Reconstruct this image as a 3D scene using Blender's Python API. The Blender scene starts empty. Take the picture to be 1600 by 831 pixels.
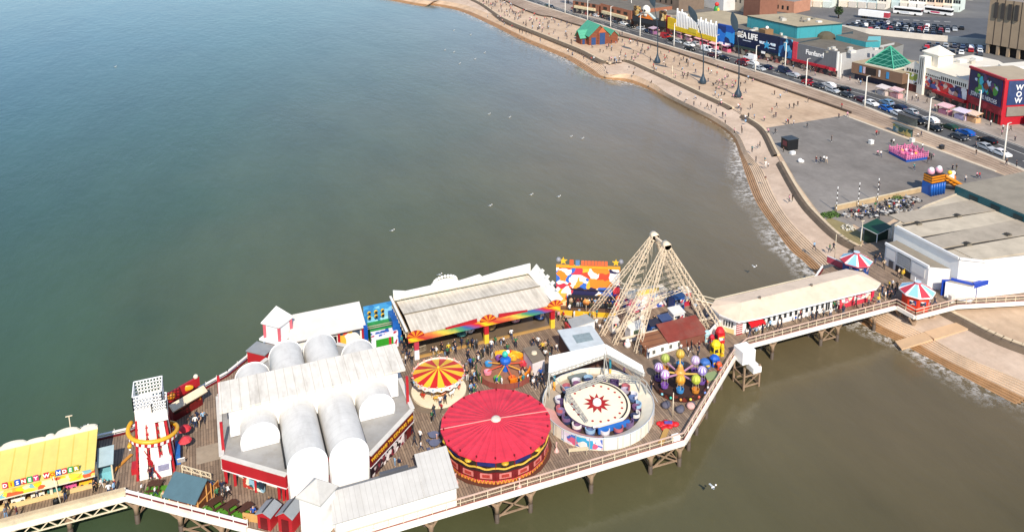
import bpy, bmesh, math, random
from mathutils import Vector, Matrix
random.seed(7)
R = math.radians
S = bpy.context.scene
COL = S.collection

# ------------------------------------------------------------ camera, sky, sun
CZ, AZ, TH, FPX, XP, YP = 71.0, R(67.2), R(12.0), 1300.0, 850.0, 63.0
cam_d = bpy.data.cameras.new('camera'); cam = bpy.data.objects.new('camera', cam_d); COL.objects.link(cam)
cam.location = (0, 0, CZ); cam.rotation_euler = (R(90) - TH, 0, AZ - R(90))
cam_d.sensor_width = 36.0; cam_d.lens = FPX / 1600.0 * 36.0
cam_d.shift_x = (800 - XP) / 1600.0; cam_d.shift_y = -(415.5 - YP) / 1600.0
cam_d.clip_start = 1.0; cam_d.clip_end = 20000
S.camera = cam
FW = Vector((math.cos(AZ), math.sin(AZ), 0)); RT = Vector((math.sin(AZ), -math.cos(AZ), 0)); UP = Vector((0, 0, 1))
CF = FW * math.cos(TH) - UP * math.sin(TH); CU = FW * math.sin(TH) + UP * math.cos(TH)
def G(px, py, z=5.0):
    """ground survey: the place on the level plane z seen at a photograph point"""
    d = CF + RT * ((px - XP) / FPX) - CU * ((py - YP) / FPX)
    t = (z - CZ) / d.z
    return (d.x * t, d.y * t)

SUN_AZ_TO, SUN_EL = R(80), R(41)          # shadows run towards 80 deg (from +X), sun 41 deg high
sun_from = Vector((-math.cos(SUN_AZ_TO) * math.cos(SUN_EL), -math.sin(SUN_AZ_TO) * math.cos(SUN_EL), math.sin(SUN_EL)))
w = bpy.data.worlds.new('World'); S.world = w; w.use_nodes = True
nt = w.node_tree; bg = nt.nodes['Background']; sky = nt.nodes.new('ShaderNodeTexSky')
sky.sky_type = 'NISHITA'; sky.sun_disc = False; sky.sun_elevation = SUN_EL
sky.sun_rotation = math.atan2(sun_from.x, sun_from.y)
sky.air_density = 1.0; sky.dust_density = 0.4; sky.ozone_density = 2.0
nt.links.new(sky.outputs[0], bg.inputs[0]); bg.inputs[1].default_value = 0.15
sd = bpy.data.lights.new('sun', 'SUN'); sd.energy = 4.3; sd.angle = R(0.5); sd.color = (1.0, 0.905, 0.775)
sun = bpy.data.objects.new('sun', sd); COL.objects.link(sun)
sun.rotation_euler = (-sun_from).to_track_quat('-Z', 'Y').to_euler()
S.view_settings.view_transform = 'Standard'; S.view_settings.look = 'None'
S.view_settings.exposure = 0.36; S.view_settings.gamma = 1.0; S.view_settings.use_curve_mapping = False
S.render.engine = 'CYCLES'

# ------------------------------------------------------------ materials
_M = {}
def hexc(h):
    h = h.lstrip('#'); c = [int(h[i:i + 2], 16) / 255 for i in (0, 2, 4)]
    return tuple(x / 12.92 if x <= 0.04045 else ((x + 0.055) / 1.055) ** 2.4 for x in c)
class NB:
    """small node-tree builder"""
    def __init__(s, name):
        s.m = bpy.data.materials.new(name); s.m.use_nodes = True; s.t = s.m.node_tree
        s.p = s.t.nodes['Principled BSDF']; s.out = s.t.nodes['Material Output']
    def n(s, t, **k):
        x = s.t.nodes.new(t)
        for a, b in k.items(): setattr(x, a, b)
        return x
    def l(s, a, b): s.t.links.new(a, b)
    def coord(s, scale=(1, 1, 1), rot=(0, 0, 0), kind='Object'):
        tc = s.n('ShaderNodeTexCoord'); mp = s.n('ShaderNodeMapping')
        mp.inputs['Scale'].default_value = scale; mp.inputs['Rotation'].default_value = rot
        s.l(tc.outputs[kind], mp.inputs[0]); return mp.outputs[0]
    def noise(s, vec, scale, detail=4, rough=0.6):
        x = s.n('ShaderNodeTexNoise'); x.inputs['Scale'].default_value = scale
        x.inputs['Detail'].default_value = detail; x.inputs['Roughness'].default_value = rough
        s.l(vec, x.inputs['Vector']); return x.outputs['Fac']
    def ramp(s, fac, stops, interp='LINEAR'):
        x = s.n('ShaderNodeValToRGB'); x.color_ramp.interpolation = interp; e = x.color_ramp.elements
        while len(e) < len(stops): e.new(0.5)
        for q, (p, c) in zip(e, stops):
            q.position = p; q.color = (*c, 1) if len(c) == 3 else c
        s.l(fac, x.inputs[0]); return x.outputs[0]
    def mix(s, fac, a, b, mode='MIX'):
        x = s.n('ShaderNodeMix', data_type='RGBA', blend_type=mode)
        for v, i in ((fac, 0), (a, 6), (b, 7)):
            if isinstance(v, (int, float)): x.inputs[i].default_value = v
            elif isinstance(v, tuple): x.inputs[i].default_value = (*v, 1)
            else: s.l(v, x.inputs[i])
        return x.outputs[2]
    def math(s, op, a, b=0.0):
        x = s.n('ShaderNodeMath', operation=op)
        for v, i in ((a, 0), (b, 1)):
            if isinstance(v, (int, float)): x.inputs[i].default_value = v
            else: s.l(v, x.inputs[i])
        return x.outputs[0]
    def bump(s, h, strength=0.3, dist=0.05):
        x = s.n('ShaderNodeBump'); x.inputs['Strength'].default_value = strength; x.inputs['Distance'].default_value = dist
        s.l(h, x.inputs['Height']); s.l(x.outputs[0], s.p.inputs['Normal'])
def mul(c, f): return tuple(min(1.0, x * f) for x in c)
def M(col, rough=0.55, var=0.16, scale=0.9, metal=0.0, dirt=0.0, bump=0.0):
    """painted / plain surface, weathered by two scales of noise"""
    if isinstance(col, str): col = hexc(col)
    key = (tuple(round(x, 3) for x in col), rough, var, scale, metal, dirt, bump)
    if key in _M: return _M[key]
    b = NB('paint_%d' % len(_M)); v = b.coord()
    f = b.noise(v, scale, 5, 0.65)
    c = b.ramp(f, [(0.25, mul(col, 1 - var)), (0.55, col), (0.8, mul(col, 1 + var * 0.5))])
    if dirt:
        g = b.ramp(b.noise(b.coord((1, 1, 0.35)), 0.55, 6, 0.7), [(0.45, (0, 0, 0)), (0.75, (dirt, dirt, dirt))])
        c = b.mix(g, c, mul((0.32, 0.27, 0.2), 0.7))
    b.l(c, b.p.inputs['Base Color']); b.p.inputs['Roughness'].default_value = rough; b.p.inputs['Metallic'].default_value = metal
    if bump: b.bump(b.noise(v, 6, 4), bump, 0.03)
    _M[key] = b.m; return b.m
def striped(c1, c2, period, axis=0, duty=0.5, rough=0.6, soft=False, bump=0.0, var=0.15, dirt=0.0):
    """bands across an object axis: planks, corrugation, painted stripes"""
    if isinstance(c1, str): c1 = hexc(c1)
    if isinstance(c2, str): c2 = hexc(c2)
    key = ('s', tuple(c1), tuple(c2), period, axis, duty, rough, soft, bump, var, dirt)
    if key in _M: return _M[key]
    b = NB('bands_%d' % len(_M)); v = b.coord()
    sx = b.n('ShaderNodeSeparateXYZ'); b.l(v, sx.inputs[0])
    if axis == 3: base = b.math('ADD', sx.outputs[0], sx.outputs[1])
    else: base = sx.outputs[axis]
    f = b.math('FRACT', b.math('DIVIDE', base, period))
    if soft: f = b.math('MULTIPLY', b.math('ABSOLUTE', b.math('SUBTRACT', f, 0.5)), 2.0)
    c = b.ramp(f, [(0, c1), (duty, c2)], 'LINEAR' if soft else 'CONSTANT')
    nz = b.noise(v, 0.8, 5, 0.65)
    c = b.mix(1.0, c, b.ramp(nz, [(0.25, (1 - var,) * 3), (0.7, (1, 1, 1))]), 'MULTIPLY')
    if dirt:
        g = b.ramp(b.noise(b.coord((1, 0.25, 0.25)), 0.9, 6, 0.7), [(0.48, (0, 0, 0)), (0.78, (dirt,) * 3)])
        c = b.mix(g, c, (0.2, 0.165, 0.12))
    b.l(c, b.p.inputs['Base Color']); b.p.inputs['Roughness'].default_value = rough
    if bump: b.bump(f, bump, 0.05)
    _M[key] = b.m; return b.m
def mural(name, cols, scale, stretch=(1, 1, 1), warp=0.6):
    """printed or hand painted art: warped cells of flat colour"""
    key = ('mu', name)
    if key in _M: return _M[key]
    b = NB(name); v = b.coord(stretch)
    nz = b.n('ShaderNodeTexNoise'); nz.inputs['Scale'].default_value = scale * 0.8; nz.inputs['Detail'].default_value = 2; b.l(v, nz.inputs['Vector'])
    vm = b.n('ShaderNodeVectorMath', operation='SCALE'); b.l(nz.outputs['Color'], vm.inputs[0]); vm.inputs['Scale'].default_value = warp * 2 / scale
    va = b.n('ShaderNodeVectorMath', operation='ADD'); b.l(v, va.inputs[0]); b.l(vm.outputs[0], va.inputs[1])
    vo = b.n('ShaderNodeTexVoronoi'); vo.inputs['Scale'].default_value = scale; b.l(va.outputs[0], vo.inputs['Vector'])
    sp = b.n('ShaderNodeSeparateColor'); b.l(vo.outputs['Color'], sp.inputs[0])
    cs = [hexc(c) if isinstance(c, str) else c for c in cols]
    c = b.ramp(sp.outputs[0], [(i / len(cs), q) for i, q in enumerate(cs)], 'CONSTANT')
    b.l(c, b.p.inputs['Base Color']); b.p.inputs['Roughness'].default_value = 0.5
    _M[key] = b.m; return b.m
def glass_dark(col=(0.03, 0.035, 0.04)):
    return M(col, 0.12, 0.3, 0.5)

# ------------------------------------------------------------ mesh builder
class MB:
    def __init__(s): s.v = []; s.f = []; s.mi = []; s.mats = []; s.sm = []
    def m(s, mat):
        if mat is None: return 0
        if mat not in s.mats: s.mats.append(mat)
        return s.mats.index(mat)
    def add(s, vs, fs, mat=None, smooth=False):
        o = len(s.v); s.v += [tuple(p) for p in vs]; i = s.m(mat)
        for f in fs: s.f.append([o + k for k in f]); s.mi.append(i); s.sm.append(smooth)
        return s
    def box(s, x0, x1, y0, y1, z0, z1, mat=None, M4=None):
        vs = [(x, y, z) for z in (z0, z1) for y in (y0, y1) for x in (x0, x1)]
        if M4 is not None: vs = [M4 @ Vector(p) for p in vs]
        return s.add(vs, [(0, 2, 3, 1), (4, 5, 7, 6), (0, 1, 5, 4), (2, 6, 7, 3), (0, 4, 6, 2), (1, 3, 7, 5)], mat)
    def bar(s, a, b, w, h=None, mat=None, up=(0, 0, 1)):
        """straight square bar from a to b"""
        h = w if h is None else h
        a = Vector(a); b = Vector(b); d = (b - a)
        if d.length < 1e-6: return s
        d.normalize(); u = Vector(up)
        if abs(d.dot(u)) > 0.97: u = Vector((1, 0, 0))
        x = d.cross(u).normalized(); y = x.cross(d).normalized()
        vs = [p + x * (i * w / 2) + y * (j * h / 2) for p in (a, b) for i, j in ((-1, -1), (1, -1), (1, 1), (-1, 1))]
        return s.add(vs, [(3, 2, 1, 0), (4, 5, 6, 7), (0, 1, 5, 4), (1, 2, 6, 5), (2, 3, 7, 6), (3, 0, 4, 7)], mat)
    def tube(s, pts, r, n=8, mat=None, closed=False, smooth=True):
        pts = [Vector(p) for p in pts]; N = len(pts)
        rs = r if isinstance(r, (list, tuple)) else [r] * N
        vs = []; prev = None
        for i, p in enumerate(pts):
            if closed: d = pts[(i + 1) % N] - pts[i - 1]
            else: d = pts[min(i + 1, N - 1)] - pts[max(i - 1, 0)]
            d.normalize()
            u = prev if prev is not None else (Vector((0, 0, 1)) if abs(d.z) < 0.9 else Vector((1, 0, 0)))
            x = d.cross(u).normalized(); y = x.cross(d).normalized(); prev = y
            vs += [p + (x * math.cos(2 * math.pi * k / n) + y * math.sin(2 * math.pi * k / n)) * rs[i] for k in range(n)]
        fs = []
        for i in range(N if closed else N - 1):
            j = (i + 1) % N
            for k in range(n): fs.append((i * n + k, i * n + (k + 1) % n, j * n + (k + 1) % n, j * n + k))
        if not closed: fs += [tuple(range(n))[::-1], tuple((N - 1) * n + k for k in range(n))]
        return s.add(vs, fs, mat, smooth)
    def lathe(s, c, prof, n=24, mat=None, a0=0, a1=2 * math.pi, smooth=False, flip=False):
        """prof: list of (radius, z) from bottom to top, turned about a vertical axis at c"""
        full = abs(a1 - a0 - 2 * math.pi) < 1e-6; k = n if full else n + 1
        vs = [(c[0] + r * math.cos(a0 + (a1 - a0) * i / n), c[1] + r * math.sin(a0 + (a1 - a0) * i / n), c[2] + z) for r, z in prof for i in range(k)]
        fs = []
        for j in range(len(prof) - 1):
            for i in range(n):
                i2 = (i + 1) % k
                f = (j * k + i, j * k + i2, (j + 1) * k + i2, (j + 1) * k + i)
                fs.append(f[::-1] if flip else f)
        return s.add(vs, fs, mat, smooth)
    def prism(s, pts, z0, z1, mat=None, top=None):
        """vertical prism over a plan polygon (counter-clockwise)"""
        n = len(pts); a = sum(pts[i][0] * pts[(i + 1) % n][1] - pts[(i + 1) % n][0] * pts[i][1] for i in range(n))
        if a < 0: pts = pts[::-1]
        vs = [(p[0], p[1], z0) for p in pts] + [(p[0], p[1], z1) for p in pts]
        s.add(vs, [tuple(range(n))[::-1]] + [(i, (i + 1) % n, n + (i + 1) % n, n + i) for i in range(n)], mat)
        return s.add([(p[0], p[1], z1) for p in pts], [tuple(range(n))], top or mat)
    def poly(s, pts, mat=None): return s.add(pts, [tuple(range(len(pts)))], mat)
    def slab(s, quad, t, mat=None, edge=None):
        """sheet of thickness t hung below a 3-D polygon"""
        n = len(quad); q = [Vector(p) for p in quad]; nn = (q[1] - q[0]).cross(q[2] - q[0]).normalized()
        if nn.z < 0: q = q[::-1]; nn = -nn
        lo = [p - nn * t for p in q]
        s.add(q, [tuple(range(n))], mat)
        return s.add(q + lo, [tuple(range(n, 2 * n))[::-1]] + [(i, n + i, n + (i + 1) % n, (i + 1) % n) for i in range(n)], edge or mat)
    def ball(s, c, r, mat=None, n=10, m=7, sc=(1, 1, 1), mat2=None):
        prof = [(math.sin(math.pi * j / m), -math.cos(math.pi * j / m)) for j in range(m + 1)]
        vs = [(c[0] + max(a, 0.001) * r * sc[0] * math.cos(2 * math.pi * i / n), c[1] + max(a, 0.001) * r * sc[1] * math.sin(2 * math.pi * i / n), c[2] + z * r * sc[2]) for a, z in prof for i in range(n)]
        q = lambda i, j: (j * n + i, j * n + (i + 1) % n, (j + 1) * n + (i + 1) % n, (j + 1) * n + i)
        if mat2 is None: return s.add(vs, [q(i, j) for j in range(m) for i in range(n)], mat, True)
        s.add(vs, [q(i, j) for j in range(m) for i in range(0, n, 2)], mat, True)
        return s.add(vs, [q(i, j) for j in range(m) for i in range(1, n, 2)], mat2, True)
    def truss(s, a, b, w, n, mat=None, chord=0.1, lace=0.06, up=(0, 0, 1), flat=False):
        """lattice girder: 4 (or 2) chords with zig-zag lacing"""
        a = Vector(a); b = Vector(b); d = (b - a).normalized(); u = Vector(up)
        if abs(d.dot(u)) > 0.97: u = Vector((1, 0, 0))
        x = d.cross(u).normalized(); y = x.cross(d).normalized()
        cs = [x * (w / 2), -x * (w / 2)] if flat else [(x * i + y * j) * (w / 2) for i, j in ((1, 1), (-1, 1), (-1, -1), (1, -1))]
        if flat == 'v': cs = [y * (w / 2), -y * (w / 2)]
        for c in cs: s.bar(a + c, b + c, chord, chord, mat)
        k = len(cs)
        for j in range(1 if k == 2 else 4):
            c0, c1 = cs[j], cs[(j + 1) % k]
            for i in range(n):
                p, q = a.lerp(b, i / n), a.lerp(b, (i + 1) / n)
                s.bar(p + (c0 if i % 2 else c1), q + (c1 if i % 2 else c0), lace, lace, mat)
        return s
    def build(s, name, parent=None, mat=None, **tags):
        me = bpy.data.meshes.new(name)
        org = Vector(parent['_org']) if parent is not None and '_org' in parent else Vector((0, 0, 0))
        me.from_pydata([tuple(Vector(p) - org) for p in s.v], [], s.f)
        for mm in (s.mats or [mat or M('#888888')]): me.materials.append(mm)
        for p, i, sm in zip(me.polygons, s.mi, s.sm): p.material_index = i; p.use_smooth = sm
        me.update()
        o = bpy.data.objects.new(name, me); COL.objects.link(o)
        if parent is not None:
            o.parent = parent; o['_org'] = tuple(org)
        for k, v in tags.items(): o[k] = v
        return o
def thing(name, label, cat, loc, group=None):
    o = bpy.data.objects.new(name, None); COL.objects.link(o); o.location = loc; o['_org'] = tuple(loc)
    o.empty_display_size = 0.5
    o['label'] = label; o['category'] = cat
    if group: o['group'] = group
    return o
def solo(mb, name, label, cat, loc, group=None, mat=None):
    """a thing that is one mesh, its origin at loc"""
    t = {'_org': tuple(loc)}
    class _P(dict): pass
    me_o = mb.build(name, None, mat)
    for vtx in me_o.data.vertices: vtx.co = vtx.co - Vector(loc)
    me_o.location = loc
    me_o['label'] = label; me_o['category'] = cat
    if group: me_o['group'] = group
    return me_o
def ground(mb, name, mat=None, kind='structure'):
    o = mb.build(name, None, mat); o['kind'] = kind; return o
def copy_tree(o, parent=None):
    c = o.copy(); COL.objects.link(c)
    if parent is not None: c.parent = parent; c.matrix_parent_inverse = o.matrix_parent_inverse.copy()
    for ch in list(o.children): copy_tree(ch, c)
    return c
def text(s, size, loc, xdir, up, mat, parent, name='lettering', ext=0.03, align='CENTER', stretch=1.0, bold=0.0):
    cu = bpy.data.curves.new('t', 'FONT'); cu.body = s; cu.size = size; cu.align_x = align; cu.align_y = 'CENTER'; cu.extrude = ext
    cu.offset = bold * size; cu.resolution_u = 3
    t = bpy.data.objects.new('t', cu); COL.objects.link(t)
    dg = bpy.context.evaluated_depsgraph_get(); me = bpy.data.meshes.new_from_object(t.evaluated_get(dg))
    bpy.data.objects.remove(t); bpy.data.curves.remove(cu)
    x = Vector(xdir).normalized(); u = Vector(up); z = x.cross(u).normalized(); u = z.cross(x).normalized()
    mt = Matrix((x * stretch, u, z)).transposed()
    org = Vector(parent['_org']) if parent is not None and '_org' in parent else Vector((0, 0, 0))
    for vv in me.vertices: vv.co = mt @ vv.co + Vector(loc) - org
    me.materials.clear(); me.materials.append(mat); me.name = name
    o = bpy.data.objects.new(name, me); COL.objects.link(o)
    if parent is not None: o.parent = parent; o['_org'] = tuple(org)
    return o
def interp(tab, x):
    for (a, b), (c, d) in zip(tab, tab[1:]):
        if x <= c or (c, d) == tab[-1]:
            return b + (d - b) * (x - a) / (c - a)
def catmull(pts, k):
    out = []; n = len(pts); P = [Vector(p) for p in pts]
    for i in range(n - 1):
        p0, p1, p2, p3 = P[max(i - 1, 0)], P[i], P[i + 1], P[min(i + 2, n - 1)]
        for j in range(k):
            t = j / k
            out.append(0.5 * ((2 * p1) + (p2 - p0) * t + (2 * p0 - 5 * p1 + 4 * p2 - p3) * t * t + (3 * p1 - p0 - 3 * p2 + p3) * t ** 3))
    out.append(P[-1]); return out
# common paints
WHITE = M('#ece8e0', 0.5, 0.10, 0.5, dirt=0.12)
WHITE2 = M('#f2f0ec', 0.4, 0.06, 0.5)
CREAM = M('#e3d3b4', 0.55, 0.15, 0.5, dirt=0.25)
RED = M('#b0222a', 0.4, 0.15, 0.5)
DKRED = M('#6a1418', 0.45, 0.2, 0.5)
BLUE = M('#1450a8', 0.4, 0.15, 0.5)
YELLOW = M('#e0b428', 0.45, 0.1, 0.5)
GREEN = M('#2f8a3a', 0.45, 0.15, 0.5)
BLACK = M('#191919', 0.5, 0.3, 0.6)
GREY = M('#7d7d7b', 0.6, 0.2, 0.5, dirt=0.2)
STEEL = M('#b9ab92', 0.5, 0.2, 1.2, dirt=0.25)
RUST = M('#71543c', 0.8, 0.35, 1.5, bump=0.3)
GLASS = glass_dark()
D = 5.0          # pier deck level
PZ = 4.0         # promenade level
WZ = 1.2         # tide level
# ============================================================ SETTING
# ---- the sea
b = NB('sea_water'); v = b.coord()
sx = b.n('ShaderNodeSeparateXYZ'); b.l(v, sx.inputs[0])
big = b.noise(v, 0.012, 4, 0.6)
# silt carried off the beach: brown near the land, green-blue out to sea
t = b.math('ADD', sx.outputs[0], b.math('MULTIPLY', sx.outputs[1], -0.18))
t = b.math('ADD', t, b.math('MULTIPLY', b.math('SUBTRACT', big, 0.5), 70.0))
t = b.math('DIVIDE', b.math('ADD', t, 120.0), 230.0)
c = b.ramp(t, [(0.0, (0.026, 0.08, 0.06)), (0.33, (0.055, 0.094, 0.052)), (0.58, (0.112, 0.113, 0.058)), (0.78, (0.172, 0.136, 0.08)), (1.0, (0.215, 0.155, 0.096))])
ped = b.ramp(b.noise(b.coord((1, 0.4, 1), (0, 0, 0.5)), 0.05, 5, 0.65), [(0.3, (0.84,) * 3), (0.7, (1.12,) * 3)])
c = b.mix(1.0, c, ped, 'MULTIPLY')
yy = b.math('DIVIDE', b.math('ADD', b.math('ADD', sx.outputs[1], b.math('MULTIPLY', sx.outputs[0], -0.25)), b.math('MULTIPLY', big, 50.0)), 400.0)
c = b.mix(1.0, c, b.ramp(yy, [(0.135, (0.54, 0.56, 0.46)), (0.28, (0.87, 0.87, 0.82)), (0.45, (1, 1, 1)), (1.0, (0.72, 1.02, 1.5))]), 'MULTIPLY')  # darker near, bluer far off: changing sky reflection painted into the water colour
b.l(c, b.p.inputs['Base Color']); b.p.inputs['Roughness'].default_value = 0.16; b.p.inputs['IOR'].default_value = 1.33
h = b.math('ADD', b.math('MULTIPLY', b.noise(b.coord((1, 0.45, 1), (0, 0, 0.35)), 0.55, 5, 0.62), 1.0), b.math('MULTIPLY', b.noise(b.coord((1, 0.35, 1), (0, 0, -0.2)), 0.11, 3), 1.6))
b.bump(h, 0.2, 0.4)
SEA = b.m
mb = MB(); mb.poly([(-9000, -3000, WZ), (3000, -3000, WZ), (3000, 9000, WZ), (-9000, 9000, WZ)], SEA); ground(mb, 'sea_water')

# ---- the coast: sea wall, lower walk edge and tide line, taken at matching stations
COAST = [((690, -25), (620, -1), (608, 1)), ((725, -5), (675, 5), (670, 8.4)), ((750, 7.5), (722, 14), (716, 17.5)), ((785, 31), (772, 37), (764, 38.5)),
 ((840, 54), (825, 62.5), (815, 64)), ((900, 78), (888, 89), (880, 91)), ((938, 97), (925, 108), (915, 112)), ((957, 97), (945, 115), (936, 122)),
 ((977, 96), (985, 116.5), (976, 128)), ((1010, 110), (1015, 130), (1005, 137)), ((1060, 133), (1044, 147), (1034, 151)), ((1100, 152), (1092, 171), (1080, 174)),
 ((1132, 167), (1120, 185), (1108, 189)), ((1160, 185), (1153, 209), (1141, 212)), ((1186, 204), (1167, 238), (1155, 242)), ((1206, 243), (1180, 262), (1163, 271)),
 ((1242, 308), (1202, 304), (1179, 313)), ((1273, 345), (1227, 342), (1203, 349)), ((1307, 375), (1264, 378), (1232, 389)), ((1350, 400), (1300, 408), (1262, 416)),
 ((1440, 470), (1370, 480), (1330, 495)), ((1500, 505), (1436, 522), (1404, 535)), ((1560, 535), (1500, 556), (1462, 566)), ((1650, 568), (1600, 609), (1582, 630)), ((1780, 620), (1740, 680), (1720, 700))]
EZ = 3.0
wall_p = [G(*a, PZ) for a, _, _ in COAST]; edge_p = [G(*e, EZ) for _, e, _ in COAST]; tide_p = [G(*t_, WZ) for _, _, t_ in COAST]
pre = [(-200, 1500), (10, 700)]; post = [(6, -60), (40, -400)]
def ext(c, off):
    a = [(c[0][0] - 330, c[0][1] + 1000), (c[0][0] - 95, c[0][1] + 260)]; z = [(c[-1][0] + p[0], p[1] + 0 * off) for p in post]
    return [Vector((x, y, 0)) for x, y in a + c + z]
K = 5
for i in range(len(tide_p)):
    t_, e_ = Vector(tide_p[i]), Vector(edge_p[i]); w_ = (e_ - t_); L_ = min(max(w_.length, 4.0), 9.0)
    if i < 7: tg = (Vector(tide_p[i + 1]) - Vector(tide_p[max(i - 1, 0)])).normalized(); nn_ = Vector((-tg.y, tg.x)); w_ = nn_ if nn_.x > 0 else -nn_; L_ = 6.0
    edge_p[i] = tuple(t_ + w_.normalized() * L_)
WALL = catmull(ext(wall_p, 0), K); EDGE = catmull(ext(edge_p, 12), K); TIDE = catmull(ext(tide_p, 16), K)
WALLI = []
for i, p in enumerate(WALL):
    d_ = (WALL[min(i + 1, len(WALL) - 1)] - WALL[max(i - 1, 0)]).normalized(); n_ = Vector((-d_.y, d_.x, 0)); WALLI.append(p + (n_ if n_.x > 0 else -n_) * 1.2)
def V3(p, z): return (p[0], p[1], z)

b = NB('ground_concrete'); v = b.coord()
c = b.ramp(b.noise(v, 0.05, 6, 0.65), [(0.3, (0.10, 0.098, 0.095)), (0.6, (0.15, 0.145, 0.138)), (0.8, (0.20, 0.185, 0.165))])
b.l(c, b.p.inputs['Base Color']); b.p.inputs['Roughness'].default_value = 0.85
GROUNDM = b.m
mb = MB(); mb.poly([V3(p, PZ - 0.1) for p in WALLI] + [(3500, -400, PZ - 0.1), (3500, 1500, PZ - 0.1)], GROUNDM); ground(mb, 'ground')

def paving(name, lo, mid, hi, joint=6.0, jd=0.85, sc=0.06, rot=0.0):
    b = NB(name); v = b.coord(rot=(0, 0, rot))
    c = b.ramp(b.noise(v, sc, 7, 0.72), [(0.34, lo), (0.5, mid), (0.66, hi)])
    c = b.mix(1.0, c, b.ramp(b.noise(b.coord((1, .3, 1), (0, 0, 0.6 + rot)), 0.12, 6, 0.75), [(0.4, (0.86, 0.85, 0.84)), (0.55, (1, 1, 1))]), 'MULTIPLY')
    br = b.n('ShaderNodeTexBrick'); b.l(v, br.inputs['Vector']); br.inputs['Scale'].default_value = 1.0
    br.inputs['Brick Width'].default_value = joint; br.inputs['Row Height'].default_value = joint * 0.5; br.inputs['Mortar Size'].default_value = 0.04
    br.inputs['Color1'].default_value = (1, 1, 1, 1); br.inputs['Color2'].default_value = (0.94, 0.93, 0.92, 1); br.inputs['Mortar'].default_value = (jd, jd, jd, 1)
    c = b.mix(1.0, c, br.outputs['Color'], 'MULTIPLY')
    st = b.ramp(b.noise(v, 0.6, 5, 0.7), [(0.35, (0.9,) * 3), (0.65, (1.04,) * 3)])
    c = b.mix(1.0, c, st, 'MULTIPLY')
    b.l(c, b.p.inputs['Base Color']); b.p.inputs['Roughness'].default_value = 0.85
    return b.m
PROM = paving('promenade_concrete', (0.48, 0.335, 0.215), (0.575, 0.415, 0.275), (0.65, 0.48, 0.33), 5.0, 0.96)
WALK = paving('lower_walk_concrete', (0.50, 0.365, 0.26), (0.60, 0.45, 0.33), (0.68, 0.525, 0.395), 4.0, 0.93)
ASPH = paving('plaza_asphalt', (0.172, 0.154, 0.134), (0.224, 0.201, 0.176), (0.275, 0.249, 0.22), 9.0, 0.96, 0.045)
TRAM = paving('tram_corridor_paving', (0.29, 0.205, 0.14), (0.40, 0.29, 0.205), (0.50, 0.375, 0.27), 3.0, 0.97, 0.07)
PAVE = paving('pavement_flags', (0.30, 0.25, 0.205), (0.38, 0.32, 0.27), (0.46, 0.39, 0.335), 1.2, 0.85, 0.1)
b = NB('road_asphalt'); v = b.coord()
c = b.ramp(b.noise(v, 0.15, 6, 0.7), [(0.3, (0.05, 0.05, 0.052)), (0.7, (0.095, 0.093, 0.09))]); b.l(c, b.p.inputs['Base Color']); b.p.inputs['Roughness'].default_value = 0.8
ROADM = b.m
PAINT = M('#dedbd2', 0.7, 0.2, 2.0)

# ---- road
near_px = [(1568, 250), (1450, 206), (1360, 169), (1240, 128), (1120, 93), (1000, 58), (900, 26)]
far_px = [(1600, 230), (1480, 186), (1390, 152), (1280, 124), (1180, 96), (1060, 63), (960, 37), (880, 15)]
near_w = [(150, -400), (160, 40)] + [G(*p, PZ) for p in near_px] + [(148, 420), (140, 560), (100, 900)]
far_w = [(162, -400), (172, 40)] + [G(*p, PZ) for p in far_px] + [(156, 430), (148, 560), (108, 900)]
NEAR = catmull([(x, y, 0) for x, y in near_w], 4); FAR = catmull([(x, y, 0) for x, y in far_w], 4)
def u_on(line, vv):
    for a, c_ in zip(line, line[1:]):
        if a.y <= vv <= c_.y: return a.x + (c_.x - a.x) * (vv - a.y) / (c_.y - a.y + 1e-9)
    return line[-1].x
VS = [-350 + 8 * i for i in range(150)]
def ribbon(f0, f1, z, mat, name, vs=VS, t=0.0, mb=None):
    mb = mb or MB()
    for a, c_ in zip(vs, vs[1:]):
        q = [(f0(a), a, z), (f1(a), a, z), (f1(c_), c_, z), (f0(c_), c_, z)]
        mb.poly(q, mat)
        if t:
            mb.poly([(f0(a), a, z), (f0(c_), c_, z), (f0(c_), c_, z - t), (f0(a), a, z - t)], mat)
            mb.poly([(f1(a), a, z), (f1(a), a, z - t), (f1(c_), c_, z - t), (f1(c_), c_, z)], mat)
    return ground(mb, name) if name else mb
fn = lambda vv: u_on(NEAR, vv); ff = lambda vv: u_on(FAR, vv)
ribbon(lambda a: fn(a) - 0.3, lambda a: ff(a) + 0.3, PZ - 0.092, ROADM, 'road')
mb = MB()
for frac, dash in ((0.36, 3), (0.68, 0)):
    vv = -40
    while vv < 430:
        f = lambda a: fn(a) + (ff(a) - fn(a)) * frac
        l_ = 3.0 if dash else 6.0
        mb.poly([(f(vv) - 0.09, vv, PZ - 0.087), (f(vv) + 0.09, vv, PZ - 0.087), (f(vv + l_) + 0.09, vv + l_, PZ - 0.087), (f(vv + l_) - 0.09, vv + l_, PZ - 0.087)], PAINT)
        vv += 9 if dash else 6
for off in (0.35,):
    for a, c_ in zip(VS, VS[1:]):
        for g, sgn in ((fn, 1), (ff, -1)):
            mb.poly([(g(a) + sgn * off, a, PZ - 0.087), (g(a) + sgn * (off + 0.12), a, PZ - 0.087), (g(c_) + sgn * (off + 0.12), c_, PZ - 0.087), (g(c_) + sgn * off, c_, PZ - 0.087)], PAINT)
ground(mb, 'road_markings')
ribbon(ff, lambda a: ff(a) + 0.3, PZ + 0.004, M('#b6aea2', 0.8), 'kerb', t=0.1)
def shopline(vv): return ff(vv) + 30
ribbon(lambda a: ff(a) + 0.3, shopline, PZ, PAVE, 'pavement')

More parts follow.
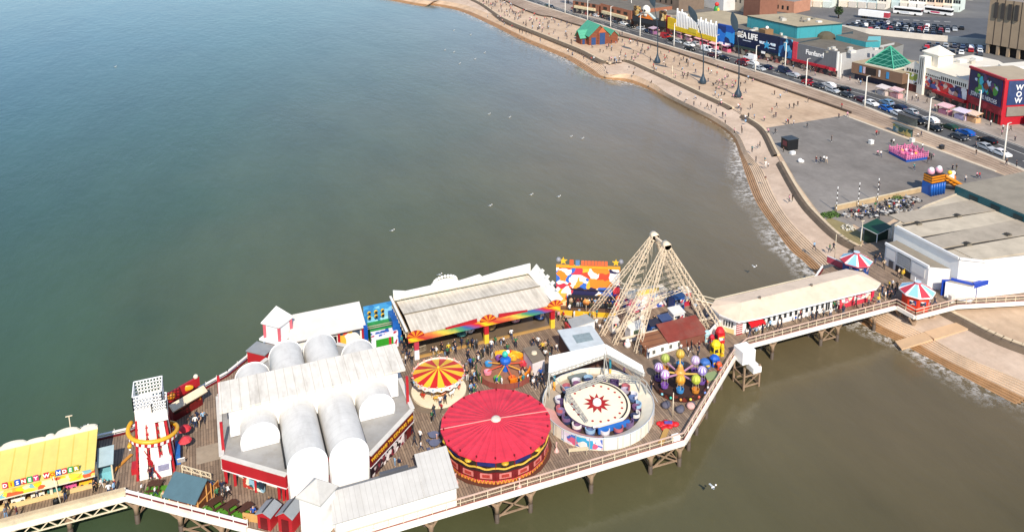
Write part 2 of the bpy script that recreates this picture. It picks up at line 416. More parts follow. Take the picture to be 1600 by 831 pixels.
# ---- promenade between sea wall and tram corridor
inner_px = [(1560, 268), (1400, 205), (1330, 178), (1250, 150), (1140, 112), (1040, 78), (985, 62), (900, 40), (862, 28), (825, 19)]
INNER = catmull([(158, -400, 0), (158, 60, 0)] + [(*G(*p, PZ), 0) for p in inner_px] + [(140, 460, 0), (125, 600, 0), (70, 900, 0)], 4)
fi = lambda vv: u_on(INNER, vv)
mb = MB()
ring = [V3(p, PZ) for p in WALLI] + [V3(p, PZ) for p in INNER[::1]]
mb.poly(ring, PROM); ground(mb, 'promenade')
ribbon(lambda a: fi(a), lambda a: fn(a), PZ + 0.004, TRAM, 'tram_corridor', t=0.1)
RAIL = M('#7d6a56', 0.5, 0.2, 1.0)
mb = MB()
for o in (-2.0, -3.45, -4.9, -6.35):
    for a, c_ in zip(VS, VS[1:]):
        if -40 < a < 440:
            k = (fn(a) - fi(a)) / 8.0; k2 = (fn(c_) - fi(c_)) / 8.0
            mb.bar((fn(a) + o * k, a, PZ + 0.015), (fn(c_) + o * k2, c_, PZ + 0.015), 0.11, 0.05, RAIL)
ground(mb, 'tram_rails')
ribbon(lambda a: fn(a) - 0.9, lambda a: fn(a), PZ + 0.012, M('#cdbfa9', 0.8), 'promenade_kerb', t=0.115)

# ---- plaza of asphalt at the pier root
pl = [(1197, 200), (1318, 181), (1553, 268), (1600, 286), (1640, 300), (1500, 312), (1420, 330), (1330, 352), (1306, 362), (1277, 328), (1248, 290), (1226, 252), (1210, 225)]
mb = MB(); mb.poly([V3(G(*p, PZ), PZ + 0.006) for p in pl], ASPH); ground(mb, 'plaza_asphalt')
mb = MB()
for i in range(0, 8):
    p0 = G(1228 + i * 8, 262 + i * 11, PZ); p1 = G(1228 + (i + 1) * 8, 262 + (i + 1) * 11, PZ)
    mb.bar((*p0, PZ + 0.008), (*p1, PZ + 0.008), 0.18, 0.006, M('#9b8f7c', 0.9))
e0, e1 = G(1320, 181, PZ), G(1556, 268, PZ)
mb.bar((*e0, PZ + 0.05), (*e1, PZ + 0.05), 0.6, 0.1, M('#cfc2ac', 0.9)); ground(mb, 'plaza_kerb')

# ---- sea wall, lower walk, concrete sea steps
WALLM = M('#6b5b4a', 0.9, 0.3, 0.5, bump=0.3); COPE = M('#cdb899', 0.85, 0.15, 0.3)
gaps = [(957, 95), (1150, 177), (1207, 250)]
gap_w = [Vector((*G(*g, PZ), 0)) for g in gaps]
w_root = thing('sea_wall', 'long low dark sea wall with pale coping curving round the bay', 'wall', (*wall_p[12], EZ))
mb = MB(); mc = MB(); RAMP = []
for a, c_ in zip(WALL, WALL[1:]):
    L_ = (c_ - a).length; nsub = max(1, int(L_ / 3)) if L_ < 60 else 1
    for j in range(nsub):
        p, q = a.lerp(c_, j / nsub), a.lerp(c_, (j + 1) / nsub); m_ = (p + q) / 2
        d_ = (q - p).normalized(); nrm = Vector((d_.y, -d_.x, 0))
        if nrm.dot(Vector((1, 0, 0))) > 0: nrm = -nrm
        if min((m_ - g).length for g in gap_w) < 3.2: RAMP.append([V3(p, 3.605), V3(q, 3.605), V3(q - nrm * 1.9, PZ + .01), V3(p - nrm * 1.9, PZ + .01)]); continue
        mb.add([V3(p, 3.5), V3(q, 3.5), V3(q + nrm * -0.6, PZ + 0.25), V3(p + nrm * -0.6, PZ + 0.25), V3(p - nrm * 1.25, PZ), V3(q - nrm * 1.25, PZ), V3(q - nrm * 1.25, PZ + 0.25), V3(p - nrm * 1.25, PZ + 0.25)],
               [(0, 1, 2, 3), (4, 7, 6, 5), (3, 2, 6, 7)], WALLM)
        mc.bar(V3(p - nrm * 1.55, PZ + 0.15), V3(q - nrm * 1.55, PZ + 0.15), 0.6, 0.4, COPE)
mb.build('wall_face', w_root); mc.build('coping', w_root)
mb = MB()
for i in range(len(WALL) - 1):
    mb.poly([V3(WALL[i], 3.6), V3(WALL[i + 1], 3.6), V3(EDGE[i + 1], EZ), V3(EDGE[i], EZ)], WALK)
[mb.poly(r_, WALK) for r_ in RAMP]; ground(mb, 'lower_walk')
STEP = M((0.64, 0.47, 0.32), 0.8, 0.25, 0.3)
WET = M((0.42, 0.24, 0.115), 0.5, 0.3, 0.4); 
mb = MB(); NS = 12
for i in range(len(EDGE) - 1):
    for k in range(NS):
        zt = EZ - (EZ - WZ + 0.35) * k / (NS - 1)
        f0, f1 = k / (NS - 1.6), (k + 1) / (NS - 1.6)
        a0, a1 = EDGE[i].lerp(TIDE[i], f0), EDGE[i].lerp(TIDE[i], f1); b0, b1 = EDGE[i + 1].lerp(TIDE[i + 1], f0), EDGE[i + 1].lerp(TIDE[i + 1], f1)
        zn = EZ - (EZ - WZ + 0.35) * (k + 1) / (NS - 1)
        mt = STEP if k < 6 else WET
        mb.poly([V3(a0, zt), V3(b0, zt), V3(b1, zt), V3(a1, zt)], mt); mb.poly([V3(a1, zt), V3(b1, zt), V3(b1, zn), V3(a1, zn)], mt)
ground(mb, 'sea_steps')
# breaking ripples along the foot of the steps
b = NB('foam'); v = b.coord()
a_ = b.ramp(b.noise(v, 0.9, 6, 0.75), [(0.45, (0, 0, 0)), (0.58, (1, 1, 1))])
lg = b.ramp(b.noise(v, 0.06, 3), [(0.35, (0.1,) * 3), (0.62, (1, 1, 1))])
tcu = b.n('ShaderNodeTexCoord'); at = b.n('ShaderNodeAttribute', attribute_name='edge')
al = b.math('MULTIPLY', b.math('MULTIPLY', a_, lg), at.outputs['Fac'])
b.p.inputs['Base Color'].default_value = (0.72, 0.68, 0.62, 1); b.p.inputs['Roughness'].default_value = 0.7
b.l(al, b.p.inputs['Alpha']); FOAM = b.m
mb = MB(); ed = []
for i in range(len(EDGE) - 1):
    q = []
    for P_, Q_ in ((EDGE[i], TIDE[i]), (EDGE[i + 1], TIDE[i + 1])):
        d_ = (Q_ - P_).normalized(); q.append([V3(Q_ - d_ * 0.6, WZ + 0.02), V3(Q_ + d_ * 1.6, WZ + 0.02), V3(Q_ + d_ * 5.0, WZ + 0.02)])
    for k in range(2):
        mb.poly([q[0][k], q[1][k], q[1][k + 1], q[0][k + 1]], FOAM); ed += [(1.0, 1.0, 0.75, 0.75), (0.75, 0.75, 0, 0)][k]
fo = mb.build('foam'); fo['kind'] = 'stuff'
at_ = fo.data.attributes.new('edge', 'FLOAT', 'POINT')
for i, e_ in enumerate(ed): at_.data[i].value = e_
fo['label'] = 'thin white foam lapping along the foot of the sea steps'

# ramp of pale concrete beside the pier root and the slipway wall
mb = MB()
q = [G(1395, 535, 1.6), G(1427, 545, 1.6), G(1518, 508, PZ), G(1500, 496, PZ)]
a_, m_, b_ = (*G(1404, 538, 1.9), 1.7), (*G(1452, 524, 3.2), 3.1), (*G(1517, 506, 3.7), 3.7); SLP = M('#cdaa84', 0.85, 0.15, 0.3, dirt=0.2); mb.bar(a_, m_, 2.0, .25, SLP); mb.bar(m_, b_, 2.0, .3, SLP); ground(mb, 'slipway')
# low wall between promenade and tram corridor
lw = MB()
for i, (a, c_) in enumerate(zip(INNER, INNER[1:])):
    if 165 < a.y < 430: lw.bar(V3(a, PZ + 0.3), V3(c_, PZ + 0.3), 0.35, 0.6, M('#54463a', 0.9, 0.25))
solo(lw, 'low_wall', 'low brown wall dividing the promenade from the tram tracks', 'wall', (*G(1140, 112, PZ), PZ))
# ============================================================ THE PIER
PLANK = striped((0.30, 0.215, 0.15), (0.175, 0.125, 0.088), 0.42, 0, 0.5, 0.8, True, 0.25, 0.3, 0.25)
b = NB('deck_planks'); v = b.coord()
br = b.n('ShaderNodeTexBrick'); b.l(b.coord(rot=(0, 0, R(90))), br.inputs['Vector']); br.inputs['Scale'].default_value = 1
br.inputs['Brick Width'].default_value = 4.2; br.inputs['Row Height'].default_value = 0.3; br.inputs['Mortar Size'].default_value = 0.022; br.offset = 0.37
br.inputs['Color1'].default_value = (0.34, 0.245, 0.168, 1); br.inputs['Color2'].default_value = (0.22, 0.155, 0.108, 1); br.inputs['Mortar'].default_value = (0.05, 0.036, 0.026, 1)
c = b.mix(1.0, br.outputs['Color'], b.ramp(b.noise(v, 0.25, 6, 0.7), [(0.3, (0.72, 0.7, 0.68)), (0.55, (1.0,) * 3), (0.75, (1.28, 1.22, 1.15))]), 'MULTIPLY')
c = b.mix(1.0, c, b.ramp(b.noise(v, 2.5, 4, 0.7), [(0.35, (0.85,) * 3), (0.65, (1.08,) * 3)]), 'MULTIPLY')
b.l(c, b.p.inputs['Base Color']); b.p.inputs['Roughness'].default_value = 0.78; DECKM = b.m

pier = thing('pier', 'broad wooden seaside pier on rusty iron piles with white edge girders', 'pier', (30, 92, WZ))
front = [(-60, 88.2), (-11.4, 88.2), (0.3, 78.6), (7.5, 72.9), (48.2, 72.5), (63.8, 84.5), (67, 86.0), (94.5, 86.0), (94.8, 82.6), (103, 82.5), (113.7, 79.2), (140, 74)]
back = [(140, 104), (103, 104), (99, 100), (92, 99.5), (88, 96.8), (69, 96.8), (66.5, 100), (62, 104), (56, 108), (50, 110.5), (46, 113), (22.5, 113), (19, 112.2), (5, 112.2), (3.5, 110.8), (-0.4, 106.6), (-4.5, 104), (-11.6, 99.2), (-60, 99.2)]
mb = MB(); mb.prism(front + back, D - 0.35, D, RUST, DECKM); mb.build('deck', pier)
def edge_run(a, b_, kind):
    """edge girder below the deck and the rail above it, along one straight side"""
    a = Vector((*a, 0)); b_ = Vector((*b_, 0)); d = (b_ - a); L_ = d.length; d.normalize(); n = Vector((d.y, -d.x, 0))
    up = lambda p, z, o=0: (p.x + n.x * o, p.y + n.y * o, z)
    g = MB(); r = MB()
    g.bar(up(a, D - 0.22, 0.14), up(b_, D - 0.22, 0.14), 0.34, 0.58, M('#efe9de', .5, .1, .5, dirt=.3))
    if kind == 'bench':
        r.bar(up(a, D + .75, 0), up(b_, D + .75, 0), 0.5, 0.14, M('#c9b594', .7, .25, 1.2, dirt=.3)); r.bar(up(a, D + 0.35, 0.2), up(b_, D + 0.35, 0.2), 0.08, 0.7, M('#d6c4a4', .7, .25, 1.2, dirt=.3))
        g.truss(up(a, D - 1.15, 0.1), up(b_, D - 1.0, 0.1), .8, max(2, int(L_ / .8)), CREAM, 0.12, 0.1, flat='v')
    elif kind == 'red':
        r.bar(up(a, D + .55), up(b_, D + .55), 0.3, 0.12, WHITE); r.bar(up(a, D + 0.1, -0.12), up(b_, D + 0.1, -0.12), 0.2, 0.2, DKRED)
        k = int(L_ / 1.6)
        for i in range(k + 1): p = a.lerp(b_, i / k); r.bar(up(p, D), up(p, D + .9), 0.07, 0.07, WHITE)
    else:
        r.bar(up(a, D + 1.0), up(b_, D + 1.0), 0.16, 0.09, M('#d8b8a4', .5) if kind == 'white' else CREAM); r.bar(up(a, D + 0.5), up(b_, D + 0.5), 0.05, 0.05, CREAM)
        r.bar(up(a, D + 0.06, 0.0), up(b_, D + 0.06, 0.0), 0.08, 0.14, M('#8a4a3c', .6) if kind != 'cream' else CREAM)
        k = max(1, int(L_ / 1.5))
        for i in range(k + 1): p = a.lerp(b_, i / k); r.bar(up(p, D), up(p, D + 1.0), 0.07, 0.07, CREAM)
    g.build('edge_girder', pier); r.build('railing', pier)
for i, k in enumerate(['bench', 'red', 'none', 'white', 'white', 'white', 'white', 'white', 'white', 'white', 'white']):
    if k == 'none':
        g = MB(); a, c_ = front[i], front[i + 1]; g.bar((a[0], a[1] - .1, D - .42), (c_[0], c_[1] - .1, D - .42), 0.2, 0.6, WHITE); g.build('edge_girder', pier)
    else: edge_run(front[i], front[i + 1], k)
for i in range(3, len(back) - 1): edge_run(back[i], back[i + 1], 'cream' if i in (4, 5, 6, 7, 8) else 'red')
# iron trestles
PILE = M((0.30, 0.2, 0.125), 0.85, 0.35, 1.3, bump=0.3); PILED = M((0.085, 0.06, 0.042), 0.7, 0.3, 1.0)
def trestle(x, y, n, du, dv, gap=2.6):
    t = MB(); sd_ = Vector((du, dv, 0)).normalized()
    for i in range(n):
        p = Vector((x, y, 0)) + sd_ * gap * i
        t.tube([(p.x, p.y, -1), (p.x, p.y, WZ + 1.1)], 0.27, 8, PILED); t.tube([(p.x, p.y, WZ + 1.1), (p.x, p.y, D - 1.2)], [0.25, 0.3], 8, PILE)
        for s_ in (-1, 1):
            t.bar((p.x, p.y, D - 2.0), (p.x + s_ * 1.0, p.y, D - 0.6), 0.24, 0.24, PILE)
        t.bar((p.x, p.y, D - 2.0), (p.x, p.y - 0.4, D - 0.5), 0.2, 0.2, PILE); t.tube([(p.x, p.y, D - 1.3), (p.x, p.y, D - 0.35)], [0.3, 0.6], 8, PILE)
        if i:
            q = p - sd_ * gap
            t.bar((p.x, p.y, WZ + 0.5), (q.x, q.y, D - 1.2), 0.09, 0.09, PILE); t.bar((q.x, q.y, WZ + 0.5), (p.x, p.y, D - 1.2), 0.09, 0.09, PILE)
            t.bar((p.x, p.y, WZ + 0.9), (q.x, q.y, WZ + 0.9), 0.12, 0.12, PILE)
    t.build('trestle', pier)
for x in (9.5, 18, 25.3, 29.2, 36.6, 44.3): trestle(x, 73.3, 5, 0, 1)
for x, y in ((48.1, 73.1), (50.6, 75.0), (53.0, 77.0), (55.9, 79.2), (58.7, 81.6), (61.2, 83.6)): trestle(x, y, 4, -0.6, 0.8)
for x, y in ((-10.6, 88.3), (-6.2, 84.8), (-2.2, 81.5), (1.8, 78.0)): trestle(x, y, 4, 0.6, 0.8)
for x in (-17, -24): trestle(x, 88.8, 4, 0, 1)
for x in (72, 80.8, 83.9, 91): trestle(x, 86.6, 4, 0, 1)
for x in (95.3, 99, 102.5): trestle(x, 83.2, 3, 0, 1)
for x in (6, 12, 24, 32, 40): trestle(x, 108, 2, 0, 1)
def cross(x0, y0, x1, y1):
    t = MB(); t.bar((x0, y0, WZ + .4), (x1, y1, D - 1.0), .13, .13, PILE); t.bar((x1, y1, WZ + .4), (x0, y0, D - 1.0), .13, .13, PILE); t.bar((x0, y0, WZ + .7), (x1, y1, WZ + .7), .16, .16, PILE); t.build('pile_brace', pier)
for a, c_ in (((25.3, 73.35), (29.2, 73.35)), ((44.3, 73.35), (48.1, 73.2)), ((53, 77.05), (55.9, 79.25)), ((58.7, 81.65), (61.2, 83.65)), ((80.8, 86.65), (83.9, 86.65)), ((-6.2, 84.85), (-2.2, 81.55)), ((99, 83.25), (102.5, 83.25))): cross(*a, *c_)
for y in (79.0, 85.0):
    for x in (25.3, 44.3): cross(x, y, x + 3.9, y)
# service landing hanging at the root of the neck: white box on its own braced legs
t = MB(); wx, wy = 64.9, 84.0
t.box(wx - 1.15, wx + 0.9, wy - 1.5, wy + 0.6, D - 0.3, D + 1.6, WHITE2); t.box(wx + 0.2, wx + 1.5, wy - 2.2, wy - 0.6, D - 1.5, D - 0.7, WHITE2)
for i, j in ((-1.1, -1.9), (1.4, -1.9), (-1.1, 0.4), (1.4, 0.4)):
    t.bar((wx + i, wy + j, -0.5), (wx + i, wy + j, D - 0.5), 0.24, 0.24, PILE)
for z in (WZ + 0.5, 3.2):
    t.bar((wx - 1.1, wy - 1.9, z), (wx + 1.4, wy - 1.9, z), 0.16, 0.16, PILE); t.bar((wx - 1.1, wy + 0.4, z), (wx + 1.4, wy + 0.4, z), 0.16, 0.16, PILE)
    t.bar((wx - 1.1, wy - 1.9, z), (wx - 1.1, wy + 0.4, z), 0.16, 0.16, PILE); t.bar((wx + 1.4, wy - 1.9, z), (wx + 1.4, wy + 0.4, z), 0.16, 0.16, PILE)
t.bar((wx - 1.1, wy - 1.9, WZ + 0.5), (wx + 1.4, wy - 1.9, 3.2), 0.1, 0.1, PILE); t.build('service_landing', pier)
pt = MB(); pt.box(-4.4, 2.2, 90.2, 93.2, D + 0.006, D + 0.01, M((0.36, 0.29, 0.215), 0.85, 0.25, 0.8)); pt.build('deck_patch', pier)

# ------------------------------------------------------------ the barrel roofed hall
hall = thing('amusement_hall', 'large white hall with eight barrel roofs and red fascia at the middle of the pier', 'arcade building', (8.8, 91.3, D))
ROOFG = M('#9c9a96', 0.8, 0.22, 0.4, dirt=0.5); BARREL = striped('#dad7d0', '#cdcac2', 1.1, 1, 0.95, 0.6, False, 0.06, 0.16, 0.28)
HALLR = striped('#e2dbce', '#c8bfae', 1.0, 0, 0.93, 0.65, False, 0.15, 0.16, 0.5)
oc = [(-1.5, 86.2), (4.6, 80.6), (13.0, 80.2), (19.2, 86.0), (19.2, 97.5), (13.2, 103.2), (4.6, 103.2), (-1.5, 97.4)]
FZ = 6.75; RZ = 8.2
mb = MB(); mb.prism(oc, FZ + 0.2, RZ - 0.12, ROOFG); mb.build('flat_roof', hall)
ins = [(8.8 + (x - 8.8) * 0.9, 91.7 + (y - 91.7) * 0.9) for x, y in oc]
mb = MB(); mb.prism(ins, D, FZ + 0.2, WHITE); mb.build('wall', hall)
def fascia(i, mat, name, lo=FZ, hi=RZ, th=0.3):
    a, c_ = Vector((*oc[i], 0)), Vector((*oc[(i + 1) % 8], 0)); d = (c_ - a).normalized(); n = Vector((d.y, -d.x, 0))
    f = MB(); f.bar((*(a + n * .15).xy, (lo + hi) / 2), (*(c_ + n * .15).xy, (lo + hi) / 2), th, hi - lo, mat)
    f.bar((*(a + n * .15).xy, hi + 0.05), (*(c_ + n * .15).xy, hi + 0.05), th + 0.25, 0.1, M('#cfcbc2', 0.6)); f.bar((*(a + n * .17).xy, lo - 0.06), (*(c_ + n * .17).xy, lo - 0.06), th, 0.12, WHITE2)
    return f.build(name, hall), a, c_, d, n
_, a, c_, d, n = fascia(0, RED, 'red_fascia')
for f_ in (0.03, 0.17, 0.5, 0.86, 0.93, 0.99):
    p = a.lerp(c_, f_) + n * 0.1; m_ = MB(); m_.bar((*p.xy, D), (*p.xy, FZ - 0.12), 0.28, 0.28, RED); m_.build('column', hall)
m_ = MB(); q0, q1 = a.lerp(c_, .3), a.lerp(c_, .62); m_.bar((*q0.xy, D + 0.9), (*q1.xy, D + 0.9), 0.3, 1.5, mural('poster_stall', ['#1b2d3c', '#8fb5c4', '#d8e2e0', '#2a5a58', '#b43a2c', '#e8ddc0'], 1.6)); m_.build('prize_stall', hall)
_, a, c_, d, n = fascia(2, DKRED, 'sign_fascia')
tm = M('#e0a82c', 0.4)
text('WELCOME TO CENTRAL PIER', 0.62, (*(a.lerp(c_, 0.5) + n * 0.34).xy, 7.45), d, (0, 0, 1), tm, hall, 'welcome_lettering', bold=0.02)
for f_, w_, mt in ((0.1, 0.9, mural('arcade_front', ['#2a1420', '#181018', '#8a2030', '#e8e0d8', '#402038'], 1.5)), (0.9, 0.9, None), (0.45, 3.4, mural('arcade_front2', ['#241020', '#4a1c28', '#f0e8e4', '#201820', '#8a3040', '#d8c8c8'], 2.2))):
    p = a.lerp(c_, f_); m_ = MB(); m_.bar((*(p - d * w_ + n * -0.05).xy, D + 0.85), (*(p + d * w_ + n * -0.05).xy, D + 0.85), 0.3, 1.6, mt or DKRED); m_.build('arcade_front', hall)
for i in (4, 6): fascia(i, M('#8f9094', 0.6, dirt=0.3), 'rear_fascia')
for i in (3, 5, 7): fascia(i, M('#b9b4aa', 0.6, dirt=0.3), 'side_fascia')
for y in (87.2, 96.2):
    m_ = MB(); m_.bar((-1.45, y, D), (-1.45, y, 11.6), 0.3, 0.3, RED); m_.build('column', hall); m_ = MB(); m_.bar((19.15, y + .3, D), (19.15, y + .3, 11.6), 0.3, 0.3, RED); m_.build('column', hall)
# cross block with the flat ridge roof
mb = MB(); mb.box(-0.6, 18.4, 89.1, 93.6, RZ, 11.5, WHITE2); mb.build('upper_wall', hall)
mb = MB(); mb.slab([(-1.5, 88.7, 11.85), (19.3, 88.7, 11.85), (19.3, 93.9, 12.25), (-1.5, 93.9, 12.25)], 0.28, HALLR); mb.build('ridge_roof', hall)
def barrel(u0, u1, y0, y1, zs, zb):
    r = (u1 - u0) / 2; cx = (u0 + u1) / 2; n_ = 14; m_ = MB()
    arc = [(cx + r * math.cos(math.pi * i / n_), zs + r * 0.98 * math.sin(math.pi * i / n_)) for i in range(n_ + 1)]
    prof = [(u1, zb)] + arc + [(u0, zb)]
    P0 = [(x, y0, z) for x, z in prof]; P1 = [(x, y1, z) for x, z in prof]
    m_.add(P0 + P1, [(i, i + 1, len(prof) + i + 1, len(prof) + i) for i in range(len(prof) - 1)], BARREL, True)
    o = m_.build('barrel_roof', hall)
    m_ = MB(); yy = y0 if y0 < y1 else y0; m_.add([(x, yy, z) for x, z in prof], [tuple(range(len(prof)))], WHITE2); rim = [(x, yy, z) for x, z in prof]
    m_.tube(rim, 0.09, 6, WHITE2); m_.build('gable_end', o)
for (u0, u1), (f1, r1) in zip(((0.4, 4.4), (4.65, 8.7), (8.95, 13.0), (13.25, 17.3)), ((86.3, 98.6), (80.15, 101.9), (79.95, 101.9), (86.3, 98.6))):
    barrel(u0, u1, f1, 89.2, 9.0, D if f1 < 81 else RZ - 0.15); barrel(u0, u1, r1, 93.5, 9.0, RZ - 0.15)
m_ = MB(); m_.box(8.66, 8.98, 81.0, 89, 8.2, 8.6, BLACK); m_.box(8.62, 9.0, 80.95, 81.1, D, 8.6, RED); m_.build('valley_gutter', hall)
for x0, x1 in ((13.03, 13.2), (4.44, 4.62)): m_ = MB(); m_.box(x0, x1, 81.5, 89, 8.2, 8.5, BLACK); m_.build('valley_gutter', hall)
m_ = MB(); m_.box(1.2, 3.6, 86.2, 86.24, 8.35, 9.1, M('#dedad2')); m_.build('vent', hall)

# ------------------------------------------------------------ white building on the front edge
fb = thing('white_building', 'long low white building with pale sloping roof and corner turret at the pier edge', 'kiosk building', (14, 75, D))
RTILE = striped('#bfbcb6', '#aeaaa3', 0.55, 0, 0.9, 0.6, False, 0.15, 0.14, 0.2)
mb = MB(); mb.prism([(8.4, 73.05), (20.75, 73.05), (20.75, 77.2), (8.4, 77.2)], D - 0.3, 7.25, WHITE2); mb.build('wall', fb)
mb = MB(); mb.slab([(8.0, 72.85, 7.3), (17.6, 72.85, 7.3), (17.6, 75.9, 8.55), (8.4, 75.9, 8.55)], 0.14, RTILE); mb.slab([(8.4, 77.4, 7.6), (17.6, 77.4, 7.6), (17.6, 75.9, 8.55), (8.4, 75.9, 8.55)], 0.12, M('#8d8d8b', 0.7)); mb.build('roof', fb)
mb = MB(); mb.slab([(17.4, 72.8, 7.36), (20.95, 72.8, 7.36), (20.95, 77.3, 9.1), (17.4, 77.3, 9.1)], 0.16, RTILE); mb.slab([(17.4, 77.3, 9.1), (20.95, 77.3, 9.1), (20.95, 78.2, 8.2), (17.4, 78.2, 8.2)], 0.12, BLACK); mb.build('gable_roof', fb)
mb = MB(); mb.box(13.5, 16.5, 76.3, 76.7, 8.2, 8.6, M('#55565a')); mb.build('roof_vent', fb)
def rot45(cx, cy, hd): return [(cx - hd, cy), (cx, cy - hd), (cx + hd, cy), (cx, cy + hd)]
def pyramid(m_, base, z0, apex, mat, t=0.15):
    n_ = len(base); m_.add([(x, y, z0) for x, y in base] + [apex], [(i, (i + 1) % n_, n_) for i in range(n_)], mat); m_.prism(base, z0 - t, z0 - 0.003, mat)
mb = MB(); mb.prism(rot45(7.0, 75.4, 1.75), D - 0.3, 9.3, WHITE2); mb.build('turret', fb)
mb = MB(); pyramid(mb, rot45(7.0, 75.4, 2.1), 9.45, (7.0, 75.4, 10.9), M('#c2beb6', 0.6)); mb.build('turret_roof', fb)

# red and grey sheds, hut, benches at the left front
def gable_shed(name, label, cat, cx, cy, w_, l_, h, rh, wall, roofm, rz, group=None, door=None):
    t = thing(name, label, cat, (cx, cy, D), group); Mx = Matrix.Translation((cx, cy, 0)) @ Matrix.Rotation(rz, 4, 'Z')
    m_ = MB(); m_.box(-w_ / 2, w_ / 2, -l_ / 2, l_ / 2, D, D + h, wall, Mx)
    for s_ in (-1, 1): m_.add([Mx @ Vector(p) for p in ((-w_ / 2, s_ * l_ / 2, D + h), (w_ / 2, s_ * l_ / 2, D + h), (0, s_ * l_ / 2, D + h + rh))], [(0, 1, 2)], wall)
    m_.build('wall', t); m_ = MB()
    for s_ in (-1, 1): m_.slab([Mx @ Vector(p) for p in ((0, -l_ / 2 - .15, D + h + rh + .06), (0, l_ / 2 + .15, D + h + rh + .06), (s_ * (w_ / 2 + .2), l_ / 2 + .15, D + h - .05), (s_ * (w_ / 2 + .2), -l_ / 2 - .15, D + h - .05))], 0.07, roofm)
    m_.bar(Mx @ Vector((0, -l_ / 2 - .15, D + h + rh + .1)), Mx @ Vector((0, l_ / 2 + .15, D + h + rh + .1)), .14, .07, M('#3a3c40')); m_.build('roof', t)
    if door: m_ = MB(); m_.box(-.4, .4, -l_ / 2 - .04, -l_ / 2 - .003, D, D + h * .8, door, Mx); m_.build('door', t)
    return t
AZD = math.atan2(-9.6, 11.7)
gable_shed('garden_shed', 'small red shed with flatter grey felt roof beside the green matting', 'shed', 2.4, 78.2, 1.5, 1.7, 1.7, .35, RED, M('#8f9396', 0.8), AZD, 'red sheds', DKRED)
gable_shed('garden_shed', 'small red shed with pitched grey roof standing against the white corner turret', 'shed', 4.4, 77.0, 1.6, 1.9, 1.9, .55, RED, M('#8a8f92', 0.8), AZD, 'red sheds', DKRED)
# timber hut
hut = thing('timber_hut', 'brown timber chalet hut with a blue grey sloping roof beside green matting', 'hut', (-5.0, 84.9, D))
Mx = Matrix.Translation((-5.0, 84.6, 0)) @ Matrix.Rotation(AZD, 4, 'Z')
WOODP = striped('#6a3a1e', '#4c2a16', 0.5, 3, 0.9, 0.7); OAK = M('#c8904e', 0.6)
m_ = MB(); m_.box(-1.75, 1.75, -1.05, 1.05, D, D + 1.75, WOODP, Mx)
for s_ in (-1, 1): m_.add([Mx @ Vector(p) for p in ((s_ * 1.75, -1.05, D + 1.75), (s_ * 1.75, 1.05, D + 1.75), (s_ * 1.75, 0.35, D + 2.75))], [(0, 1, 2)], WOODP)
m_.build('wall', hut)
m_ = MB()
for x in (-1.75, -0.6, 0.6, 1.75):
    m_.bar(Mx @ Vector((x, -1.09, D)), Mx @ Vector((x, -1.09, D + 1.72)), .13, .1, OAK)
for z in (D + 0.05, D + 0.85, D + 1.7): m_.bar(Mx @ Vector((-1.75, -1.09, z)), Mx @ Vector((1.75, -1.09, z)), .1, .1, OAK)
for y in (-1.05, 0.35, 1.05): m_.bar(Mx @ Vector((1.79, y, D)), Mx @ Vector((1.79, y, D + (2.7 if y == .35 else 1.75))), .1, .12, OAK)
m_.bar(Mx @ Vector((1.79, -1.05, D + .85)), Mx @ Vector((1.79, 1.05, D + .85)), .1, .1, OAK); m_.build('timber_frame', hut)
m_ = MB(); m_.slab([Mx @ Vector(p) for p in ((-2.05, -1.75, D + 1.45), (2.05, -1.75, D + 1.45), (2.05, 0.38, D + 2.86), (-2.05, 0.38, D + 2.86))], .09, M('#48656f', 0.75, .18, 1.2)); m_.slab([Mx @ Vector(p) for p in ((-2.05, 1.45, D + 1.7), (2.05, 1.45, D + 1.7), (2.05, 0.38, D + 2.86), (-2.05, 0.38, D + 2.86))], .09, M('#48656f', 0.75, .18, 1.2)); m_.build('roof', hut)
m_ = MB(); m_.box(2.0, 2.08, 1.15, 1.95, D, D + 1.5, OAK, Mx); m_.box(2.09, 2.1, 1.25, 1.85, D + .2, D + 1.4, M('#8a4a1c'), Mx); solo(m_, 'sandwich_board', 'wooden framed brown menu board standing beside the timber hut', 'menu board', tuple((Mx @ Vector((2.04, 1.55, D)))))
gm = MB(); gp = [G(222, 776, D), G(302, 800, D), G(378, 817, D), G(402, 802, D), G(345, 782, D), G(322, 790, D), G(300, 775, D), G(268, 758, D), G(232, 757, D)]
gm.prism([gp[0], gp[1], gp[6], gp[7], gp[8]][::1], D + .004, D + .025, M('#4e8a1e', 0.95, .25, 2.0, bump=.4)); gm.prism([gp[1], gp[2], gp[3], gp[4], gp[5]], D + .004, D + .025, M('#4e8a1e', 0.95, .25, 2.0, bump=.4))
solo(gm, 'artificial_turf', 'bright green artificial grass matting under picnic tables by the timber hut', 'turf', (*gp[1], D))
def picnic(cx, cy, rz, label):
    t = thing('picnic_table', label, 'picnic table', (cx, cy, D), 'brown picnic tables on the green matting'); Mx = Matrix.Translation((cx, cy, D)) @ Matrix.Rotation(rz, 4, 'Z'); wm = M('#4a2c1c', .7, .2, 2)
    m_ = MB(); m_.box(-.75, .75, -.36, .36, .7, .76, wm, Mx); m_.build('tabletop', t)
    for s_ in (-1, 1): m_ = MB(); m_.box(-.75, .75, s_ * .75 - .14, s_ * .75 + .14, .42, .47, wm, Mx); m_.build('bench_seat', t)
    for s_ in (-1, 1):
        m_ = MB(); m_.bar(Mx @ Vector((s_ * .5, -.7, .02)), Mx @ Vector((s_ * .5, -.25, .7)), .1, .08, wm); m_.bar(Mx @ Vector((s_ * .5, .7, .02)), Mx @ Vector((s_ * .5, .25, .7)), .1, .08, wm); m_.bar(Mx @ Vector((s_ * .5, -.8, .4)), Mx @ Vector((s_ * .5, .8, .4)), .08, .08, wm); m_.build('leg_frame', t)
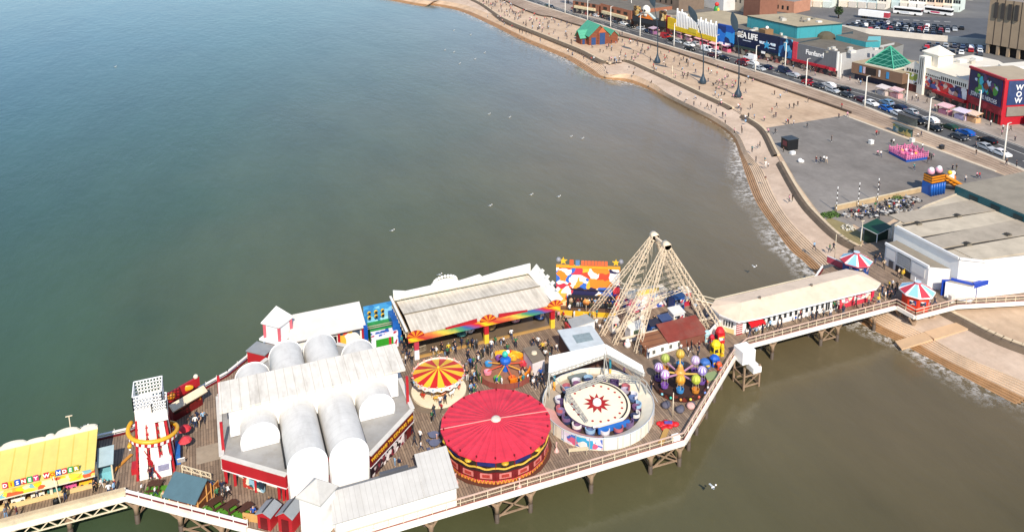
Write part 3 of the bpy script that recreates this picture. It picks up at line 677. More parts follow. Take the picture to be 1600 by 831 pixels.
for (px, py), lb in zip(((337, 792), (361, 797), (385, 801)), ('brown picnic table nearest the timber hut on green matting', 'middle brown picnic table on the green matting', 'brown picnic table on green matting closest to the red sheds')):
    picnic(*G(px, py, D), AZD + 1.2, lb)
picnic(*G(243, 764, D), AZD + .4, 'brown picnic table on green matting behind the timber hut by the railing')
m_ = MB(); q = [G(285, 739, D), G(330, 752, D)]; m_.truss((*q[0], D + .75), (*q[1], D + .75), .5, 9, CREAM, .09, .06, flat='v')
for f_ in (0, .33, .66, 1): p = (q[0][0] + (q[1][0] - q[0][0]) * f_, q[0][1] + (q[1][1] - q[0][1]) * f_); m_.bar((*p, D), (*p, D + 1), .1, .1, CREAM)
solo(m_, 'barrier', 'ornate cream metal barrier standing behind the timber hut', 'barrier', (*q[0], D))
m_ = MB(); q = [G(380, 812, D), G(405, 816, D)]; m_.bar((*q[0], D + .45), (*q[1], D + .45), .1, .9, M('#c79a5a', .7)); solo(m_, 'timber_screen', 'pale wooden screen between turf and red sheds', 'screen', (*q[0], D))

# ------------------------------------------------------------ rear white pavilion with long roof, red shed
pv = thing('rear_pavilion', 'white pavilion with pink corner posts and long pale roof along the far pier edge', 'pavilion', (8, 109, D))
m_ = MB(); m_.prism(rot45(6.4, 109.0, 1.7), D, 10.0, WHITE2); m_.build('tower_wall', pv)
for x, y in rot45(6.4, 109.0, 1.72): m_ = MB(); m_.bar((x, y, 8), (x, y, 10.1), .38, .38, M('#c8606a', .5)); m_.build('corner_post', pv)
m_ = MB(); pyramid(m_, rot45(6.4, 109.0, 2.15), 10.25, (6.4, 109.0, 12.3), WHITE); m_.build('tower_roof', pv)
m_ = MB(); m_.prism(rot45(6.4, 109.0, 2.5), 7.7, 8.0, WHITE2); m_.build('tower_ledge', pv)
m_ = MB(); m_.slab([(7.4, 106.4, 7.9), (17.9, 106.4, 7.9), (17.9, 111.4, 9.2), (8.6, 111.4, 9.2)], .15, M('#d8d2c9', .6, .08, .4, dirt=.12)); m_.build('roof', pv)
m_ = MB(); m_.box(8, 17.7, 107.2, 111, D, 7.9, WHITE); m_.build('wall', pv)
for k, x in enumerate((11.2, 12.6, 14.0, 17.3)): m_ = MB(); m_.box(x, x + .3, 106.7, 107.0, D, 7.85, RED); m_.build('post', pv)
m_ = MB(); m_.box(14.3, 17.1, 107.12, 107.17, D + .4, 7.4, mural('pav_poster', ['#efece6', '#efece6', '#d84a3a', '#e8e4dc', '#445'+'566', '#e9b640'], .8)); m_.build('poster', pv)
m_ = MB(); m_.box(11.3, 13.9, 107.12, 107.17, D + .2, 7.0, BLACK); m_.build('serving_hatch', pv)
t = thing('red_shed', 'red walled shed with flat grey roof left of the rear pavilion', 'shed', (3.6, 108.3, D))
m_ = MB(); m_.prism([(2.2, 107.6), (4.3, 105.7), (5.6, 107.2), (3.6, 109.2)], D, 7.3, RED); m_.build('wall', t); m_ = MB(); m_.prism([(2.05, 107.6), (4.3, 105.5), (5.8, 107.2), (3.6, 109.4)], 7.3, 7.45, M('#8b8f92', .8)); m_.build('roof', t)

# ------------------------------------------------------------ blue and green fun house
fh = thing('fun_house', 'bright blue and green fun house attraction beside the big canopy', 'fairground attraction', (20.2, 107, D))
m_ = MB(); m_.box(18.0, 22.0, 108.6, 109.0, D, 9.6, mural('fun_sky', ['#3f8fc0', '#7fbcd8', '#2f78b0', '#9fd0e0'], .9)); m_.build('backdrop', fh)
m_ = MB(); m_.box(18.4, 21.8, 106.4, 108.6, D, 7.2, M('#2c8a40', .5, .2)); m_.build('upper_deck', fh)
m_ = MB(); m_.box(21.4, 22.6, 105.4, 108.9, D, 8.4, striped('#1c5fb0', '#174f96', .4, 1, .5, .4)); m_.build('side_wall', fh)
m_ = MB(); m_.box(17.5, 18.0, 106.0, 108.6, D, 8.0, BLUE); m_.build('side_wall', fh)
m_ = MB(); m_.box(18.2, 21.9, 104.6, 105.0, D, 7.3, mural('fun_front', ['#e6e4ec', '#2f58a8', '#e4e0ea', '#b43048', '#dcd8e4'], 1.6)); m_.build('front_panel', fh)
m_ = MB(); m_.box(18.8, 21.2, 104.4, 104.58, D + .1, 6.7, M('#2d8f22', .5)); m_.build('shutter', fh)
m_ = MB(); m_.box(18.4, 21.8, 104.9, 106.3, 6.9, 7.05, mural('fun_front', [], 1)); m_.build('balcony', fh)
for k in range(6):
    x, z = 18.7 + (k % 3) * .95, 8.1 + (k // 3) * .7; m_ = MB(); m_.ball((x, 108.3, z), .28, YELLOW, 8, 6); m_.box(x - .16, x + .16, 108.0, 108.1, z - .12, z + .2, BLACK); m_.build('face_figure', fh)
m_ = MB(); m_.tube([(18.0, 106.3, 7.6), (21.9, 106.3, 7.6)], .05, 6, STEEL); m_.tube([(18.0, 106.3, 7.9), (21.9, 106.3, 7.9)], .05, 6, STEEL); m_.build('handrail', fh)

# ------------------------------------------------------------ bumper car pavilion
dg = thing('bumper_car_pavilion', 'bumper car pavilion with pale corrugated roof, white parapet and rainbow front fascia', 'fairground ride', (33, 105, D))
CORR = striped((0.76, 0.69, 0.57), (0.66, 0.59, 0.48), .6, 0, .5, .7, True, .2, .2, .6)
m_ = MB(); m_.slab([(23.0, 100.5, 8.75), (43.6, 100.5, 8.75), (43.6, 105.2, 9.25), (23.0, 105.2, 9.25)], .12, CORR); m_.build('roof_slope', dg)
m_ = MB(); m_.slab([(23.0, 105.25, 9.2), (43.6, 105.25, 9.2), (43.6, 110, 8.75), (23.0, 110, 8.75)], .12, CORR); m_.build('roof_slope', dg)
m_ = MB(); m_.box(23, 43.6, 105.1, 105.3, 9.24, 9.33, M('#7d715c')); m_.build('ridge_cap', dg)
WP = M('#e9e5da', .5, .1, .6, dirt=.2)
m_ = MB()
m_.add([(22.6, 110.1, 8.9), (44, 110.1, 8.9), (44, 110.1, 10.5), (40, 110.1, 10.3), (36.2, 110.1, 9.9), (35.8, 110.1, 10.35), (32.5, 110.1, 9.95), (32.2, 110.1, 10.5), (31, 110.1, 10.75), (29.8, 110.1, 10.75), (28.6, 110.1, 10.5), (28.2, 110.1, 10.1), (24.5, 110.1, 10.0), (22.6, 110.1, 10.5)], [tuple(range(14))], WP)
m_.add([(x, y + .25, z) for x, y, z in m_.v[:14]], [tuple(range(14))[::-1]], WP); m_.add(m_.v[:28], [(i, (i + 1) % 14, 14 + (i + 1) % 14, 14 + i) for i in range(14)], WP); m_.build('rear_parapet', dg)
for k in range(11):
    a_ = math.pi * (k + .5) / 11; m_2 = (30.4 + 1.7 * math.cos(a_), 110.2, 10.35 + .8 * math.sin(a_))
    if k == 0: fan = MB()
    fan.ball(m_2, .24, WP, 8, 6)
fan.build('scallop_crest', dg)
m_ = MB(); m_.slab([(43.7, 100.2, 8.9), (43.7, 110.1, 8.9), (45.0, 110.1, 10.3), (45.0, 100.2, 9.6)], .2, WP)
for y in (102, 104, 106, 108): m_.bar((44.9, y, 9.9), (45.3, y, 10.3), .2, .5, WP)
m_.build('side_parapet', dg)
m_ = MB(); m_.box(22.3, 22.6, 100.2, 110.1, 8.3, 9.3, M('#9a7f5a', .8, .3)); m_.box(22.0, 22.3, 100.2, 110.1, 9.6, 9.8, WP)
for y in range(101, 110): m_.bar((22.2, y, 8.3), (22.15, y, 9.7), .12, .12, CREAM)
m_.build('side_parapet', dg)
m_ = MB()
for k in range(8): m_.bar((23.6 + k * 2.8, 109.9, 8.9), (23.6 + k * 2.8, 109.2, 9.5), .1, .1, STEEL); m_.bar((23.6 + k * 2.8, 109.3, 9.45), (23.6 + min(k + 1, 7) * 2.8 + .01, 109.3, 9.45), .07, .07, STEEL)
m_.build('roof_rail', dg)
b = NB('rainbow_fascia'); v = b.coord(); sx = b.n('ShaderNodeSeparateXYZ'); b.l(v, sx.inputs[0])
f = b.math('FRACT', b.math('ADD', b.math('DIVIDE', b.math('ADD', sx.outputs[0], b.math('MULTIPLY', sx.outputs[2], 2.2)), 10.5), b.math('MULTIPLY', b.noise(v, .5, 2), .25)))
c = b.ramp(f, [(0, hexc('#b03030')), (.17, hexc('#d8783c')), (.3, hexc('#dcc04a')), (.45, hexc('#4a945a')), (.62, hexc('#3a5a9a')), (.75, hexc('#c8202c')), (.86, hexc('#f2c81e')), (1, hexc('#c8202c'))])
b.l(c, b.p.inputs['Base Color']); RAINBOW = b.m
m_ = MB(); m_.bar((22.3, 100.1, 8.4), (44.6, 100.1, 8.4), .25, .8, RAINBOW); m_.build('rainbow_fascia', dg)
def sunburst(cx, y, z, r, par):
    m_ = MB(); 
    for k in range(9):
        a0, a1 = math.pi * k / 9, math.pi * (k + 1) / 9; mt = M('#e8861e') if k % 2 else M('#a02418')
        m_.add([(cx, y, z), (cx + r * math.cos(a0), y, z + r * .75 * math.sin(a0)), (cx + r * math.cos(a1), y, z + r * .75 * math.sin(a1)), (cx, y + .2, z), (cx + r * math.cos(a0), y + .2, z + r * .75 * math.sin(a0)), (cx + r * math.cos(a1), y + .2, z + r * .75 * math.sin(a1))], [(0, 1, 2), (5, 4, 3), (1, 4, 5, 2)], mt)
    m_.build('sunburst', par)
for cx in (23.3, 33.6, 43.8): sunburst(cx, 99.95, 8.7, 1.2, dg)
for x0, x1, z0, z1 in ((27.5, 32, 9.0, 9.35), (35.2, 39.5, 9.35, 9.0)):
    m_ = MB(); m_.add([(x0, 100.0, 8.7), (x1, 100.0, 8.7), (x1, 100.0, z1), (x0, 100.0, z0), (x0, 100.2, 8.7), (x1, 100.2, 8.7), (x1, 100.2, z1), (x0, 100.2, z0)], [(0, 1, 2, 3), (7, 6, 5, 4), (3, 2, 6, 7), (0, 3, 7, 4), (1, 5, 6, 2)], RED); m_.build('fascia_swoop', dg)
for x, mt in ((23.5, WHITE2), (33.5, None), (43.6, None)):
    m_ = MB(); m_.box(x - .32, x + .32, 100.4, 101.0, D, 6.4, mt or M('#e8c23a')); m_.box(x - .32, x + .32, 100.4, 101.0, 6.403, 7.8, RED if mt is None else M('#b83a4a')); m_.build('pillar', dg)
m_ = MB(); m_.box(23.2, 43.8, 100.9, 109.9, D + .006, D + .22, M((.16, .115, .075), .45, .25, .4)); m_.box(23.2, 43.8, 100.6, 100.9, D + .006, D + .3, M('#b08a50')); m_.build('rink_floor', dg)
m_ = MB(); m_.box(22.7, 43.8, 109.7, 110.0, D, 8.7, M('#6a5238', .8)); m_.box(23.4, 24.2, 105, 109, D + .2, 7, M('#584838')); m_.build('rear_wall', dg)
def bumper(cx, cy, rz, mat, label):
    t = thing('bumper_car', label, 'bumper car', (cx, cy, D + .22), 'bumper cars under the canopy'); Mx = Matrix.Translation((cx, cy, D + .22)) @ Matrix.Rotation(rz, 4, 'Z')
    m_ = MB(); m_.lathe((0, 0, 0), [(.62, .02), (.72, .1), (.72, .28), (.62, .3)], 16, BLACK); m_.v = [tuple(Mx @ Vector((p[0] * 1.3, p[1], p[2]))) for p in m_.v]; m_.build('bumper', t)
    m_ = MB(); m_.lathe((0, 0, 0), [(.58, .28), (.55, .55), (.4, .62), (.3, .5), (.01, .45)], 16, mat); m_.v = [tuple(Mx @ Vector((p[0] * 1.3, p[1], p[2]))) for p in m_.v]; m_.build('body', t)
    m_ = MB(); m_.box(-.6, -.45, -.4, .4, .4, .95, M('#ddd'+'8cc'), Mx); m_.build('seat', t); m_ = MB(); m_.tube([Mx @ Vector((-.62, 0, .6)), Mx @ Vector((-.62, 0, 2.6))], .03, 6, STEEL); m_.build('pole', t)
for (px, py, cn, ch) in ((712, 523, 'pale green', '#8fae9a'), (735, 521, 'white and red', '#e4dcd8'), (768, 516, 'tan', '#b8925e'), (806, 505, 'pink', '#d89aa0'), (722, 527, 'teal', '#4f8a86'), (842, 500, 'blue', '#3458a0')):
    bumper(*G(px, py, D), random.uniform(0, 6), M(ch, .35), f'{cn} bumper car on the rink under the big canopy')
# ============================================================ RIDES AND STALLS ON THE PIER
# ---- yellow amusement stall (left end)
ys = thing('children_ride_stall', 'long yellow roofed children ride stall with coloured letter blocks along its front', 'fairground stall', (-22, 91, D))
YR = striped('#dcc66e', '#cdb557', 1.4, 0, .9, .45, False, .1, .12, .15)
Y0, Y1, XL, XR = 89.6, 94.6, -44.0, -14.2
m_ = MB(); m_.slab([(XL, Y0, 8.1), (XR, Y0, 8.1), (XR, Y1, 9.4), (XL, Y1, 9.4)], .14, YR); m_.build('roof', ys)
m_ = MB()
k = 0; x = XR
while x > XL:
    w_ = 1.7 + .9 * math.sin(k * 2.1); pts = [(x - w_ * i / 8, 9.4 + (.32 + .2 * math.sin(k * 1.7)) * math.sin(math.pi * (i / 8)) ** .5 + .25) for i in range(9)]
    base = [(x - w_, Y1 + .05, 9.2), (x, Y1 + .05, 9.2)]; n_ = len(pts)
    fr = [(x, Y1 + .05, 9.2)] + [(p[0], Y1 + .05, p[1]) for p in pts] + [(x - w_, Y1 + .05, 9.2)]; bk = [(p[0], p[1] + .3, p[2]) for p in fr]
    N = len(fr); m_.add(fr + bk, [tuple(range(N)), tuple(range(N, 2 * N))[::-1]] + [(i, N + i, N + (i + 1) % N, (i + 1) % N) for i in range(N)], M('#e8ddc6', .6, .12, .6, dirt=.2)); x -= w_; k += 1
m_.build('scalloped_parapet', ys)
m_ = MB(); m_.bar((XL, Y0 - .1, 7.75), (XR, Y0 - .1, 7.75), .2, .75, mural('stall_frieze', ['#f0c81e', '#e8d890', '#e2a43a', '#f0dca8', '#7fb0b4', '#e0c060', '#d85a30', '#f0d040'], 1.4, (1, 1, 1.6))); m_.build('painted_frieze', ys)
m_ = MB(); m_.bar((XL, Y0 - .12, 7.33), (XR, Y0 - .12, 7.33), .24, .12, CREAM); m_.build('frieze_lip', ys)
LET = [('D', '#c01e3c'), ('I', '#efb820'), ('S', '#2450b0'), ('N', '#c43a2a'), ('E', '#2f9a50'), ('Y', '#c8386a'), None, None, ('W', '#c02430'), ('O', '#efb820'), ('N', '#2456b4'), ('D', '#c03434'), ('E', '#34984a'), ('R', '#a89a20')]
for i, L_ in enumerate(LET):
    if not L_: continue
    x = -22.3 + i * .55 if i < 7 else -18.6 + (i - 8) * .55
    p = MB(); p.bar((x - .24, Y0 + .05, 8.62), (x + .24, Y0 + .05, 8.62), .12, .62, M(L_[1], .45)); tile = p.build('letter_block', ys)
    text(L_[0], .55, (x, Y0 - .02, 8.62), (1, 0, 0), (0, 0, 1), WHITE2 if L_[0] not in 'IO' else M('#d03020'), tile, 'letter', .015, bold=.03)
m_ = MB(); m_.box(XL, XR, 91.6, 94.5, D, 8.0, M('#4a2a1c', .8, .3)); m_.build('back_wall', ys)
m_ = MB(); m_.box(XL, XR + .1, 90.75, 91.05, D, D + .45, M('#dcc188', .6, .15)); m_.box(XL, XR + .1, 91.05, 91.6, D + .02, D + .22, M('#b89a60', .7)); m_.build('counter_kerb', ys)
for x in (XR - .1, -18.6, -23.5, -28): m_ = MB(); m_.bar((x, 90.9, D), (x, 90.9, 7.6), .26, .26, CREAM); m_.build('post', ys)
def toy_car(x, y, body, trim, label):
    t = thing('ride_car', label, 'children ride car', (x, y, D + .25), 'toy cars of the yellow stall'); z = D + .25
    m_ = MB(); m_.box(x - .62, x + .62, y - .36, y + .36, z + .15, z + .6, M(body, .35)); m_.add([(x - .35, y - .33, z + .6), (x + .4, y - .33, z + .6), (x + .4, y + .33, z + .6), (x - .35, y + .33, z + .6), (x - .25, y - .3, z + 1.15), (x + .3, y - .3, z + 1.15), (x + .3, y + .3, z + 1.15), (x - .25, y + .3, z + 1.15)], [(4, 5, 6, 7), (0, 1, 5, 4), (1, 2, 6, 5), (2, 3, 7, 6), (3, 0, 4, 7)], M(trim, .35)); m_.build('body', t)
    m_ = MB(); m_.box(x - .2, x + .25, y - .34, y - .32, z + .66, z + 1.0, GLASS); m_.build('window', t)
    for s_ in (-.38, .38): m_ = MB(); m_.tube([(x + s_, y - .4, z + .16), (x + s_, y - .3, z + .16)], .17, 10, BLACK); m_.build('wheel', t)
for x, bc, tr, lb in ((-16.9, '#d85a8c', '#d0487c', 'pink boxy toy van ride under the yellow stall roof'), (-15.4, '#e8b02c', '#c8402c', 'orange and yellow round toy ride by the end post of the yellow stall'), (-19.9, '#e8dcc8', '#c8a83a', 'cream toy car with spotted face under the yellow stall roof'), (-21.7, '#efe6d4', '#d8bc7a', 'cream open toy car near the left edge of the yellow stall'), (-18.4, '#3a7a74', '#2a5a58', 'small teal toy ride beside the flag pole at the yellow stall')):
    toy_car(x, 91.35, bc, tr, lb)
ss = thing('ticket_booth', 'small booth with pale blue grey roof beside the yellow stall', 'booth', (-13.4, 92, D))
m_ = MB(); m_.slab([(-14.4, 90.9, 7.2), (-12.6, 90.9, 7.2), (-12.6, 93.1, 8.0), (-14.4, 93.1, 8.0)], .1, M('#9fb3b8', .6, .2)); m_.build('roof', ss)
m_ = MB(); m_.box(-14.1, -12.9, 91.3, 92.7, D, 6.1, M('#7cc0c8', .5)); m_.box(-14.1, -12.9, 92.4, 92.8, 6.1, 7.3, M('#c8573a', .6)); m_.build('counter', ss)
m_ = MB(); m_.bar((-12.8, 91.1, D), (-12.8, 91.1, 7.2), .14, .14, CREAM); m_.bar((-14.2, 91.1, D), (-14.2, 91.1, 7.2), .14, .14, CREAM); m_.build('post', ss)
def mast(px, py, h, name, label, z=D, r=.07, mat=CREAM, cross=False, lean=0):
    x, y = G(px, py, z); t = MB(); t.tube([(x, y, z), (x + lean, y, z + h)], [r, r * .7], 8, mat)
    if cross: t.bar((x - .35, y, z + h), (x + .35, y, z + h), .1, .1, mat); t.tube([(x, y, z), (x, y, z + .3)], r * 2.2, 8, mat)
    return solo(t, name, label, 'pole', (x, y, z))
mast(97, 793, 3.9, 'flag_pole', 'leaning cream pole in front of the yellow stall', lean=-.4)
mast(113, 690, 3.4, 'lamp_mast', 'short pale mast with crossbar behind the scalloped parapet', cross=True)
x, y = G(89, 792, D); m_ = MB(); m_.lathe((x, y, D), [(.28, 0), (.32, .8), (.3, .95), (.12, 1.1), (.01, 1.12)], 12, BLACK); m_.lathe((x, y, D), [(.2, 1.0), (.01, 1.14)], 10, M('#c8a83a')); solo(m_, 'litter_bin', 'round black litter bin at the foot of the leaning cream pole', 'bin', (x, y, D))

# ---- helter skelter
hs = thing('helter_skelter', 'red and white lattice helter skelter tower with a yellow slide ring', 'slide tower', (-8.5, 92.0, D))
SLAT = striped('#f0ebe1', '#d0c6b4', .3, 2, .85, .5, False, 0, .1, .12)
cx, cy, H_ = -8.5, 91.9, 9.9
def lerp_half(z): return 1.85 + (1.2 - 1.85) * (z - D) / H_
for i, (sx_, sy_) in enumerate(((-1, -1), (1, -1), (1, 1), (-1, 1))):
    m_ = MB(); m_.bar((cx + sx_ * lerp_half(D), cy + sy_ * lerp_half(D), D), (cx + sx_ * lerp_half(D + 7.6), cy + sy_ * lerp_half(D + 7.6), D + 7.6), .22, .22, RED); m_.build('corner_post', hs)
faces = (((-1, -1), (1, -1)), ((1, -1), (1, 1)), ((1, 1), (-1, 1)), ((-1, 1), (-1, -1)))
for fi_, (p, q) in enumerate(faces):
    m_ = MB(); w_ = MB()
    for j in range(9):
        z0, z1 = D + j * .85, D + (j + 1) * .85; h0, h1 = lerp_half(z0), lerp_half(z1)
        A = lambda c_, h, z: Vector((cx + c_[0] * h, cy + c_[1] * h, z))
        m_.bar(A(p, h0, z0), A(q, h0, z0), .09, .09, RED)
        for s0, s1 in ((0, .34), (.34, .66), (.66, 1)):
            m_.bar(A(p, h0, z0).lerp(A(q, h0, z0), s0), A(p, h1, z1).lerp(A(q, h1, z1), s1), .08, .08, RED); m_.bar(A(p, h0, z0).lerp(A(q, h0, z0), s1), A(p, h1, z1).lerp(A(q, h1, z1), s0), .08, .08, RED)
    hb, ht = lerp_half(D), lerp_half(D + 7.6)
    strips = ((.06, .3), (.4, .64), (.76, .94)) if fi_ in (0,) else (((.4, .62),) if fi_ == 1 else ((.1, .45), (.55, .9)))
    for s0, s1 in strips:
        n_ = Vector((q[1] - p[1], -(q[0] - p[0]), 0)).normalized() * .13
        A = lambda c_, h, z: Vector((cx + c_[0] * h, cy + c_[1] * h, z))
        w_.slab([A(p, hb, D).lerp(A(q, hb, D), s0) + n_, A(p, hb, D).lerp(A(q, hb, D), s1) + n_, A(p, ht, D + 7.6).lerp(A(q, ht, D + 7.6), s1) + n_, A(p, ht, D + 7.6).lerp(A(q, ht, D + 7.6), s0) + n_], .05, SLAT)
    for s_ in (.34, .66): m_.bar(A(p, hb, D).lerp(A(q, hb, D), s_), A(p, ht, D + 7.6).lerp(A(q, ht, D + 7.6), s_), .12, .12, RED)
    m_.build('lattice', hs); w_.build('slat_panel', hs)
m_ = MB(); hh = 1.2; m_.box(cx - hh, cx + hh, cy - hh, cy + hh, D, D + 7.4, M('#b8aa98', .8)); m_.build('core', hs)
def cage(x0, x1, y0, y1, z0, z1, nx, nz, name):
    m_ = MB()
    for (a, c_) in (((x0, y0), (x1, y0)), ((x1, y0), (x1, y1)), ((x1, y1), (x0, y1)), ((x0, y1), (x0, y0))):
        for i in range(nx + 1): f = i / nx; x, y = a[0] + (c_[0] - a[0]) * f, a[1] + (c_[1] - a[1]) * f; m_.bar((x, y, z0), (x, y, z1), .1, .1, WHITE2)
        for i in range(nz + 1): z = z0 + (z1 - z0) * i / nz; m_.bar((*a, z), (*c_, z), .1, .1, WHITE2)
    return m_.build(name, hs)
m_ = MB(); m_.box(cx - 1.45, cx + .25, cy - 1.5, cy + 1.45, D + 4.6, D + 8.3, SLAT); m_.box(cx + .252, cx + 1.4, cy - .2, cy + 1.45, D + 4.6, D + 7.4, RED); m_.build('cladding', hs)
cage(cx - 1.5, cx + 1.35, cy - 1.5, cy + 1.45, D + 8.25, D + 9.9, 9, 4, 'cage_parapet')
m_ = MB(); m_.box(cx + .3, cx + 1.75, cy - 1.95, cy - .5, D + 6.6, D + 7.9, SLAT); m_.build('landing_box', hs)
cage(cx + .3, cx + 1.75, cy - 1.95, cy - .5, D + 7.9, D + 9.0, 6, 3, 'cage_parapet')
m_ = MB(); pts = []
for i in range(56):
    a_ = R(150) + R(400) * i / 55; z = D + 5.3 - 2.4 * i / 55 if i < 50 else D + 3.1 + .25 * (i - 50) * .2
    pts.append((cx + 2.45 * math.cos(a_), cy + 2.3 * math.sin(a_), z))
m_.tube(pts, .23, 8, M('#dca428', .45)); slide = m_.build('slide', hs)
m_ = MB()
for i in range(0, 54): p, q = pts[i], pts[i + 1]; m_.bar((p[0], p[1], p[2] - .42), (q[0], q[1], q[2] - .42), .16, .34, WHITE2 if i % 2 else RED)
m_.build('slide_skirt', hs)
m_ = MB(); m_.bar((cx + .5, cy - 2.3, D), (cx - .6, cy - 1.8, D + 2.6), .5, .12, RED); m_.bar((cx + .2, cy - 2.3, D + .9), (cx - .9, cy - 1.8, D + 3.4), .06, .06, RED); m_.build('stair', hs)
t = thing('pay_booth', 'small white pay booth with a window in front of the helter skelter', 'booth', (-7.7, 90.1, D))
m_ = MB(); m_.box(-8.5, -6.9, 89.6, 90.9, D, D + 1.9, WHITE2); m_.build('wall', t); m_ = MB(); m_.slab([(-8.6, 89.5, D + 1.95), (-6.8, 89.5, D + 1.95), (-6.8, 91.1, D + 2.3), (-8.6, 91.1, D + 2.3)], .08, M('#d0d0d2')); m_.build('roof', t)
m_ = MB(); m_.box(-8.2, -7.1, 89.55, 89.597, D + .8, D + 1.55, M('#9a97b0', .3, .4, 3)); m_.build('window', t)
m_ = MB(); m_.box(-10.1, -8.7, 90.3, 91.0, D + .02, D + .85, mural('mat_rack', ['#6a5a8c', '#7a6a90', '#54486e', '#86789a'], 2)); m_.box(-10.15, -8.65, 90.24, 90.298, D + .7, D + .8, M('#d8d2cc')); solo(m_, 'mat_rack', 'low purple slide mat rack at the foot of the helter skelter', 'mat rack', (-9.4, 90.6, D))
m_ = MB(); m_.box(-11.0, -10.3, 91.2, 92.6, D, D + .7, RED); solo(m_, 'red_plinth', 'low red plinth block left of the helter skelter base', 'plinth', (-10.7, 92, D))
m_ = MB(); q = G(188, 727, D); m_.bar((q[0] - .9, q[1] - 1.1, D + .03), (q[0] + 1.1, q[1] + 1.2, D + .25), .35, .08, M('#c8862c', .6)); solo(m_, 'slide_runout', 'ochre wooden run-out board lying left of the helter skelter', 'board', (*q, D))
for (px, py, cc, nm, lb) in ((290, 688, '#c8323c', 'red', 'closed red parasol nearest the red kiosk by the helter skelter'), (291, 706, '#cf4048', 'red', 'open red parasol and table right of the helter skelter')):
    x, y = G(px, py, D); t = thing('parasol', lb, 'parasol', (x, y, D), 'red parasols beside the helter skelter')
    m_ = MB(); m_.tube([(x, y, D), (x, y, D + 2)], .04, 6, STEEL); m_.build('pole', t); m_ = MB(); m_.lathe((x, y, D + 1.5), [(.75, 0), (.62, .25), (.02, .55)], 8, M(cc, .6)); m_.build('canopy', t)
m_ = MB(); q = G(279, 715, D); m_.box(q[0] - .25, q[0] + .25, q[1] - 1.2, q[1] + 1.6, D + .01, D + 1.1, M('#2c6ab8', .5, .3, 2)); solo(m_, 'blue_hoarding', 'narrow blue hoarding standing beside the white pay booth', 'hoarding', (*q, D))
m_ = MB(); q = G(284, 727, D); m_.slab([(q[0] - .4, q[1] - .3, D + 1.2), (q[0] + .4, q[1] - .3, D + 1.2), (q[0] + .4, q[1] + .4, D + .2), (q[0] - .4, q[1] + .4, D + .2)], .08, WHITE2); solo(m_, 'sign_board', 'tilted white sign board by the blue hoarding', 'sign', (*q, D))

# ---- red and gold kiosk at the rear rail
rk = thing('sweet_kiosk', 'red kiosk with gold painted signs and cream awning by the rear railing', 'kiosk', (-5.9, 101, D))
Mx = Matrix.Translation((-5.7, 101.0, 0)) @ Matrix.Rotation(math.atan2(4.7, 7), 4, 'Z')
m_ = MB(); m_.box(-2.0, 2.0, -.9, .9, D, D + 2.2, DKRED, Mx); m_.build('wall', rk)
m_ = MB(); m_.box(-2.1, 2.1, -.5, -.2, D + 2.5, D + 3.7, RED, Mx); m_.build('sign_board', rk)
m_ = MB(); m_.ball(tuple(Mx @ Vector((.3, -.5, D + 3.1))), .5, M('#e0a020', .4), 10, 6, (1.7, .25, .8)); m_.ball(tuple(Mx @ Vector((-1.7, -.4, D + 3.2))), .5, M('#d8841c', .4), 10, 6); m_.ball(tuple(Mx @ Vector((1.7, -.4, D + 3.9))), .3, M('#e4d8c0'), 8, 6); m_.build('sign_ornament', rk)
m_ = MB(); m_.slab([Mx @ Vector(p) for p in ((-2.3, -1.7, D + 2.0), (2.3, -1.7, D + 2.0), (2.3, -.9, D + 2.55), (-2.3, -.9, D + 2.55))], .3, CREAM); m_.slab([Mx @ Vector(p) for p in ((-2.2, -.2, D + 2.6), (2.2, -.2, D + 2.6), (2.2, 1.1, D + 2.6), (-2.2, 1.1, D + 2.6))], .15, M('#d8ccb4')); m_.build('awning', rk)
m_ = MB(); m_.box(-1.8, 1.8, -.95, -.91, D + .9, D + 1.8, mural('kiosk_counter', ['#3a1010', '#7a1c14', '#c8841c', '#2a0c0c'], 2), Mx); m_.build('serving_hatch', rk)

# ---- big round ride with red tent roof
rr = thing('round_ride', 'big round ride with a flat red tented roof and ornate maroon and gold sides', 'fairground ride', (27.6, 80, D))
C_ = (27.6, 79.9, 0); RR = 6.35; NR = 18; zt = 8.2
b = NB('tent_red'); v = b.coord(); gr = b.n('ShaderNodeTexGradient', gradient_type='RADIAL'); b.l(v, gr.inputs[0])
f = b.math('FRACT', b.math('MULTIPLY', gr.outputs['Fac'], 36)); f = b.math('MULTIPLY', b.math('ABSOLUTE', b.math('SUBTRACT', f, .5)), 2)
c = b.mix(b.ramp(f, [(.75, (0, 0, 0)), (1, (1, 1, 1))]), (0.68, 0.032, 0.06), (0.54, 0.024, 0.046)); c = b.mix(1.0, c, b.ramp(b.noise(v, .5, 5, .7), [(.28, (.72, .74, .76)), (.5, (1,) * 3), (.72, (1.15, 1.2, 1.2))]), 'MULTIPLY')
b.l(c, b.p.inputs['Base Color']); b.p.inputs['Roughness'].default_value = .6; b.bump(b.math('ADD', f, b.math('MULTIPLY', b.noise(v, 1.2, 4), 1.5)), .5, .14); TENT = b.m
m_ = MB(); rim = [(C_[0] + RR * math.cos(2 * math.pi * (i + .5) / NR), C_[1] + RR * math.sin(2 * math.pi * (i + .5) / NR)) for i in range(NR)]
m_.lathe((C_[0], C_[1], 0), [(RR, zt - .22), (RR, zt), (RR * .5, zt + .22), (.25, zt + .5)], NR, TENT, R(10), R(370)); m_.build('tent_roof', rr)
m_ = MB(); m_.lathe((C_[0], C_[1], 0), [(.62, zt + .42), (.5, zt + .62), (.3, zt + .75), (.01, zt + .8)], 12, M('#cfc4b4', .7, .3, 2)); m_.build('roof_cap', rr)
m_ = MB()
for a_ in (R(168), R(-4)): m_.bar((C_[0], C_[1], zt + .56), (C_[0] + RR * math.cos(a_), C_[1] + RR * math.sin(a_), zt + .05), .09, .05, M('#e0a096'))
m_.build('roof_seam', rr)
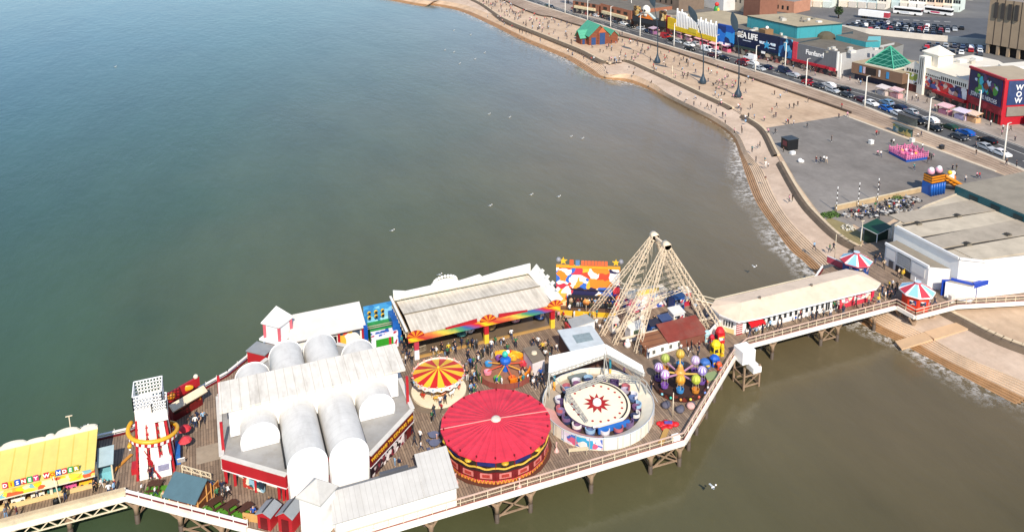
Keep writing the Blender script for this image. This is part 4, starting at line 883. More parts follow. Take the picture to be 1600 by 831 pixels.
for i in range(NR):
    a0, a1 = R(10) + 2 * math.pi * i / NR, R(10) + 2 * math.pi * (i + 1) / NR; rw = RR - .35
    p, q = Vector((C_[0] + rw * math.cos(a0), C_[1] + rw * math.sin(a0), 0)), Vector((C_[0] + rw * math.cos(a1), C_[1] + rw * math.sin(a1), 0))
    n = ((p + q) / 2 - Vector(C_)).normalized(); zz = lambda w_, z: (w_.x, w_.y, z)
    m_ = MB(); m_.bar(zz(p, D + 1.05), zz(q, D + 1.05), .2, 1.0, M('#701a1c', .45, .25, 1.5)); pan = m_.build('side_panel', rr)
    m_ = MB(); c1, c2 = p.lerp(q, .18) + n * .12, p.lerp(q, .82) + n * .12; m_.bar(zz(c1, D + 1.1), zz(c2, D + 1.1), .05, .62, M('#cf7a72', .5, .3, 3)); c1, c2 = p.lerp(q, .3) + n * .14, p.lerp(q, .7) + n * .14; m_.bar(zz(c1, D + 1.1), zz(c2, D + 1.1), .06, .36, M('#a83830', .5, .4, 5)); m_.build('scroll_work', pan)
    m_ = MB(); k_ = 5
    for j in range(k_):
        c1 = p.lerp(q, (j + .5) / k_) + n * .1; m_.add([zz(p.lerp(q, j / k_) + n * .1, D + .55), zz(c1, D + .05), zz(p.lerp(q, (j + 1) / k_) + n * .1, D + .55)], [(0, 1, 2)], M('#e2a040', .5)); m_.add([zz(p.lerp(q, (j + .15) / k_) + n * .12, D + .6), zz(c1 + n * .02, D + .3), zz(p.lerp(q, (j + .85) / k_) + n * .12, D + .6)], [(0, 1, 2)], M('#d84a50', .5))
    m_.bar(zz(p, D + .3), zz(q, D + .3), .12, .55, M('#b8622c', .5, .3, 2)); m_.build('skirt', rr)
    m_ = MB()
    for j in range(6):
        s0, s1 = p.lerp(q, j / 6) + n * .08, p.lerp(q, (j + 1) / 6) + n * .08; d0, d1 = .12 * math.cos(2 * math.pi * j / 6), .12 * math.cos(2 * math.pi * (j + 1) / 6)
        m_.bar(zz(s0, D + 2.0 + d0), zz(s1, D + 2.0 + d1), .1, .16, M('#e0b84c', .4)); m_.bar(zz(s0, D + 1.72 + d0), zz(s1, D + 1.72 + d1), .1, .3, M('#2c1a14', .6))
    m_.build('swag_valance', rr)
    m_ = MB(); m_.bar(zz(p, D + 2.55), zz(q, D + 2.55), .1, .6, M('#1c2260', .5, .4, 1.5) if i % 2 else M('#2c2418', .5)); 
    if i % 2 == 0: m_.ball(zz((p + q) / 2 + n * .05, D + 2.6), .32, M('#c8a02c', .4), 8, 5, (1.4, 1.4, .6))
    m_.build('rounding_board', rr)
    m_ = MB(); m_.bar(zz(p, D), zz(p, zt + .25), .14, .14, DKRED); m_.build('post', rr)
    if i % 3 == 1: pt_ = p + n * 1.0; x = MB(); x.lathe((pt_.x, pt_.y, D), [(.3, 0), (.22, .2), (.06, .5), (.05, 1.1), (.12, 1.15), (.01, 1.2)], 8, M('#d8aaa0')); x.build('lamp_stand', rr)
m_ = MB(); m_.lathe((C_[0], C_[1], 0), [(RR - .6, D), (RR - .6, zt - .3)], NR, M('#2a1512', .8)); m_.lathe((C_[0], C_[1], 0), [(RR + .1, D + .004), (RR + .1, D + .12), (RR - .8, D + .12)], NR, M('#5a3020', .8)); m_.build('inner_drum', rr)

# ---- small carousel with red and yellow striped top
ca = thing('carousel', 'small carousel with a red and yellow striped conical top and cream base', 'carousel', (24.4, 92.6, D))
cx, cy = G(685, 584, 7.5); r_ = 3.25
m_ = MB(); n_ = 20
for i in range(n_):
    a0, a1 = 2 * math.pi * i / n_, 2 * math.pi * (i + 1) / n_; mt = M('#c0241c', .45) if i % 2 else M('#e6b82c', .45)
    m_.add([(cx + r_ * math.cos(a0), cy + r_ * math.sin(a0), 7.55), (cx + r_ * math.cos(a1), cy + r_ * math.sin(a1), 7.55), (cx + .12 * math.cos(a1), cy + .12 * math.sin(a1), 8.35), (cx + .12 * math.cos(a0), cy + .12 * math.sin(a0), 8.35)], [(0, 1, 2, 3)], mt)
m_.build('striped_canopy', ca)
m_ = MB()
for i in range(n_):
    a0, am, a1 = [2 * math.pi * (i + f) / n_ for f in (0, .5, 1)]; P_ = lambda a_, z, r=r_ + .08: (cx + r * math.cos(a_), cy + r * math.sin(a_), z)
    m_.add([P_(a0, 7.75), P_(a1, 7.75), P_(a1, 7.3), P_(am, 7.1), P_(a0, 7.3)], [(0, 4, 3, 2, 1)], M('#f0e8dc', .5)); m_.ball(P_(am, 7.5, r_ + .12), .12, M(['#d86a7a', '#7aa8c0', '#d8a040'][i % 3]), 6, 4)
    m_.ball(P_(a0, 7.8, r_ + .05), .13, M('#e8a090'), 6, 4)
m_.build('scalloped_valance', ca)
m_ = MB(); m_.ball((cx, cy, 8.45), .2, YELLOW, 8, 6); m_.build('finial', ca)
m_ = MB(); m_.lathe((cx, cy, 0), [(r_ + .25, D + .006), (r_ + .25, D + .3), (.01, D + .3)], 32, M('#eee2c6', .5, .12)); m_.build('platform', ca)
m_ = MB(); m_.lathe((cx, cy, 0), [(.9, D + .3), (.8, 7.5)], 12, M('#d8b460', .4, .3, 2)); m_.build('centre_drum', ca)
hc = ['#e8e0d0', '#c8402c', '#7a98b0', '#d8a84a', '#b06a40', '#e8e8e4', '#4a4038', '#c86a58']
for k in range(16):
    a_ = 2 * math.pi * k / 16; rr_ = 2.6 if k % 2 else 1.8; x, y = cx + rr_ * math.cos(a_), cy + rr_ * math.sin(a_); tx, ty = -math.sin(a_), math.cos(a_); z = D + .95 + .2 * math.sin(k * 2)
    hm = M(hc[k % 8], .4); m_ = MB()
    m_.tube([(x - tx * .35, y - ty * .35, z), (x, y, z + .04), (x + tx * .3, y + ty * .3, z + .05), (x + tx * .45, y + ty * .45, z + .35), (x + tx * .62, y + ty * .62, z + .3)], [.14, .19, .17, .1, .07], 7, hm)
    for s_ in (-.28, .25): m_.tube([(x + tx * s_, y + ty * s_, z), (x + tx * (s_ + .1), y + ty * (s_ + .1), z - .45)], [.06, .03], 5, hm)
    h = m_.build('horse', ca); m_ = MB(); m_.tube([(x, y, D + .3), (x, y, 7.5)], .03, 6, M('#d8b868', .3, metal=.8)); m_.build('pole', h)
m_ = MB()
for i in range(28):
    a_ = 2 * math.pi * i / 28; p = (cx + 4.2 * math.cos(a_), cy + 4.0 * math.sin(a_))
m_.lathe((cx, cy, 0), [(4.5, D + .004), (4.5, D + .02), (3.5, D + .02)], 32, M((.2, .15, .105), .8, .3)); m_.build('base_mat', ca)

# ---- children's spinning ride with blue and teal top
kr = thing('spinning_ride', 'small children spinning ride with blue teapot centre and orange rounding boards', 'fairground ride', (34.5, 92, D))
cx, cy = G(790, 581, D)
m_ = MB(); m_.lathe((cx, cy, 0), [(3.3, D + .006), (3.3, D + .25), (.01, D + .25)], 28, M('#9a6a50', .6, .3, 2)); m_.build('platform', kr)
m_ = MB(); m_.lathe((cx, cy, 0), [(3.3, D + .3), (3.45, D + 1.1), (3.2, D + 1.1), (3.1, D + .3)], 20, mural('ride_boards', ['#e8861c', '#f0a828', '#d84a28', '#e8c83a', '#e07818'], 1.2), R(-100), R(95)); m_.build('rounding_board', kr)
m_ = MB(); m_.lathe((cx, cy, 0), [(.4, D + .25), (.35, D + 1.2), (.7, D + 1.5), (.75, D + 1.9), (.5, D + 2.15), (.01, D + 2.2)], 14, M('#1c62c0', .35)); m_.build('centre_pot', kr)
m_ = MB(); m_.ball((cx - .05, cy, D + 2.65), .42, M('#3ab8a0', .4), 12, 8); m_.ball((cx + .35, cy, D + 2.9), .26, M('#f0ece0', .4), 10, 6); m_.build('centre_finial', kr)
for k in range(8):
    a_ = 2 * math.pi * k / 8; e = (cx + 2.5 * math.cos(a_), cy + 2.5 * math.sin(a_)); m_ = MB(); m_.bar((cx, cy, D + 1.2), (*e, D + .8), .1, .1, M('#e8a83a' if k % 2 else '#d85a3a')); arm = m_.build('arm', kr)
    m_ = MB(); m_.lathe((*e, D), [(.2, .3), (.5, .45), (.52, .8), (.45, .8), (.3, .5), (.01, .45)], 12, M(['#c83a4a', '#e8b03a', '#7a4a90', '#3a8ac0', '#e88a9a', '#5a9a4a', '#d86a2a', '#c8c0d0'][k], .4)); m_.build('gondola', kr)
m_ = MB()
for i in range(10):
    a_ = R(150) + R(150) * i / 9; p = (cx + 3.9 * math.cos(a_), cy + 3.9 * math.sin(a_)); m_.bar((*p, D), (*p, D + .9), .08, .08, M('#8a3a34'))
    if i < 9: a2 = R(150) + R(150) * (i + 1) / 9; q = (cx + 3.9 * math.cos(a2), cy + 3.9 * math.sin(a2)); m_.bar((*p, D + .5), (*q, D + .5), .06, .75, M('#8a4a40') if i > 2 else M('#3a7a44'))
m_.build('fence', kr)
t = thing('grey_roof_kiosk', 'white kiosk with dirty grey flat roof behind the spinning ride', 'kiosk', (37, 91.5, D))
q = [G(818, 545, 7.2), G(838, 540, 7.2), G(851, 559, 7.2), G(832, 566, 7.2)]
m_ = MB(); m_.prism(q, D, 7.1, M('#ded4d2', .5, .2)); m_.build('wall', t); m_ = MB(); qc = (sum(p[0] for p in q) / 4, sum(p[1] for p in q) / 4); m_.prism([(qc[0] + (p[0] - qc[0]) * 1.08, qc[1] + (p[1] - qc[1]) * 1.08) for p in q], 7.1, 7.25, M('#7d7060', .85, .35, .9)); m_.lathe((*qc, 7.25), [(.4, 0), (.35, .2), (.01, .25)], 10, CREAM); m_.build('roof', t)

# ---- waltzer: tilting disc with red star
wz = thing('waltzer', 'big round white ride with red starburst disc, purple cars and truss canopy behind', 'fairground ride', (41, 80.8, D))
cx, cy = 41.2, 80.9
PANELW = striped('#efe6d2', '#dccfb4', 2.2, 3, .95, .5, False, 0, .1, .12)
RO = 6.8
m_ = MB(); m_.lathe((cx, cy, 0), [(RO, D + .006), (RO, D + 1.55), (RO - .1, D + 1.55)], 40, PANELW); m_.build('outer_wall', wz)
m_ = MB(); m_.lathe((cx, cy, 0), [(RO + .04, D + .15), (RO + .04, D + 1.45)], 4, mural('ride_poster', ['#e8d8d0', '#4a6ab0', '#e89a6a', '#d8c8d8', '#3a9ac0', '#e0d8e4', '#c85a7a'], 1.1), R(205), R(248)); m_.build('painted_panel', wz)
m_ = MB()
for i in range(26):
    a_ = 2 * math.pi * i / 26; m_.bar((cx + (RO + .03) * math.cos(a_), cy + (RO + .03) * math.sin(a_), D), (cx + (RO + .03) * math.cos(a_), cy + (RO + .03) * math.sin(a_), D + 1.6), .08, .08, M('#a8acb0', .4)); 
m_.tube([(cx + RO * math.cos(2 * math.pi * i / 40), cy + RO * math.sin(2 * math.pi * i / 40), D + 1.6) for i in range(40)], .06, 6, M('#c0c4c8', .4), True); m_.build('rail', wz)
m_ = MB(); m_.lathe((cx, cy, 0), [(RO - .1, D + 1.5), (5.3, D + .75)], 30, M('#e6dcc4', .6, .12), R(250), R(420)); m_.lathe((cx, cy, 0), [(RO - .1, D + 1.5), (5.3, D + .75)], 12, M('#dba294', .6, .12), R(165), R(249)); m_.lathe((cx, cy, 0), [(RO - .1, D + .8), (5.3, D + .7)], 12, M('#a89a88', .7, .2), R(60), R(165)); m_.build('sloping_floor', wz)
m_ = MB(); m_.lathe((cx, cy, 0), [(5.35, D + .7), (5.25, D + .45), (3.6, D + .45)], 40, M('#4a3c34', .7, .3)); m_.build('track', wz)
tilt = Matrix.Translation((cx - .1, cy + .1, D + 1.25)) @ Matrix.Rotation(R(5), 4, 'X')
T_ = lambda x, y, z=0: tilt @ Vector((x, y, z))
m_ = MB(); nd = 48; m_.add([T_(4.1 * math.cos(2 * math.pi * i / nd), 4.1 * math.sin(2 * math.pi * i / nd)) for i in range(nd)], [tuple(range(nd))], M('#ecdfc4', .45, .1)); m_.add([T_(4.1 * math.cos(2 * math.pi * i / nd), 4.1 * math.sin(2 * math.pi * i / nd), z) for z in (0, -.35) for i in range(nd)], [(i, nd + i, nd + (i + 1) % nd, (i + 1) % nd) for i in range(nd)], M('#6a5a7a')); disc = m_.build('disc', wz)
m_ = MB(); st = [T_((1.75 if i % 2 == 0 else .95) * math.cos(math.pi * i / 11), (1.75 if i % 2 == 0 else .95) * math.sin(math.pi * i / 11), .012) for i in range(22)]; m_.add(st, [tuple(range(22))], M('#a01c1c', .5))
for i in range(20):
    a_ = 2 * math.pi * i / 20; c0 = (3.1 * math.cos(a_), 3.1 * math.sin(a_)); m_.add([T_(c0[0] + .17 * math.cos(2 * math.pi * j / 8), c0[1] + .17 * math.sin(2 * math.pi * j / 8), .012) for j in range(8)], [tuple(range(8))], M('#a83028', .5))
m_.build('starburst', disc)
m_ = MB(); m_.v = []; m_.lathe((0, 0, 0), [(.55, .02), (.5, .35), (.3, .55), (.01, .6)], 14, WHITE2); m_.v = [tuple(tilt @ Vector(p)) for p in m_.v]; m_.build('centre_dome', disc)
m_ = MB(); m_.tube([T_(3.7 * math.cos(a_), 3.7 * math.sin(a_), .1) for a_ in [R(-75 + 6 * i) for i in range(28)]], .09, 6, BLACK); m_.build('hose', disc)
cc_ = ['#4a3a5e', '#7a6a8c', '#2e3656', '#6e4a6c', '#566a92', '#a8a0b0']
for k in range(17):
    a_ = R(150) + R(330) * k / 16; x, y = cx + 4.72 * math.cos(a_), cy + 4.72 * math.sin(a_); z = D + 1.0 + .25 * math.sin(a_)
    m_ = MB(); m_.lathe((x, y, z), [(.2, -.45), (.55, -.3), (.6, .1), (.5, .12), (.4, -.1), (.01, -.15)], 12, M(cc_[k % 6], .35)); car = m_.build('tub_car', wz)
    m_ = MB(); m_.lathe((x, y, z), [(.6, .1), (.62, .5), (.5, .5), (.48, .1)], 10, M(['#d4d0d4', '#6e5478', '#8fb0c8', '#b06066', '#dcd6cc'][k * 3 % 5], .4), a_ - R(95), a_ + R(95)); m_.build('hood', car)
m_ = MB(); m_.box(cx - 2.2, cx + 1.9, cy - 4.6, cy - 4.35, D + .8, D + 1.5, M('#2c6ab8', .4)); m_.box(cx - 2.6, cx + 1.5, cy - 3.95, cy - 3.8, D + 1.32, D + 1.5, WHITE); m_.build('fascia', wz)
# lattice frame and canopies
m_ = MB(); TR = M('#bdbab0', .4, .2, 1, .3)
m_.truss((cx - 3.6, cy + 1.4, D + 3.0), (cx + 2.6, cy + 2.2, D + 3.0), .35, 14, TR, .06, .04); m_.truss((cx + 2.6, cy + 2.2, D + 3.0), (cx + 5.9, cy + .2, D + 3.0), .35, 8, TR, .06, .04); m_.truss((cx - 3.6, cy + 1.4, D + 3.0), (cx - 2.9, cy - 3.0, D + 1.6), .25, 10, TR, .05, .035)
m_.truss((cx + 5.9, cy + .2, D + 3.0), (cx + 5.0, cy + 4.1, D + 4.1), .35, 8, TR, .06, .04)
for x, y, z in ((cx - 4.9, cy + 3.8, 4.4), (cx + 3.3, cy + 4.9, 4.4), (cx + 5.9, cy + .2, 3.0), (cx - 3.6, cy + 1.4, 3), (cx + 6.3, cy - .8, 3.0)): m_.bar((x, y, D), (x, y, D + z), .14, .14, TR)
for p, q in (((-6.5, 1.5, 1.6), (-4.9, 3.8, 4.4)), ((6.3, -.8, 3.0), (6.6, -3, 1.6)), ((5.9, .2, 3), (6.3, -.8, 3)), ((6.3, -.8, 3.0), (5.0, 4.1, 4.1)), ((2.6, 2.2, 3), (3.3, 4.9, 4.4)), ((-3.6, 1.4, 3), (-4.9, 3.8, 4.4))): m_.bar((cx + p[0], cy + p[1], D + p[2]), (cx + q[0], cy + q[1], D + q[2]), .07, .07, TR)
m_.build('lattice_frame', wz)
CANW = M('#efece4', .4, .08, .8, dirt=.08)
for qd in ((G(857, 583, 9.2), G(947, 553, 9.2), G(945, 537, 9.7), G(858, 556, 9.7)), (G(948, 552, 9.2), G(1007, 583, 9.2), G(1003, 570, 9.7), G(946, 537, 9.7))):
    z = (9.2, 9.2, 9.7, 9.7); m_ = MB(); m_.slab([(*p, zz_) for p, zz_ in zip(qd, z)], .12, CANW); m_.build('canopy', wz)
    m_ = MB(); a, c_ = Vector((*qd[0], 9.0)), Vector((*qd[1], 9.0)); m_.truss(a, c_, .35, 14, TR, .06, .04); m_.bar(a + Vector((0, .1, -.1)), c_ + Vector((0, .1, -.1)), .06, .5, CANW); m_.build('canopy_truss', wz)
for (px, py, c0, c1) in ((866, 617, '#3aa0b8', '#e09a3a'), (953, 597, '#2f9ab0', '#e8a040')):
    x, y = G(px, py, D); m_ = MB(); m_.tube([(x, y, D), (x, y, D + 2)], .16, 8, M(c1)); m_.tube([(x, y, D + 2), (x, y, 9.1)], .16, 8, M(c0)); m_.build('painted_post', wz)
m_ = MB(); x, y = G(905, 600, D); m_.box(x - 1.4, x + 1.2, y - .4, y + .8, D, D + 1.1, M('#6a7678', .6)); m_.build('control_cabin', wz)

# ---- pavilion roof (pale blue) behind the waltzer, box stall
t = thing('flat_roof_stall', 'flat pale blue grey roofed stall with white edges behind the waltzer canopy', 'stall', (44.5, 92.5, D))
q = [G(871, 516, 7.9), G(925, 508, 7.9), G(947, 541, 7.9), G(893, 551, 7.9)]
m_ = MB(); m_.prism(q, 7.75, 7.95, M('#c9d0d2', .5, .12), M('#c2cacc', .55, .15, .7, dirt=.15)); m_.build('roof', t)
qc = (sum(p[0] for p in q) / 4, sum(p[1] for p in q) / 4); m_ = MB(); m_.prism([(qc[0] + (p[0] - qc[0]) * .93, qc[1] + (p[1] - qc[1]) * .93) for p in q], D, 7.74, M('#5a3c30', .7, .25)); m_.build('wall', t)
m_ = MB(); m_.prism([(qc[0] + (p[0] - qc[0]) * .5 + .2, qc[1] + (p[1] - qc[1]) * .35) for p in q], 7.953, 7.99, M('#87979a', .6, .35, 2)); m_.build('roof_patch', t)
t = thing('white_box_stall', 'small white box stall with grey roof and red side by the wheel frame foot', 'stall', (47, 97, D))
q = [G(892, 497, 7.0), G(928, 490, 7.0), G(928, 482, 7.2), G(900, 484, 7.2)]
m_ = MB(); m_.prism([(44.9, 96.4), (48.6, 96.9), (48.2, 98.9), (45.2, 98.6)], D, 6.9, WHITE2); m_.build('wall', t); m_ = MB(); m_.prism([(44.8, 96.3), (48.7, 96.8), (48.3, 99.0), (45.1, 98.7)], 6.9, 7.02, M('#cfd0cc'), M('#9ba0a0', .7, .2)); m_.build('roof', t); m_ = MB(); m_.box(44.6, 44.86, 96.5, 98.5, D, 6.8, RED); m_.build('red_side', t)

# ---- balloon ride
br_ = thing('balloon_ride', 'children balloon ride with eight pastel balloon gondolas on gold arms over a round base', 'fairground ride', (55, 81.5, D))
cx, cy = G(1062, 602, D)
m_ = MB(); m_.lathe((cx, cy, 0), [(3.5, D + .006), (3.5, D + .45), (.01, D + .45)], 32, M('#3c2822', .7, .3), ); m_.lathe((cx, cy, 0), [(3.53, D + .1), (3.53, D + .8), (3.4, D + .8)], 30, mural('balloon_fence', ['#2c1a16', '#3a221c', '#6a2a20', '#2c1a16'], 2.0), R(190), R(370)); m_.build('platform', br_)
m_ = MB()
for k in range(9): a_ = R(200 + 20 * k); m_.ball((cx + 3.58 * math.cos(a_), cy + 3.58 * math.sin(a_), D + .45), .17, M(['#7ac0d0', '#4ac0a0', '#f0a050', '#e8e050', '#e86a50', '#7a9ae0', '#e0e0e0', '#e08040', '#60c070'][k]), 8, 6)
m_.build('globe_lights', br_)
m_ = MB(); m_.lathe((cx, cy, 0), [(.6, D + .45), (.5, D + 1.6), (.7, D + 1.9), (.45, D + 2.3), (.3, D + 2.9), (.01, D + 3.2)], 14, M('#d89a4a', .4, .3, 2)); m_.build('centre_tower', br_)
bc = [('#d0c4d4', '#a890b4'), ('#cdb050', '#b88f38'), ('#b0b85c', '#8f9a48'), ('#dccce4', '#8a60a0'), ('#e8dcea', '#a878b8'), ('#d8a83c', '#c88828'), ('#c4cc50', '#a0a838'), ('#d4c8e8', '#8878b8')]
for k in range(8):
    a_ = 2 * math.pi * (k + .3) / 8; ex, ey = cx + 2.75 * math.cos(a_), cy + 2.75 * math.sin(a_); zz_ = D + 2.1 + .25 * math.sin(k * 1.7)
    m_ = MB(); m_.bar((cx, cy, D + 1.7), (ex, ey, zz_), .16, .16, M('#d8b45a' if k % 2 else '#c090b0')); arm = m_.build('arm', br_)
    m_ = MB(); m_.ball((ex, ey, zz_ + .45), .6, M(bc[k][0], .6), 16, 9, (1, 1, 1.05), M(bc[k][1], .6)); m_.lathe((ex, ey, zz_ + .4), [(.61, -.12), (.61, .1)], 12, M(bc[k][1], .4)); m_.build('balloon', arm)
    m_ = MB(); m_.lathe((ex, ey, zz_ - 1.1), [(.25, -.3), (.45, -.2), (.5, .25), (.4, .25)], 10, M(['#7a50a0', '#3a80b8', '#c88030', '#6a4a90'][k % 4], .4))
    for s_ in range(3): m_.bar((ex + .4 * math.cos(s_ * 2.1), ey + .4 * math.sin(s_ * 2.1), zz_ - .9), (ex + .4 * math.cos(s_ * 2.1), ey + .4 * math.sin(s_ * 2.1), zz_ + .1), .04, .04, STEEL)
    m_.build('gondola', arm)
mast(1051, 652, 3.4, 'lamp_mast', 'cream mast standing in front of the balloon ride')
for (px, py, lb) in ((1040, 636, 'grey tarpaulin heap beside the waltzer'), (1062, 643, 'grey blue tarpaulin heap in front of the balloon ride'), (1079, 637, 'tall pink and grey covered sack by the right railing'), (1100, 582, 'dark grey covered heap behind the balloon ride at the railing')):
    x, y = G(px, py, D); m_ = MB(); m_.ball((x, y, D + .3), .55, M('#5c5a68' if 'pink' not in lb else '#d8a8a0', .8, .3, 2), 9, 7, (1, 1, .75)); m_.ball((x + .35, y + .2, D + .25), .45, M('#4a4a52', .8, .3, 2), 8, 6); solo(m_, 'covered_heap', lb, 'tarpaulin', (x, y, D))
x, y = G(1045, 664, D); m_ = MB()
for k in range(12): m_.ball((x + random.uniform(-1.1, 1.1), y + random.uniform(-.6, .7), D + .2), random.uniform(.3, .5), M('#c81c24', .5), 8, 6, (1.2, 1, .6))
m_.bar((x - .7, y - .1, D + .65), (x + .2, y - .4, D + .6), .3, .2, M('#5a50a0')); solo(m_, 'red_tarpaulin', 'crumpled bright red tarpaulin lying at the front edge right of the waltzer', 'tarpaulin', (x, y, D))
x, y = G(1042, 685, D); m_ = MB(); m_.bar((x - 1.2, y - .6, D + .1), (x + .7, y + 1.2, D + .3), .6, .1, M('#b08a4c', .7)); solo(m_, 'plywood_sheets', 'ochre plywood sheets leaning at the front edge beside the waltzer', 'plywood', (x, y, D))
x, y = G(1046, 687, D); m_ = MB(); m_.box(x + .2, x + 1.1, y - .6, y, D, D + .65, WHITE2); solo(m_, 'white_crate', 'white storage crate by the front railing right of the waltzer', 'crate', (x, y, D))
x, y = G(905, 713, D); m_ = MB(); m_.bar((x - 1.1, y + .5, D + .8), (x + 1.1, y - .1, D + .8), .06, .45, M('#c8b898', .6)); m_.bar((x - 1.0, y + .5, D), (x - 1.0, y + .5, D + .8), .07, .07, STEEL); m_.bar((x + .9, y - .05, D), (x + .9, y - .05, D + .8), .07, .07, STEEL); solo(m_, 'safety_notice', 'weathered notice board on two legs in front of the waltzer', 'notice board', (x, y, D))
x, y = G(1118, 545, D)
ct = thing('fun_train', 'stack of coloured children ride figures, red green yellow and blue, by the right railing', 'fairground ride', (x, y, D))
for k, (px, py, h, r_, cl) in enumerate(((1124, 535, 2.3, .75, '#c81c24'), (1118, 553, 2.0, .8, '#e8cc1c'), (1116, 570, 1.4, .75, '#1c5ab8'), (1123, 577, 1.1, .45, '#d85a30'), (1101, 574, 1.2, .8, '#3a6ab0'), (1112, 536, 1.3, .4, '#c8283c'), (1104, 532, 1.5, .6, '#a8ccd0'), (1128, 556, 1.8, .3, '#d8b41c'))):
    a, c_ = G(px, py, D); m_ = MB(); w_ = r_ * .75; m_.box(a - w_, a + w_, c_ - w_ * .8, c_ + w_ * .8, D + .004, D + h * .7, M(cl, .55, .2, 2)); m_.lathe((a, c_, D), [(w_ * 1.1, h * .7), (w_ * 1.15, h * .8), (w_ * .7, h), (.01, h * 1.08)], 10, M(cl, .5, .2, 2)); m_.box(a - w_ * .8, a + w_ * .8, c_ - w_ * .8 - .03, c_ - w_ * .8 - .003, D + h * .25, D + h * .5, mural('train_art', ['#2a2a30', '#e8e0d0', '#c8402c', '#e0c040', '#3a6ab0'], 2.5)); m_.box(a - w_ - .03, a - w_ - .003, c_ - w_ * .6, c_ + w_ * .6, D + h * .3, D + h * .6, M('#22242c')); m_.build('ride_car', ct)
q = G(1112, 590, D); m_ = MB(); m_.box(q[0] - 1.3, q[0] + 1.0, q[1] - .5, q[1] + .8, D + .005, D + .3, M('#8a9a6a', .7)); m_.build('base', ct)

# ---- miami style swing ride
ms = thing('swing_platform_ride', 'swing platform ride with colourful painted backdrop, gold stars and orange lettering', 'fairground ride', (50.5, 103, D))
pa, pb = Vector((46.4, 105.6, 0)), Vector((54.9, 101.2, 0)); d = (pb - pa).normalized(); n = Vector((d.y, -d.x, 0)); q3 = lambda s_, z, o=0.0: tuple(pa + d * s_ + n * o + Vector((0, 0, z))); Lb = (pb - pa).length
m_ = MB(); m_.bar(q3(0, D + 4.4), q3(Lb, D + 4.4), .3, 5.2, mural('miami_art', ['#f2ece4', '#e8862c', '#f4f0ea', '#d84a30', '#f0ece6', '#3a6ac0', '#f0b43a', '#f2eae0', '#c83a50', '#e8a03a', '#f4efe8', '#2a2a50'], .75)); m_.build('backdrop', ms)
m_ = MB(); m_.bar(q3(0, D + 6.9, .1), q3(Lb, D + 6.9, .1), .35, .35, M('#e8a028', .45)); m_.build('top_cornice', ms)
m_ = MB(); m_.bar(q3(0, D + 1.3, .2), q3(1.6, D + 1.3, .2), .4, 2.4, mural('miami_side', ['#e8862c', '#f0b050', '#c85a20', '#f2d0a0'], 1.2)); m_.build('side_panel', ms); m_ = MB(); m_.bar(q3(Lb - 1, D + 2, .2), q3(Lb, D + 2, .2), .4, 3.6, mural('miami_side2', ['#d8404a', '#c8283c', '#e87a4a', '#4a3a90'], 1.2)); m_.build('side_panel', ms)
m_ = MB(); m_.bar(q3(.6, D + .3, .5), q3(Lb - .4, D + .3, .5), 3.2, .5, M('#6a4a34', .7)); m_.build('platform', ms)
m_ = MB(); m_.bar(q3(1.9, D + 1.25, .9), q3(Lb - .6, D + 1.25, .9), .9, .35, BLACK); m_.bar(q3(1.9, D + 1.9, .55), q3(Lb - .6, D + 1.9, .55), .2, 1.1, M('#2a2a30')); m_.build('gondola', ms)
m_ = MB(); m_.bar(q3(2.2, D + 3.35, .35), q3(Lb - 1.6, D + 3.2, .35), .12, .12, M('#2c2230')); m_.build('swing_arm', ms)
for s_, sz in ((1.05, .65), (Lb - .65, .6)):
    m_ = MB(); pts = [q3(s_ + sz * (1 if i % 2 == 0 else .42) * math.sin(math.pi * i / 5), D + 7.75 + sz * (1 if i % 2 == 0 else .42) * math.cos(math.pi * i / 5), .2) for i in range(10)]
    bkp = [tuple(Vector(p) - n * .15) for p in pts]; m_.add(pts + bkp, [tuple(range(10))[::-1], tuple(range(10, 20))] + [(i, (i + 1) % 10, 10 + (i + 1) % 10, 10 + i) for i in range(10)], M('#e8b42c', .4)); m_.build('star', ms)
m_ = MB(); m_.bar(q3(2.0, D + 7.55, .15), q3(2.6, D + 7.55, .15), .15, .85, M('#d86030', .5)); m_.bar(q3(2.9, D + 7.5, .15), q3(3.5, D + 7.5, .15), .15, .85, M('#5a80a8', .5))
for i in range(8): m_.bar(q3(3.75 + i * .5, D + 7.5, .15), q3(4.18 + i * .5, D + 7.5, .15), .15, .8, M('#d8663c', .5))
m_.build('letter_panel', ms)
for cpos in (.35, Lb + .1): m_ = MB(); m_.ball(q3(cpos, D + 7.9, .1), .4, M('#8a8a90', .5, .4, 3), 8, 6); m_.build('spotlight_ball', ms)
m_ = MB(); m_.bar(q3(.4, D + .75, 2.9), q3(Lb - .6, D + .55, 2.9), .1, 1.0, M('#e0b02c', .5)); m_.bar(q3(.4, D + .3, 2.95), q3(Lb - .6, D + .2, 2.95), .1, .3, M('#b8a890')); fen = m_.build('front_fence', ms)
m_ = MB(); m_.tube([q3(4.6, D, 1.9), q3(4.6, D + 1.9, 1.9)], .05, 6, STEEL); m_.tube([q3(4.6, D + 2.1, 1.93), q3(4.6, D + 2.1, 1.87)], .5, 16, M('#e8a050', .5)); m_.tube([q3(4.6, D + 2.1, 1.96), q3(4.6, D + 2.1, 1.9)], .4, 16, M('#d88a4a', .5)); m_.build('round_sign', ms)

